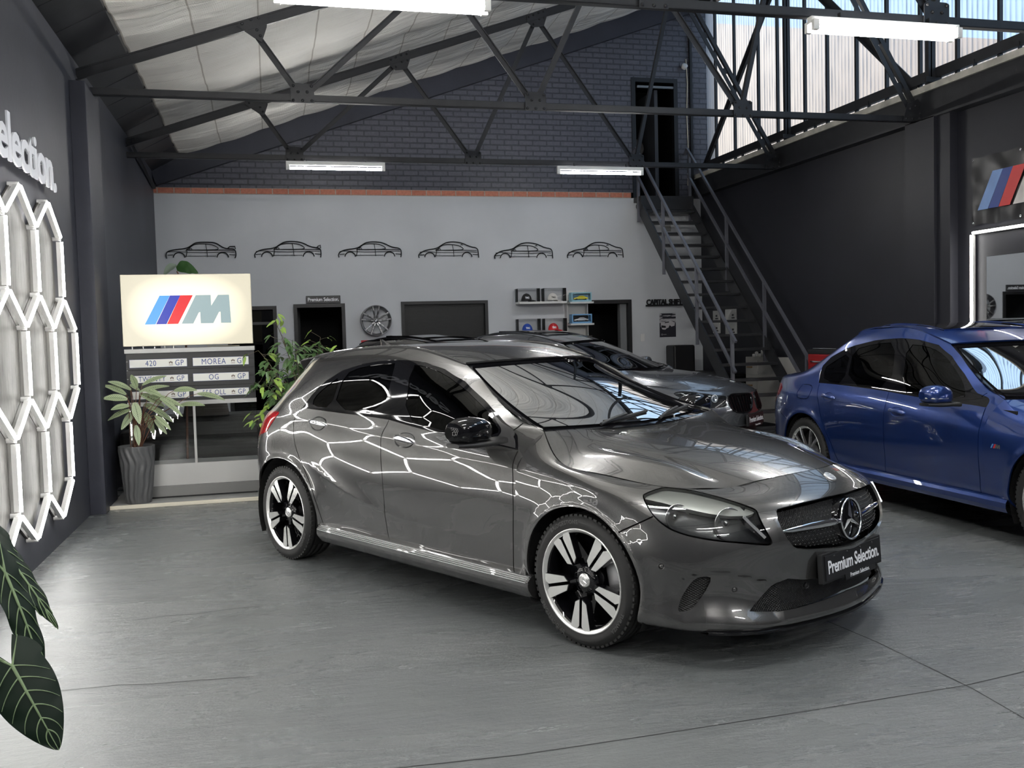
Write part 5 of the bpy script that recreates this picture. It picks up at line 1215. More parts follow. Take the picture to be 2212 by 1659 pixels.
m_bb = paint('saloon_blue', (.013,.040,.185), .60, .28); m_gg = paint('saloon_grey', (.17,.178,.195), .7, .25); m_kk = paint('saloon_black', (.012,.012,.014), .4, .25)
blue, BS, BN = build_saloon(BL, 'blue_saloon', 'deep blue four-door saloon with a black glass sunroof, parked along the right wall', m_bb, BLF, None, ((1.62,0,1.312),(2.36,0,.92)), 'blue')
place_car(blue, (5.568, 7.677, -1.565))
w_ = BN.posn(np.array([uv_at(BN, 2.34, .64)]))
for s in (-1, 1):
    Mx = Matrix(((-s*-1.0,0,0,2.29),(0,0,s,s*(abs(float(w_[0][0][1]))+.001)),(0,1,0,.63),(0,0,0,1))) if s < 0 else Matrix(((-1,0,0,2.40),(0,0,1,abs(float(w_[0][0][1]))+.001),(0,1,0,.63),(0,0,0,1)))
    if s < 0: Mx = Matrix(((1,0,0,2.30),(0,0,-1,-abs(float(w_[0][0][1]))-.001),(0,1,0,.63),(0,0,0,1)))
    bd = link('fender_badge', None, blue); m_logo(bd, Mx, .028, dict(light=mat('badge_light', (.1,.3,.6), .4), dark=mat('badge_dark', (.01,.03,.2), .4), red=mat('badge_red', (.5,.02,.02), .4), m=m_chrome), .003)
grey, GS, GN = build_saloon(GR, 'grey_saloon', 'blue-grey four-door saloon with a black kidney grille, behind the windscreen of the hatchback', m_gg, BLF, GRF, ((1.80,0,1.372),(2.62,0,.995)), 'grey')
place_car(grey, (2.746, 12.716, -.816))
blk = dup(grey, (1.12, 11.33, 0), -.816, 'black saloon of which only the roof shows between the grey hatchback and the blinds'); blk.name = 'black_saloon'
for o in blk.children:
    if o.type == 'MESH' and len(o.data.materials) and o.data.materials[0] == m_gg: o.data = o.data.copy(); o.data.materials[0] = m_kk
blk.scale = (.97, .95, .985)
# ---------------------------------------------------------------- left wall: hexagon lights and lettering
m_led = mat('led_tube', (1,.985,.95), .3, emit=LED)
m_house = mat('lamp_profile', (.50,.50,.49), .4)
m_wood = mat('grey_wood_panel', (.2,.19,.17), .5)
g = G(m_wood); tc = g.new('TexCoord'); mp = g.new('Mapping'); mp.inputs['Scale'].default_value = (1, 5.5, .8); g.ln(tc.outputs['Object'], mp.inputs[0])
n = g.new('TexNoise', Scale=3.2, Detail=9, Roughness=.68, Distortion=1.4); g.ln(mp.outputs[0], n.inputs['Vector'])
c = g.ramp(n.outputs['Fac'], (.34, (.030,.028,.024)), (.47, (.075,.072,.064)), (.6, (.115,.111,.101)), (.75, (.16,.155,.143))); g.ln(c, g.b.inputs['Base Color'])
bp = g.new('Bump', Strength=.5, Distance=.004); g.ln(n.outputs['Fac'], bp.inputs['Height']); g.ln(bp.outputs[0], g.b.inputs['Normal'])
PY, X0 = .787, XL
cols1 = [7.44-PY*k for k in range(7)]; cols2 = [7.835-PY*k for k in range(8)]
hexes = [(y, 2.06, 0) for y in cols1]+[(y, 1.375, 1) for y in cols2]+[(y, .69, 2) for y in cols1]
hexf = thing('hexagon_light', 'large LED light of white hexagon tubes over grey wood board on the left wall', 'wall light', (X0+.005, 7.4, 1.4))
edges = {}; nodes = {}
for (yc, zc, r_) in hexes:
    hw, hv, ap = PY/2, .228, .455
    cs = [(yc+hw, zc+hv), (yc, zc+ap), (yc-hw, zc+hv), (yc-hw, zc-hv), (yc, zc-ap), (yc+hw, zc-hv)]
    for a, b_ in zip(cs, cs[1:]+cs[:1]):
        ka = (round(a[0], 1), round(a[1], 1)); kb = (round(b_[0], 1), round(b_[1], 1))
        edges.setdefault(tuple(sorted((ka, kb))), (a, b_)); nodes.setdefault(ka, a)
    b = MB(); k = .992; poly = [((y-yc)*k, (z-zc)*k) for y, z in cs]
    b.prism(poly, Matrix(((0,0,1,.0),(1,0,0,yc-7.4),(0,1,0,zc-1.4),(0,0,0,1))), .012); b.obj('wood_board', m_wood, hexf)
el = sorted(edges.values(), key=lambda e: -(e[0][0]+e[1][0]))
for i, (a, b_) in enumerate(el[:98]):
    p = Vector((.062, a[0]-7.4, a[1]-1.4)); q = Vector((.062, b_[0]-7.4, b_[1]-1.4)); d = (q-p).normalized(); p = p+d*.022; q = q-d*.022
    b = MB(); b.bar(p-Vector((.016,0,0)), q-Vector((.016,0,0)), .016, .022, up=(1,0,0)); b.bar(p, q, .024, .010, up=(1,0,0)); h_ = b.obj('tube_profile', m_house, hexf)
    b = MB(); b.tube([p+Vector((.010,0,0)), q+Vector((.010,0,0))], .0115, 8); b.obj('light_tube', m_led, h_)
m_clear = mat('clear_plastic', (.55,.55,.54), .25)
for a in sorted(nodes.values(), key=lambda e: -e[0])[:70]:
    b = MB(); b.cyl((.0, a[0]-7.4, a[1]-1.4), .016, .068, 'x', 10); b.obj('joint', m_clear, hexf)
wl = thing('wall_lettering', 'raised white lettering ending in lection. above the hexagon light on the left wall', 'sign', (XL, 7.82, 2.642))
me = text_mesh('Premium Selection.', .418, .006, .010, 'RIGHT', m_let, .95)
_w = text_mesh('lection.', .418, 0, .010, 'LEFT', None, .95); _k = 1.345/(max(v.co.x for v in _w.vertices)-min(v.co.x for v in _w.vertices))
for v in me.vertices: v.co.x *= _k
def to_wall(me):
    xs = [v.co.x for v in me.vertices]
    for v in me.vertices: x, y, z = v.co; v.co = (.062+z, x-max(xs)+0.0, y)
    return me
link('letters', to_wall(me), wl)
b = MB()
for k in range(26):
    for z in (.03, .17): b.cyl((0, -.05-k*.13, z), .003, .058, 'x', 6)
b.obj('standoff_pins', m_alu, wl)

# ---------------------------------------------------------------- display stand on its tiled step
KS = 9.40/9.8
def sx(x): return x*KS
def sz(z): return 1.48435+(z-1.48435)*KS
m_tile = mat('step_tile', (.30,.30,.29), .35, noise=.15, nscale=3)
m_cream = mat('cream_trim', (.62,.58,.48), .5)
tag(MB().box(-1.46, .32, 9.09, 10.95, .0, .028).obj('tiled_step', m_tile), 'low grey tiled step under the display stand and the pot', 'floor step')
b = MB(); b.box(-1.46, .32, 9.055, 9.088, .0, .033, bev=.003); tag(b.obj('step_edging', m_cream), 'cream edging strip along the front of the tiled step', 'trim')
b = MB(); b.box(-1.50, -1.462, 8.98, 9.6, .0, .10); tag(b.obj('skirting_block', m_cream), 'short pale skirting beside the left pilaster', 'skirting')
YS = 9.40
st = thing('display_stand', 'grey display stand with number plates on its dark slats, glazed below, carrying the light box', 'display stand', (0, 0, 0))
m_slat = mat('dark_slatwall', (.022,.022,.023), .5)
m_rail = mat('silver_laminate', (.42,.42,.41), .35)
b = MB(); x0, x1 = sx(-1.36), sx(-.163)
for k in range(6):
    z1 = sz(1.39)-k*.0815; b.box(x0, x1, YS, YS+.02, z1-.074, z1)
b.box(x0, x1, YS+.012, YS+.03, sz(.90), sz(1.39)); b.obj('slat_panel', m_slat, st)
MB().box(x0-.01, x1+.005, YS-.02, YS+.34, sz(1.388), sz(1.43), bev=.002).obj('top_rail', m_rail, st)
MB().box(x0-.005, x1+.005, YS-.015, YS+.02, sz(.872), sz(.912)).obj('lower_rail', m_rail, st)
MB().box(sx(-.765), sx(-.742), YS-.01, YS+.02, sz(.29), sz(.872)).obj('mullion', m_rail, st)
MB().box(x0, sx(-.160), YS-.012, YS+.33, sz(.085), sz(.296), bev=.002).obj('kick_panel', m_rail, st)
MB().box(x0, sx(-.165), YS-.04, YS+.35, .045, sz(.085)).obj('plinth', mat('plinth_grey', (.16,.16,.155), .4), st)
MB().box(x0+.02, sx(-.185), YS-.02, YS+.33, .028, .045).obj('foot', m_black, st)
m_pane = glass_mat('clear_pane', (.93,.94,.935), 0, 1.45)
MB().box(x0, sx(-.762), YS+.0, YS+.006, sz(.296), sz(.872)).obj('glass_pane', m_pane, st)
MB().box(sx(-.742), sx(-.160), YS+.0, YS+.006, sz(.296), sz(.872)).obj('glass_pane', m_pane, st)
MB().box(sx(-.164), sx(-.160), YS, YS+.33, sz(.296), sz(1.39)).obj('side_glass', m_pane, st)
MB().box(x0, x0+.012, YS+.01, YS+.33, .1, sz(1.39)).obj('side_panel', m_rail, st)
m_np = mat('plate_white', (.66,.66,.62), .4); m_blue = mat('plate_blue', (.02,.05,.20), .5); m_crest = mat('crest_brown', (.10,.06,.04), .6)
def np_(x0, x1, z0, z1, txt, lab, grp=None):
    x0, x1, z0, z1 = sx(x0), sx(x1), sz(z0), sz(z1); t = thing('number_plate', lab, 'number plate', (x0, YS-.006, z0)); w, h = x1-x0, z1-z0
    MB().box(0, w, -.004, .004, 0, h, bev=.001).obj('plate_blank', m_np, t)
    b = MB(); e = .002
    b.box(0, w, -.0048, -.004, 0, e); b.box(0, w, -.0048, -.004, h-e, h); b.box(0, e, -.0048, -.004, 0, h); b.box(w-e, w, -.0048, -.004, 0, h); b.obj('plate_border', m_blue, t)
    F_ = frame((0, -.0045, 0), (1,0,0), (0,0,1))
    for body, xc in ((txt, w*.37), ('GP', w*.865)):
        if not body: continue
        me = text_mesh(body, h*.98, .0004, 0.0, 'CENTER', m_blue, 1.12, .80); me.transform(F_@Matrix.Translation((xc, h*.17, 0))); link('plate_characters', me, t)
    b = MB()
    for k in range(3): ellipsoid(b, (w*.70+k*.011-.003, -.005, h*.52+(.006 if k == 1 else 0)), (.0045, .001, .010), 8, 6)
    b.box(w*.68, w*.755, -.0055, -.0045, h*.22, h*.27); b.obj('crest', m_crest, t)
    return t
np_(-1.330, -.800, 1.248, 1.328, '420', 'number plate reading 420 GP at the top left of the stand')
np_(-.747, -.217, 1.248, 1.330, 'MOREA', 'number plate reading MOREA GP at the top right of the stand')
np_(-1.325, -.796, 1.100, 1.172, 'TWENTY', 'number plate reading TWENTY GP, partly behind leaves')
np_(-.750, -.221, 1.098, 1.175, 'OG', 'number plate reading OG GP in the middle right of the stand')
np_(-1.320, -.791, .940, 1.018, '', 'lowest left number plate, mostly hidden by the pale striped leaves')
np_(-.753, -.225, .948, 1.020, '555 OLL', 'number plate reading 555 OLL, a ficus twig over its right end')
# light box
lb = thing('light_box', 'glowing cream light box with blue and red stripes and a grey letter M', 'illuminated sign', (0,0,0))
m_glow = mat('lit_acrylic', (.25,.235,.20), .3, emit=1.0); m_glow.node_tree.nodes['Principled BSDF'].inputs['Emission Color'].default_value = (1.0, .92, .68, 1)
g = G(m_glow); tc = g.new('TexCoord'); sep = g.new('SeparateXYZ'); g.ln(tc.outputs['Object'], sep.inputs[0])   # the lamps inside shine through brightest around the middle
cx_, cz_ = sx(-.77), sz(1.80); dx_ = g.math('DIVIDE', g.math('SUBTRACT', sep.outputs[0], cx_), .52); dz_ = g.math('DIVIDE', g.math('SUBTRACT', sep.outputs[2], cz_), .33)
rr = g.math('ADD', g.math('POWER', g.math('ABSOLUTE', dx_), 2.4), g.math('POWER', g.math('ABSOLUTE', dz_), 2.4))
g.ln(g.math('MULTIPLY_ADD', g.math('SUBTRACT', 1.15, g.math('MINIMUM', rr, 1.15)), .22, .185), g.b.inputs['Emission Strength'])
m_side = mat('box_side', (.70,.66,.52), .4)
lx0, lx1, lz0, lz1 = sx(-1.375), sx(-.168), sz(1.456), sz(2.146); LY = YS-.03
MB().box(lx0, lx1, LY, LY+.16, lz0, lz1, bev=.004).obj('box_body', m_side, lb)
MB().box(lx0+.004, lx1-.004, LY-.003, LY, lz0+.004, lz1-.004).obj('lit_face', m_glow, lb)
LM = dict(light=mat('stripe_light', (.045,.24,.62), .3, emit=.22), dark=mat('stripe_dark', (.004,.018,.30), .3, emit=.18), red=mat('stripe_red', (.55,.002,.008), .3, emit=.18), m=mat('letter_grey', (.22,.29,.30), .25, emit=.22))
m_logo(lb, frame((sx(-1.169), LY-.004, sz(1.665)), (1,0,0), (0,0,1)), sz(1.941)-sz(1.665), LM, .003, .94)
for k, x in enumerate((-1.30, -1.20, -1.095, -1.0, -.92)):
    MB().cyl((sx(x), YS+.02, sz(1.43)), .008, lz0-sz(1.43), 'z', 10).obj('short_post', m_silver, lb)  # five short uprights under the box, their purpose guessed
b = MB(); b.tube([(sx(-.62), YS+.1, lz0+.02), (sx(-.60), YS+.08, sz(1.43)+.008), (sx(-.3), YS+.05, sz(1.43)+.008)], .005, 6); b.obj('power_cable', m_cream, lb)
# leather sofa seen through the glass
m_lea = mat('dark_leather', (.028,.026,.024), .38, bump=.15, bscale=35)
sf = thing('sofa', 'low dark leather sofa behind the glass of the display stand', 'sofa', (-.62, 10.76, .028))
MB().box(-.90, .60, -.42, .42, .08, .42, bev=.05).obj('seat_base', m_lea, sf); MB().box(-.90, .60, -.10, .45, .40, .66, bev=.06).obj('backrest', m_lea, sf)
for nm_, a, b2 in (('arm', -.92, -.74), ('arm', .46, .64)): MB().box(a, b2, -.45, .42, .10, .56, bev=.05).obj(nm_, m_lea, sf)
for x in (-.8, .52):
    for y in (-.36, .36): MB().cyl((x, y, 0), .02, .10, 'z', 10).obj('leg', m_black, sf)
b = MB(); superell(b, [((-.2,-.05,.68),(1,0,0),(0,1,0),.24,.10,.6),((-.2,-.02,.80),(1,0,0),(0,1,0),.22,.08,.6),((-.2,0,.86),(1,0,0),(0,1,0),.10,.04,.7)]); c = b.obj('cushion', mat('cushion_brown', (.05,.04,.032), .8)); c.location = (-.50, 10.76, .013); tag(c, 'dark brown cushion lying on the leather sofa behind the stand', 'cushion')

# ---------------------------------------------------------------- back wall fittings
yb = YB-.002
def F_back(x, z, dy=0): return frame((x, yb-dy, z), (1,0,0), (0,0,1))
s_ = thing('door_sign', 'small black Premium Selection. sign above the second doorway', 'sign', (.555, yb, 2.025))
MB().box(0, .52, -.02, 0, 0, .118, bev=.006).obj('board', m_plate, s_)
me = text_mesh('Premium Selection.', .078, .0004, .0014, 'CENTER', m_let, .95, .82); me.transform(frame((.26, -.0205, .035), (1,0,0), (0,0,1))); link('lettering', me, s_)
# alloy wheel hung on the wall
m_gun = mat('gunmetal', (.16,.16,.165), .28, .85)
aw = thing('alloy_wheel', 'gunmetal five twin-spoke alloy wheel hung on the grey back wall', 'wheel rim', (1.606, yb-.10, 1.742))
MA = Matrix(((1,0,0,0),(0,0,-1,0),(0,1,0,0),(0,0,0,1)))
b = MB(); b.lathe([(.222,-.10),(.238,-.09),(.240,.0),(.236,.012),(.226,.012),(.222,.0),(.205,-.03),(.20,-.10)], 72, MA); b.obj('rim_ring', m_gun, aw)
b = MB(); b.lathe([(0,-.01),(.034,-.01),(.05,-.016),(.062,-.03),(.06,-.06)], 40, MA); hb_ = b.obj('hub', m_gun, aw); b = MB(); b.lathe([(0,-.004),(.026,-.005),(.030,-.010)], 30, MA); cpo = b.obj('centre_cap', m_plate, aw)
b = MB(); b.prism([(0,0),(.02,0),(.0141,.0141),(0,.02)], MA@Matrix.Translation((0,0,-.0045)), .002); b.prism([(0,0),(-.02,0),(-.0141,-.0141),(0,-.02)], MA@Matrix.Translation((0,0,-.0045)), .002); b.obj('cap_quadrants', m_let, cpo)
for k in range(5):
    a = R(90)+k*2*PI/5; Q = MA@Matrix.Rotation(a, 4, 'Z')
    for sg in (1, -1):
        b = MB(); pts = [(.035, sg*.012, -.022), (.09, sg*.022, -.016), (.15, sg*.036, -.004), (.225, sg*.052, -.002)]
        for p0, p1 in zip(pts, pts[1:]): b.bar(Q@Vector(p0), Q@Vector(p1), .030, .026, up=(0,-1,0), bev=.006)
        b.obj('spoke', m_gun, aw)
    b = MB(); b.lathe([(0,-.028),(.008,-.028),(.009,-.02)], 10, MA@Matrix.Rotation(a+PI/5, 4, 'Z')@Matrix.Translation((.046,0,0))); b.obj('bolt_hole', m_black, aw)
rs = thing('red_sign', 'small red sign with white lettering below the alloy wheel on the back wall', 'sign', (1.37, yb, 1.30))
MB().box(0, .47, -.012, 0, 0, .14, bev=.002).obj('board', mat('sign_red', (.42,.012,.02), .4), rs)
me = text_mesh('JAHMEZ', .085, .0004, .002, 'CENTER', m_let, 1.0, .9, .3); me.transform(frame((.26, -.0125, .06), (1,0,0), (0,0,1))); link('lettering', me, rs)
# car outlines in black metal
def car_outline(x0, x1, zb, prof, kind, label):
    L = x1-x0; t = thing('car_outline', label, 'wall decoration', (x0, yb-.022, zb), 0, 'metal car outlines on the back wall'); b = MB()
    def line(p, r=.0055): b.tube([(x*L, 0, z*L) for x, z in p], r, 5, smooth=False)
    def sm(p, it=2): return [tuple(q) for q in rounded([np.array(a) for a in p], it, False)]
    line(sm(prof), .0085)
    for cx in (.185, .805): line([(cx+.082*math.cos(a), .012+.076*math.sin(a)) for a in [PI*(i/12) for i in range(13)]], .008)
    bz = .128; line(sm([(.30,.128),(.5,.120),(.78,.125),(.97,.118)]), .005); line([(.28,.02),(.30,.10),(.29,.125)], .006); line([(.585,.02),(.58,.12),(.565,.215)], .005); line([(.27,.035),(.71,.035)], .004)
    line(sm([(.285,.125),(.345,.165),(.40,.205),(.47,.218),(.565,.215),(.66,.205),(.735,.165),(.75,.13),(.60,.125),(.285,.125)]), .006)
    line(sm([(.02,.095),(.10,.105),(.22,.10),(.30,.09),(.60,.085),(.86,.10),(.97,.09)]), .004); line([(.02,.05),(.10,.055)], .005); line([(.90,.055),(.985,.05)], .005)
    line([(.33,.13),(.335,.15),(.36,.15),(.37,.13)], .005)
    for z in (.05,.09,.12): b.tube([(.35*L, 0, z*L), (.35*L, .02, z*L)], .003, 5)
    if kind == 1: line([(.88,.148),(.91,.175),(.985,.175),(.99,.135)], .008)
    if kind == 2: line([(.93,.145),(.95,.17),(.985,.19),(.99,.14)], .008)
    if kind >= 4: line([(.70,.205),(.72,.222),(.735,.20)], .006)
    b.obj('metal_outline', m_black, t); return t
box = [(.01,0),(.0,.05),(.015,.10),(.10,.128),(.29,.145),(.36,.19),(.43,.238),(.60,.240),(.71,.232),(.80,.165),(.86,.142),(.985,.140),(1.0,.05),(.98,0)]
rnd = [(.01,.0),(.0,.045),(.03,.09),(.12,.125),(.30,.142),(.38,.20),(.46,.242),(.60,.246),(.72,.225),(.84,.158),(.985,.142),(.995,.06),(.985,.0)]
cou = [(.01,.0),(.0,.045),(.035,.085),(.13,.130),(.30,.150),(.39,.212),(.48,.255),(.60,.262),(.73,.240),(.86,.178),(.985,.160),(.995,.07),(1.0,.0)]
for x0, x1, zb, pr, k, lab in ((-1.444,-.445,2.725,box,1,'boxy saloon outline with a small spoiler, leftmost of the black metal car outlines'), (-.182,.813,2.73,rnd,2,'coupe outline with a tall rear wing, second of the black metal car outlines'),
        (1.066,2.046,2.725,rnd,3,'smooth coupe outline without a wing, third of the black metal car outlines'), (2.309,3.278,2.71,cou,4,'coupe outline with a roof fin, fourth of the black metal car outlines'),
        (3.536,4.514,2.69,cou,5,'coupe outline over the cap shelf, fifth of the black metal car outlines'), (4.76,5.736,2.695,cou,6,'coupe outline nearest the staircase, last of the black metal car outlines')): car_outline(x0, x1, zb, pr, k, lab)
# shelves, acrylic boxes, caps
m_shelf = mat('white_shelf', (.52,.52,.51), .45)
def shelf(x0, x1, z, lab, d=.26): 
    return tag(MB().box(x0, x1, yb-d, yb, z-.035, z, bev=.003).obj('wall_shelf', m_shelf), lab, 'shelf', 'white wall shelves')
def cap_(x, y, z, m, lab, s=1.0):
    t = thing('baseball_cap', lab, 'cap', (x, y, z)); b = MB()
    def dome(i, j): th = 2*PI*i; ph = PI/2*j; return (.085*math.cos(ph)*math.cos(th), .095*math.cos(ph)*math.sin(th)*.9, .115*math.sin(ph)**.9)
    b.grid(dome, 24, 8); b.obj('crown', m, t); b = MB()
    def brim(i, j): a = -R(62)+R(124)*i; r_ = .075+.085*j*math.cos(a*.9); return (r_*math.cos(a)+.0, r_*math.sin(a), .012-.02*j*j-.01*abs(math.sin(a)))
    b.grid(brim, 14, 5); b.grid(lambda i, j: tuple(Vector(brim(1-i, j))-Vector((0,0,.003))), 14, 5); b.obj('brim', m, t)
    me = text_mesh('TMG', .04, .001, .0015, 'CENTER', m_let if m.name != 'cap_white' else m_plate, 1, .8); me.transform(frame((-.01, -.087, .03), (1,0,0), (0,.15,1))); link('cap_lettering', me, t)
    b = MB(); ellipsoid(b, (0,0,.115), (.006,.006,.004), 8, 6); b.obj('button', m, t); return t
m_acr = glass_mat('acrylic', (.99,.99,.99), 0, 1.12)
def case(x0, x1, z, lab, h=.21, d=.22):
    t = thing('acrylic_case', lab, 'display case', (x0, yb-.02, z)); w = x1-x0; y0, y1 = -d, 0; e = .004
    for q in ((0,w,y0,y0+e,0,h),(0,w,y1-e,y1,0,h),(0,e,y0+e,y1-e,0,h),(w-e,w,y0+e,y1-e,0,h),(0,w,y0,y1,h,h+e)): MB().box(*q).obj('acrylic_panel', m_acr, t)
    return t
shelf(3.87, 4.66, 1.985, 'upper white shelf on the back wall under the black and white caps'); shelf(3.87, 4.66, 1.50, 'lower white shelf on the back wall under the blue and red caps')
mc = {k: mat('cap_'+k, c, .7) for k, c in dict(black=(.012,.012,.013), white=(.62,.60,.57), blue=(.015,.06,.34), red=(.55,.012,.02)).items()}
for x, k, z, w_ in ((4.02,'black',1.985,'upper'), (4.46,'white',1.985,'upper'), (4.02,'blue',1.50,'lower'), (4.46,'red',1.50,'lower')):
    cap_(x, yb-.14, z+.022, mc[k], '%s baseball cap in a clear case on the %s shelf' % (k, w_)); case(x-.17, x+.20, z, 'clear acrylic case around the %s cap' % k)
b = MB(); b.box(0, .36, -.02, 0, 0, 1.30); b.box(0, .012, -.14, -.02, 0, 1.30); b.box(.348, .36, -.14, -.02, 0, 1.30)
for z in (.02, .38, .78, 1.14): b.box(.012, .348, -.14, -.02, z, z+.014)
sh = tag(b.obj('shelf_tower', m_shelf), 'narrow white shelf tower on the back wall, carrying the boxed model cars', 'shelf'); sh.location = (4.70, yb, .86)
shelf(4.715, 5.09, 1.785+.07, 'small white ledge under the boxed yellow model car', .30) if False else None
def model_box(x, z, m_car, m_bx, lab, drift=False):
    t = thing('model_car_box', lab, 'boxed model car', (x, yb-.30, z)); w, h, d = .34, .15, .14
    MB().box(0, w, 0, d, 0, .012).obj('box_floor', m_bx, t)
    b = MB(); e = .018; b.box(0, w, -.0, .01, .012, e+.01); b.box(0, w, 0, .01, h-e, h); b.box(0, e, 0, .01, e, h-e); b.box(w-e, w, 0, .01, e, h-e); b.box(0, w, d-.01, d, .012, h); b.box(0, .006, .01, d-.01, .012, h); b.box(w-.006, w, .01, d-.01, .012, h); b.box(.006, w-.006, .01, d-.01, h-.006, h); b.obj('box_shell', m_bx, t)
    MB().box(.02, w-.02, d-.014, d-.010, .02, h-.02).obj('backdrop', m_black if drift else mat('backdrop_blue', (.20,.36,.5), .6), t)
    b = MB(); y = .06; superell(b, [((.05, y, .05), (0,1,0), (0,0,1), .022, .010, .7), ((.09, y, .056), (0,1,0), (0,0,1), .032, .018, .6), ((.16, y, .058), (0,1,0), (0,0,1), .034, .020, .6), ((.25, y, .057), (0,1,0), (0,0,1), .034, .020, .6), ((.29, y, .055), (0,1,0), (0,0,1), .028, .014, .7)], 14)
    superell(b, [((.12, y, .078), (0,1,0), (0,0,1), .026, .004, .6), ((.15, y, .086), (0,1,0), (0,0,1), .024, .012, .6), ((.21, y, .086), (0,1,0), (0,0,1), .024, .012, .6), ((.25, y, .076), (0,1,0), (0,0,1), .026, .004, .6)], 14); tc_ = b.obj('toy_car', m_car, t)
    for cx in (.095, .245): MB().cyl((cx, y-.036, .038), .014, .072, 'y', 14).obj('toy_wheel', m_plast, tc_)
    MB().box(.02, w-.02, -.003, -.001, .018, h-.018).obj('box_window', m_acr, t); return t
model_box(4.73, 1.87+.10, mat('toy_yellow', (.55,.50,.03), .25, coat=1), mat('box_teal', (.22,.42,.50), .5), 'boxed yellow model car on the top of the narrow shelf tower')
model_box(4.73, 1.62, mat('toy_silver', (.6,.6,.62), .2, .6), mat('box_blue', (.14,.32,.55), .5), 'blue box with a black and white model car, second on the shelf tower', True)
model_box(4.73, 1.27, mat('toy_white', (.7,.7,.7), .3), mat('box_black', (.02,.02,.02), .5), 'boxed black and white patterned model car, lowest on the shelf tower', True)
for z, l in ((1.97, 'top'), (1.62, 'middle'), (1.27, 'lowest')): tag(MB().box(4.70, 5.10, yb-.32, yb-.145, z-.03, z-.001, bev=.002).obj('shelf_ledge', m_shelf), '%s white ledge of the narrow shelf tower' % l, 'shelf', 'ledges of the shelf tower')
# lettering, poster, switch
cl = thing('wall_sign', 'black cut-out CAPITAL SHIFTERS sign, its end hidden by the staircase', 'sign', (6.13, yb-.03, 1.885))
me = text_mesh('CAPITAL SHIFTERS', .125, .012, .004, 'LEFT', m_black, .92, .70); w = max(v.co.x for v in me.vertices)
for v in me.vertices: v.co.x *= .80/w
me.transform(frame((0,0,.02), (1,0,0), (0,0,1))); link('letters', me, cl); MB().box(-.01, .82, -.012, .012, -.005, .02).obj('base_bar', m_black, cl)
ps = thing('poster', 'black and white poster of a classic race car, left of the staircase', 'poster', (6.372, yb, 1.355))
m_pos = mat('poster_print', (.02,.02,.03), .5)
g = G(m_pos); tc = g.new('TexCoord'); mp = g.new('Mapping'); mp.inputs['Rotation'].default_value = (0, R(-12), 0); mp.inputs['Scale'].default_value = (4, 1, 26); g.ln(tc.outputs['Object'], mp.inputs[0]); n = g.new('TexNoise', Scale=1.0, Detail=2); g.ln(mp.outputs[0], n.inputs['Vector']); sep = g.new('SeparateXYZ'); g.ln(tc.outputs['Object'], sep.inputs[0])
up = g.math('GREATER_THAN', sep.outputs[2], .24); f = g.math('MULTIPLY', g.math('GREATER_THAN', n.outputs['Fac'], .5), up); g.ln(g.ramp(f, (.4, (.012,.012,.02)), (.6, (.36,.35,.37))), g.b.inputs['Base Color'])
MB().box(0, .295, -.004, 0, 0, .40).obj('sheet', m_pos, ps)
m_pw = mat('print_pale', (.42,.40,.42), .5)
b = MB(); Fp = frame((0, -.0045, 0), (1,0,0), (0,0,1))
b.prism([(.02,.18),(.05,.13),(.10,.125),(.13,.15),(.20,.17),(.27,.19),(.28,.24),(.24,.26),(.19,.28),(.12,.27),(.07,.245),(.02,.24)], Fp, .001); b.obj('printed_car', m_pw, ps)
b = MB()
for q in ([(.03,.16),(.11,.155),(.11,.19),(.03,.20)], [(.16,.16),(.19,.15),(.21,.18),(.18,.20)], [(.09,.235),(.17,.245),(.17,.262),(.10,.255)]): b.prism(q, Fp@Matrix.Translation((0,0,.0012)), .0006)
b.obj('printed_shadow', m_plate, ps); b = MB(); b.lathe([(.010,0),(.010,.001),(.014,.001),(.014,0)], 20, Fp@Matrix.Translation((.04,.045,0))); b.box(.06,.12,-.0055,-.0045,.042,.048); b.obj('printed_mark', m_pw, ps)
tag(MB().box(6.02, 6.095, yb-.012, yb, 1.295, 1.42, bev=.003).obj('light_switch', m_shelf), 'white light switch plate beside the third doorway', 'switch')
tag(MB().box(6.46, 6.60, yb-.02, yb, 3.13, 3.28, bev=.003).obj('wall_box', mat('pale_box', (.22,.22,.215), .5)), 'pale square box on the back wall behind the upper stair treads', 'box')
# upper corner: cable and little lamp
b = MB(); b.tube([(6.93,yb-.01,6.0),(6.95,yb-.01,5.6),(6.93,yb-.01,5.1),(6.95,yb-.01,4.4),(6.93,yb-.01,3.9)], .008, 6); tag(b.obj('hanging_cable', m_cream), 'thin white cable hanging down the brick beside the upper doorway', 'cable')
b = MB(); b.lathe([(.02,-.05),(.045,-.04),(.05,.02),(.03,.03),(0,.02)], 20, Matrix.Translation((6.87, yb-.08, 5.86))@Matrix.Rotation(R(60), 4, 'X')); b.box(6.86,6.88,yb-.06,yb,5.87,5.89); tag(b.obj('wall_spotlight', m_shelf), 'small white round spotlight on the painted brick', 'lamp')
b = MB(); b.box(6.98, 7.02, yb-.05, yb, 3.7, 6.5); tag(b.obj('cable_trunk', m_black), 'black vertical trunking in the corner by the glazing', 'trunking')
b = MB(); b.lathe([(.06,-.02),(.15,0),(.16,.02),(.15,.04),(.06,.03)], 30, Matrix.Translation((6.22, 15.5, 4.62))@Matrix.Rotation(R(80), 4, 'X')); tag(b.obj('round_disc', mat('disc_grey', (.12,.12,.12), .5)), 'pale round object on the wall inside the upper doorway', 'disc')

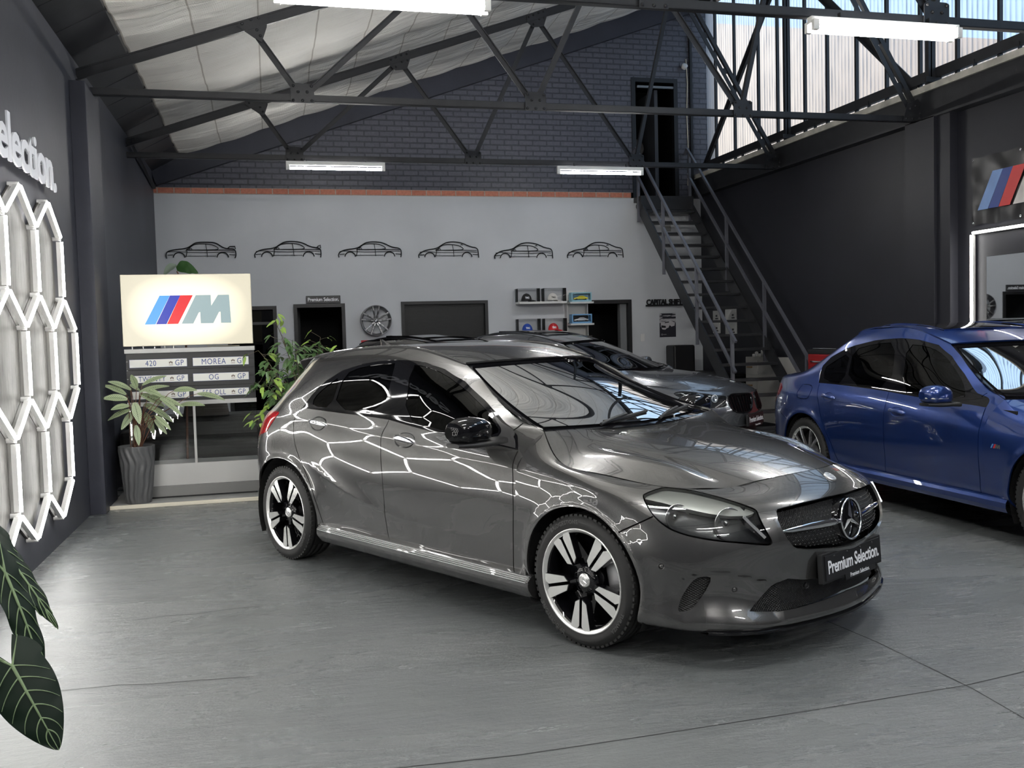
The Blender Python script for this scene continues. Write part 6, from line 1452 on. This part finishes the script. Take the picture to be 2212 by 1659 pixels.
# ---------------------------------------------------------------- staircase
stt = thing('staircase', 'dark steel staircase with open treads and tube handrails rising to the upper doorway', 'staircase', (0,0,0))
sl_ = .94
def zst(y): return 3.62-(14.80-y)*sl_
y_b = 14.80-3.62/sl_
for x, nm in ((5.97, 'stringer'), (6.86, 'stringer')):
    b = MB(); b.bar((x, 14.80, zst(14.80)-.02), (x, y_b-.02, zst(y_b-.02)-.03), .012, .20, up=(0,-.68,.73)); b.bar((x+.02, 14.80, zst(14.80)+.06), (x+.02, y_b, zst(y_b)+.06), .05, .010, up=(0,-.68,.73)); b.bar((x+.02, 14.86, zst(14.86)-.12), (x+.02, y_b+.1, zst(y_b+.1)-.12), .05, .010, up=(0,-.68,.73)); b.obj(nm, m_steel, stt)
for k in range(17):
    z = 3.43-k*.2035; y = 14.80-(3.62-z)/sl_
    if z > .1: MB().box(5.985, 6.85, y-.10, y+.13, z-.035, z, bev=.003).obj('tread', m_steel, stt)
b = MB(); b.box(5.95, 6.88, 14.62, 14.92, 3.60, 3.675); b.box(5.95, 6.88, 14.60, 14.62, 3.45, 3.675); b.obj('landing', m_steel, stt)
m_railp = mat('rail_steel', (.085,.088,.105), .38, noise=.1)
for x, posts in ((5.955, (14.72, 13.73, 12.58, 11.52)), (6.872, (14.72, 13.43, 12.30, 11.20))):
    for off, nm in ((.85, 'handrail'), (.43, 'middle_rail')):
        b = MB(); b.bar((x, 14.80, zst(14.80)+off+.02), (x, 11.42 if off > .5 and x < 6.5 else posts[-1]-.08, zst(11.42 if off > .5 and x < 6.5 else posts[-1]-.08)+off), .035, .035)
        if off > .5: b.bar((x, 14.80, zst(14.80)+off+.02), (x-.0, 14.9, zst(14.80)+off-.06), .035, .035)
        b.obj(nm, m_railp, stt)
    for y in posts: MB().box(x-.02, x+.02, y-.02, y+.02, max(0, zst(y)-.28), zst(y)+.85).obj('rail_post', m_railp, stt)
# things under the stairs
ck = thing('white_counter', 'pale counter with drawers and cut corners behind the staircase', 'counter', (0,0,0))
m_cnt = mat('pale_counter', (.34,.33,.31), .5)
b = MB(); b.prism([(11.75,.10),(13.0,.10),(13.0,1.04),(12.05,1.04),(11.78,.78),(11.75,.6)], Matrix(((0,0,1,6.94),(1,0,0,0),(0,1,0,0),(0,0,0,1))), .205); b.obj('counter_body', m_cnt, ck)
for z0, z1 in ((.78,1.0),(.5,.74),(.2,.46)):
    dr = MB().box(6.928, 6.94, 12.62, 12.98, z0, z1, bev=.002).obj('drawer', m_cnt, ck); MB().box(6.912, 6.928, 12.78, 12.93, (z0+z1)/2-.008, (z0+z1)/2+.008).obj('drawer_handle', mat('brass_pull', (.30,.16,.05), .4, .6), dr)
MB().box(6.94, 7.14, 11.70, 13.05, 0, .10).obj('counter_plinth', m_black, ck)
k_ = 0
for (y, h, w_) in ((12.92,.05,.03),(12.85,.09,.025),(12.76,.06,.035),(12.66,.13,.03),(12.58,.08,.04),(12.50,.20,.022),(12.42,.10,.025),(12.36,.12,.02)):
    k_ += 1; t = thing('small_bottle', ['squat white bottle at the far left end of the counter','thin white bottle on the pale counter','low white jar on the pale counter','tall white bottle on the pale counter','wide white tub on the pale counter','tallest white bottle in the middle of the counter','white bottle right of the tallest bottle','slim white bottle, rightmost on the counter'][k_-1], 'bottle', (7.04, y, 1.041), 0, 'bottles on the pale counter')
    b = MB(); b.lathe([(0,0),(w_,0),(w_,h*.75),(w_*.45,h*.85),(w_*.45,h),(0,h)], 14); b.obj('bottle_body', m_shelf, t)
    b = MB(); b.lathe([(0,h+.012),(w_*.5,h+.012),(w_*.5,h-.01)], 12); b.obj('bottle_cap', m_plast, t)

b = MB(); b.box(6.72, 7.10, 13.25, 14.75, 0, .78, bev=.04); b.box(6.42, 6.80, 14.45, 14.80, .0, 1.22, bev=.03); tag(b.obj('black_armchair', m_black), 'tall black armchair in the dark corner left of the stair foot', 'armchair'); bpy.data.objects['black_armchair'].location = (0, 0, 0)
for (y0, y1, z0, z1, lab) in ((14.25,14.49,1.60,1.77,'upper left notice in the frame on the wall behind the stairs'), (14.25,14.49,1.40,1.58,'lower left notice in the frame on the wall behind the stairs'), (13.68,14.05,1.60,1.78,'upper right white notice on the wall behind the stairs'), (13.68,14.05,1.37,1.57,'lower right white notice on the wall behind the stairs')):
    t = thing('framed_notice', lab, 'notice', (XR, y0, z0), 0, 'white notices behind the stairs'); MB().box(-.015, 0, 0, y1-y0, 0, z1-z0).obj('paper', m_shelf, t)
    b = MB(); b.box(-.017, -.015, .05, .15, .03, .05); b.box(-.017, -.015, .08, .14, .07, .10); b.obj('print', m_plate, t)
rb = thing('tool_chest', 'red tool chest standing against the right wall behind the blue car', 'tool chest', (6.80, 10.28, 0)); m_rc = mat('red_enamel', (.26,.010,.012), .35)
MB().box(-.10, .34, 0, .62, .06, 1.12, bev=.01).obj('cabinet', m_rc, rb)
for z in (.92,.76,.60): d_ = MB().box(-.115, -.10, .03, .59, z, z+.14, bev=.003).obj('drawer', m_rc, rb); MB().box(-.13, -.115, .1, .52, z+.10, z+.115).obj('drawer_pull', m_chrome, d_)
b = MB(); b.tube([(-.05,.05,1.19),(-.05,.57,1.19)], .01, 8); b.obj('top_bar', m_chrome, rb); MB().box(-.10, .34, 0, .62, 1.12, 1.18, bev=.008).obj('lid', m_plast, rb)

# ---------------------------------------------------------------- right wall: banner, mirror, LED frame
bn = thing('banner', 'black vinyl banner with striped M logo high on the right wall', 'banner', (XR, 8.47, 2.47))
def ban(i, j):
    y = -2.6*i; z = .70*j; e = min(i, 1-i, j*.35, (1-j)*.35)
    return (-.018-.010*math.sin(i*37+3*j)*math.sin(j*9+1)-.006*math.sin(i*90)*(1-j), y, z+.012*math.sin(i*PI*8)**2*(1 if j < .5 else -1))
m_vin = mat('black_vinyl', (.010,.010,.011), .36, bump=.25, bscale=6)
b = MB(); b.grid(ban, 80, 20); b.obj('vinyl_sheet', m_vin, bn)
BL = dict(light=mat('print_light_blue', (.16,.27,.52), .45, noise=.2, nscale=3), dark=mat('print_dark_blue', (.02,.045,.20), .4), red=mat('print_red', (.45,.03,.03), .4), m=mat('print_silver', (.48,.46,.44), .4, noise=.2, nscale=4))
m_logo(bn, Matrix(((0,0,-1,-.032),(-1,0,0,-.10),(0,1,0,.155),(0,0,0,1))), .37, BL, .002, 1.0)
for y in (-.02, -.66, -1.3, -1.94):
    for z in (.03, .67): b = MB(); b.lathe([(.004,0),(.005,.003),(.010,.003),(.012,0)], 14, Matrix(((0,0,-1,-.030),(-1,0,0,y-.01),(0,1,0,z),(0,0,0,1)))); b.obj('eyelet', m_chrome, bn)
lf = thing('mirror_light', 'bright white LED tube frame around the mirror on the right wall', 'wall light', (XR, 8.44, 2.40))
for a, c in (((0,-.02,0),(0,-2.6,0)), ((0,0,-.02),(0,0,-1.75)), ((0,-2.62,-.02),(0,-2.62,-1.75)), ((0,-.02,-1.77),(0,-2.6,-1.77))):
    b = MB(); b.bar(Vector(a)+Vector((-.03,0,0)), Vector(c)+Vector((-.03,0,0)), .03, .03, up=(1,0,0)); q = b.obj('tube_profile', m_house, lf)
    b = MB(); b.tube([Vector(a)+Vector((-.052,0,0)), Vector(c)+Vector((-.052,0,0))], .013, 10); b.obj('light_tube', m_led, q)
m_mir = mat('mirror_silver', (.80,.82,.83), .015, 1)
mi = thing('wall_mirror', 'large frameless wall mirror inside the LED frame, reflecting the back wall', 'mirror', (XR, 8.26, .75)); MB().box(-.02, -.014, -2.3, 0, 0, 1.39).obj('mirror_glass', m_mir, mi); MB().box(-.014, 0, -2.28, -.02, .02, 1.37).obj('backing', m_black, mi); mi.rotation_euler.z = -.0045
# floor joints
for pts, w_, lab in (([(2.64,9.0),(2.655,6.6),(2.65,4.2),(2.69,3.8),(2.697,3.2),(2.64,2.6),(2.62,1.2)], .005, 'straight joint in the floor running from under the grey hatchback to the lower right corner'), ([(-1.5,3.23),(.37,3.20),(.8,3.17),(1.28,3.18),(1.9,3.20),(2.69,3.235),(3.03,3.29),(5.5,3.40),(7.1,3.4)], .004, 'thin joint crossing the floor in the foreground from side to side')
        , ([(-.78,5.375),(-.6,5.40),(-.45,5.385),(-.28,5.42),(-.118,5.42)], .004, 'short jagged crack in the bright patch of floor, the farther one'), ([(-.95,4.37),(-.71,4.365),(-.55,4.33),(-.35,4.31),(-.145,4.285)], .004, 'short jagged crack in the bright patch of floor, the nearer one')):
    tag(crack(pts, w_), lab, 'crack', 'cracks in the painted floor')
# ---------------------------------------------------------------- plants
def leaf_mat(name, base, vein, spacing=9, width=.20, mid=.035, slant=.9, rough=.42, edge=None):
    """leaf with herringbone veins laid along its own length (uv: u along, v across)"""
    m = mat(name, base, rough); g = G(m); uv = g.new('UVMap'); sep = g.new('SeparateXYZ'); g.ln(uv.outputs[0], sep.inputs[0])
    a = g.math('ABSOLUTE', g.math('SUBTRACT', sep.outputs[1], .5)); s = g.math('FRACT', g.math('SUBTRACT', g.math('MULTIPLY', sep.outputs[0], spacing), g.math('MULTIPLY', a, slant*spacing*.25)))
    tri = g.math('ABSOLUTE', g.math('SUBTRACT', s, .5)); side = g.math('LESS_THAN', tri, width/2); md = g.math('LESS_THAN', a, mid)
    f = g.math('MAXIMUM', side, md); n = g.new('TexNoise', Scale=18, Detail=3); g.ln(uv.outputs[0], n.inputs['Vector'])
    f = g.math('MULTIPLY', f, g.math('MULTIPLY_ADD', n.outputs['Fac'], .5, .65))
    mx = g.new('Mix', _data_type='RGBA'); mx.inputs[6].default_value = (*base, 1); mx.inputs[7].default_value = (*vein, 1); g.ln(f, mx.inputs[0]); g.ln(mx.outputs[2], g.b.inputs['Base Color'])
    g.b.inputs['Subsurface Weight'].default_value = 0
    return m
def leaf_geo(b, p, d, up, L, Wd, droop=.35, fold=.18, wave=.0, nu=10, nv=4, base_w=.0, tipw=.0, hook=0):
    """one leaf from p along d"""
    d = Vector(d).normalized(); up = Vector(up); sd = d.cross(up).normalized(); up = sd.cross(d)
    def f(i, j):
        w = Wd*(math.sin(PI*min(1, i*.93+.05))**.75)*(1-.25*i)+.001
        if hook: w = Wd*hook(i)
        x = (j-.5)*2; q = p+d*(L*i*(1-.12*droop*i))-Vector((0,0,1))*(droop*L*i*i*.55)+up*(-fold*abs(x)*w*-1)+sd*(x*w)+up*(wave*math.sin(i*17+x*3)*w*abs(x))
        return q
    b.grid(f, nu, nv, 0, True, uv=True); return f
m_cal = leaf_mat('striped_leaf', (.30,.36,.21), (.035,.07,.03), 13, .26, .03, 1.2)
m_stem = mat('brown_stem', (.13,.06,.035), .6); m_soil = mat('potting_soil', (.03,.022,.016), .95, bump=.6, bscale=70)
r = random.Random(11)
pt = thing('potted_calathea', 'calathea with pale herringbone-striped leaves in a tall rippled grey pot', 'potted plant', (-1.222, 9.205, .028))
m_pot = mat('grey_ceramic', (.085,.086,.088), .38)
b = MB(); n = 96
def pot(i, j):
    z = .52*j; a = 2*PI*i; rr_ = .105+.052*j**.8; rp = .0055*math.sin(a*15+1.6*math.sin(j*7.5)+.8*math.sin(j*15))*min(1, j*9)*min(1, (1-j)*14+.15)
    return ((rr_+rp)*math.cos(a), (rr_+rp)*math.sin(a), z)
b.grid(pot, n*2, 40); b.lathe([(.157,.52),(.160,.525),(.152,.528),(.146,.515),(.14,.46)], 64); b.add([(.105*math.cos(2*PI*k/40), .105*math.sin(2*PI*k/40), 0) for k in range(40)], [list(range(40))[::-1]]); b.obj('pot', m_pot, pt)
MB().cyl((0,0,.46), .143, .02, 'z', 40).obj('soil', m_soil, pt)
O = Vector((-1.222, 9.205, .028))
def px_leaf(x, z, y=0.0): return Vector((x*.985, 9.16+y, 1.484+(z-1.484)*.985))-O
lv = [ # base point, tip point, half width (metres, on the plant's own plane)
 ((-1.30,1.02),(-1.52,1.14),.034),((-1.26,1.06),(-1.47,1.17),.030),((-1.28,.98),(-1.50,1.01),.040),((-1.26,.88),(-1.46,.80),.042),((-1.27,.92),(-1.42,.90),.035),
 ((-1.20,1.08),(-1.24,1.24),.030),((-1.16,1.10),(-.92,1.20),.026),((-1.18,1.04),(-.90,1.10),.030),((-1.14,1.06),(-.98,1.00),.032),((-1.18,1.02),(-.98,.90),.042),((-1.22,.95),(-1.18,.78),.042),
 ((-1.10,1.0),(-.80,.90),.036),((-1.0,.98),(-.82,.82),.030),((-.88,1.04),(-.66,1.05),.032),((-.68,1.0),(-.43,.94),.030),((-.84,.90),(-.60,.90),.030),((-1.16,.84),(-1.10,.66),.036),
 ((-1.10,.90),(-.92,.76),.036),((-1.22,.74),(-1.20,.58),.030),((-1.05,.82),(-.92,.70),.026),((-1.24,.86),(-1.34,.72),.034),((-1.16,.92),(-1.02,.84),.034),((-1.06,.78),(-.96,.66),.024),((-1.28,1.10),(-1.20,1.05),.03)]
fo = MB(); stm = MB()
for k, (a, c, w) in enumerate(lv):
    yy = r.uniform(-.12, .10); p = px_leaf(a[0], a[1], yy); q = px_leaf(c[0], c[1], yy+r.uniform(-.08, .05)); d = q-p; L = d.length
    up = Vector((0, -1, .75+.5*r.random())) if abs(d.x) > abs(d.z) else Vector((r.uniform(-.3,.3), -1, .1))
    leaf_geo(fo, p, d+Vector((0,0,.16*L)), up, L, w*1.05, .35, .15, .03, 12, 4)
    base = Vector((r.uniform(-.05,.05), r.uniform(-.05,.05), .47)); mdp = (base*.5+p*.5)+Vector((0,0,.06)); mdp.x = base.x*.7+p.x*.3
    stm.tube([base, mdp, p*.8+mdp*.2+Vector((0,0,.02)), p], [.004,.0035,.003,.0025], 6)
fo.obj('foliage', m_cal, pt); stm.obj('stems', m_stem, pt)

# weeping fig behind the hatchback
m_fig = leaf_mat('fig_leaf', (.055,.11,.035), (.10,.17,.07), 7, .06, .03, 1, .35)
m_figy = leaf_mat('young_fig_leaf', (.22,.34,.06), (.30,.42,.12), 7, .06, .03, 1, .35)
fg = thing('potted_fig', 'bushy green weeping fig with light young shoots, standing behind the rear of the grey hatchback', 'potted plant', (.34, 8.82, 0))
b = MB(); b.lathe([(0,0),(.15,0),(.19,.05),(.21,.34),(.20,.35),(.185,.33),(.0,.32)], 40); b.obj('pot', m_pot, fg)
fo = MB(); fy = MB(); stm = MB(); r = random.Random(5)
tips = [(-.36,1.69,0),(-.55,1.37,0),(-.60,1.02,.05),(-.30,1.50,-.1),(.13,1.50,.05),(.33,1.34,-.05),(.80,1.32,-.1),(1.0,1.20,0),(-.45,.80,0),(-.20,.75,.1),(.05,1.30,.2),(-.15,1.35,-.2),(.30,1.20,.2),(.60,1.20,.1),(-.50,1.15,-.15),(-.1,1.1,-.25),(.25,1.0,-.2),(-.35,1.15,.15),(.50,1.35,0),(.0,.95,.1),(-.6,.62,-.05),(-.42,.6,-.1),(.15,1.4,-.12),(.42,1.28,-.2),(-.25,1.25,.0),(-.48,1.0,-.25),(-.3,.9,-.28),(-.05,1.42,.0)]
for k, (tx, tz, ty) in enumerate(tips):
    tx = tx*.815; tz = 1.484+(tz-1.484)*.815; ty = ty*.8; o = Vector((0,0,.33)); tip = Vector((tx, ty, tz)); mid_ = Vector((tx*.45+r.uniform(-.05,.05), ty*.5, .33+(tz-.33)*.72)); 
    P = [o*(1-t)**2+mid_*2*t*(1-t)+tip*t*t for t in [i/10 for i in range(11)]]; stm.tube(P, [.011-.0009*i for i in range(11)], 5)
    for i in range(22):
        t = .38+.62*i/21; q = o*(1-t)**2+mid_*2*t*(1-t)+tip*t*t; tw = Vector((r.uniform(-1,1), r.uniform(-1,1), r.uniform(-.35,.55))).normalized()
        e = q+tw*r.uniform(.03,.13)
        stm.tube([q, e], .0015, 3, cap=False)
        for _ in range(2):
            dd = Vector((tw.x+r.uniform(-.7,.7), tw.y+r.uniform(-.7,.7), -.35+r.uniform(-.4,.4)))
            leaf_geo(fy if (t > .86 and k % 4 < 2) else fo, e+Vector((r.uniform(-.02,.02),)*3), dd, (r.uniform(-.4,.4), -.5, 1), r.uniform(.055,.095), r.uniform(.013,.020), .6, .2, 0, 4, 2)
stm.obj('branches', mat('fig_bark', (.09,.075,.05), .8), fg); fo.obj('foliage', m_fig, fg); fy.obj('young_leaves', m_figy, fg)

# dark arrow-shaped leaves in the foreground

al = thing('potted_alocasia', 'alocasia with large dark green leaves and pale veins reaching in from the lower left corner', 'potted plant', (-1.12, 2.75, 0))
OA = Vector((-1.12, 2.75, 0))
b = MB(); b.lathe([(0,0),(.15,0),(.20,.30),(.21,.31),(.19,.30),(0,.28)], 40); b.obj('pot', m_pot, al)
def aloc(nm, attach, tip, wd, side, lobes=True, wave=.03, bend=.12):
    """leaf blade: attach is where the stalk meets, lobes run back behind it"""
    p = Vector(attach)-OA; q = Vector(tip)-OA; d = (q-p); L = d.length; d.normalize(); n = Vector(side); s_ = d.cross(n).normalized(); n = s_.cross(d); b = MB(); nv = 14
    prof = lambda u: (math.sin(PI*(.30+.70*u))**.72)*(1-.18*u)
    for sg in (1, -1):
        def f(i, j):
            u = -.30+1.30*i
            if u < 0: inner = .0+(.42*(-u/.30)**1.2); outer = .96*math.sqrt(max(0, 1-(-u/.30)**2*.97))*(1.0)+.03; outer = max(outer, inner+.01)
            else: inner = 0; outer = prof(u)
            w = inner+(outer-inner)*j
            return p+d*(L*u)+s_*(sg*w*wd)+n*(bend*L*(.25-(u-.3)**2)+wave*wd*math.sin(u*19+j*2)*j*j-.16*wd*w*w)
        base = len(b.f); nu = 40
        vs = [f(i/nu, j/nv) for i in range(nu+1) for j in range(nv+1)]; w_ = nv+1; fs = [[i*w_+j, (i+1)*w_+j, (i+1)*w_+j+1, i*w_+j+1] for i in range(nu) for j in range(nv)]
        b.add(vs, fs, 0, True)
    o = b.obj(nm, m_leafd, al); v = MB(); up_ = n*.0016
    at = lambda u, w: p+d*(L*u)+s_*(w*wd)+n*(bend*L*(.25-(u-.3)**2)+wave*wd*math.sin(u*19+2*abs(w))*w*w-.16*wd*w*w)
    for sgn in (1, -1):
        v.tube([at(i/24, 0)+up_*sgn for i in range(25)], [.0045*(1-i/26)+.0006 for i in range(25)], 6)
        for s2 in (1, -1):
            for k, u0 in enumerate((.0, .14, .30, .46, .62, .76)):
                pts = [at(min(.99, u0+.12*t+.10*t*t), s2*t*prof(min(1, u0+.22*t))*.93)+up_*sgn for t in [i/10 for i in range(11)]]; v.tube(pts, [.0022*(1-i/11)+.0004 for i in range(11)], 5)
            pts = [at(-.27*t, s2*(.55*t))+up_*sgn for t in [i/8 for i in range(9)]]; v.tube(pts, [.0028*(1-i/9)+.0005 for i in range(9)], 5)
    v.obj('leaf_veins', m_vein, o); return o
m_leafd = mat('dark_leaf', (.003,.011,.005), .5, spec=.25); m_vein = mat('pale_vein', (.17,.24,.12), .5)
A1 = Vector((-.715,2.8,.617)); aloc('leaf', A1, (-.597,2.74,.392), .084, (.25,-1,.35))
A2 = Vector((-.775,3.0,.83)); aloc('leaf', A2, (-.660,2.95,.50), .045, (.9,-1,.3), wave=.12)
A3 = Vector((-.83,3.2,.86)); aloc('leaf', A3, (-.668,3.15,.612), .034, (.8,-1,.5), wave=.15)
A4 = Vector((-.86,3.3,.87)); aloc('leaf', A4, (-.735,3.25,.63), .034, (.8,-1,.5), wave=.15)
b = MB()
for A, sag in ((A1,.25),(A2,.22),(A3,.2),(A4,.2)):
    p = A-OA; o = Vector((0,0,.28)); md_ = Vector((p.x*.25, p.y*.5, p.z+sag)); b.tube([o*(1-t)**2+md_*2*t*(1-t)+p*t*t for t in [i/14 for i in range(15)]], [.009-.0004*i for i in range(15)], 8)
b.obj('stalks', mat('green_stalk', (.10,.15,.06), .45), al)
# broad leaf showing over the light box
mo = thing('potted_rubber_plant', 'plant behind the light box, one broad green leaf folded over its top edge', 'potted plant', (-.85, 9.97, .028))
b = MB(); b.lathe([(0,0),(.12,0),(.16,.28),(.15,.28),(0,.27)], 32); b.obj('pot', m_pot, mo)
m_bl = mat('broad_green_leaf', (.025,.07,.018), .4); m_bl2 = mat('grey_green_leaf', (.16,.20,.16), .4)
b = MB(); b.tube([Vector((0,0,.25)), Vector((.02,.05,1.2)), Vector((.06,0,2.0)), Vector((-.02,-.03,2.16))], [.012,.011,.008,.006], 8); b.obj('stem', m_stem, mo)
b = MB(); leaf_geo(b, Vector((-.02,-.03,2.18)), (.85,-.15,.35), (-.2,-.9,.5), .25, .09, .9, .10, .08, 12, 6); b.obj('leaf', m_bl, mo)
b = MB(); leaf_geo(b, Vector((-.02,-.03,2.22)), (-.30,-.2,-.1), (-.6,-.8,.3), .16, .055, .8, .3, .05, 10, 6); b.obj('leaf', m_bl2, mo)
sp = thing('small_plant', 'small green shoot behind the roof of the second grey car', 'potted plant', (3.62, 14.55, 0))
b = MB(); b.lathe([(0,0),(.12,0),(.14,1.15),(0,1.15)], 24); b.obj('pot', m_pot, sp); b = MB()
for dx, dz in ((-.10,.22),(.02,.30),(.12,.30),(.17,.22)): leaf_geo(b, Vector((0,0,1.13)), (dx, -.03, dz), (.3,-1,.2), .38, .022, .2, .2, 0, 8, 2)
b.obj('foliage', m_figy, sp)
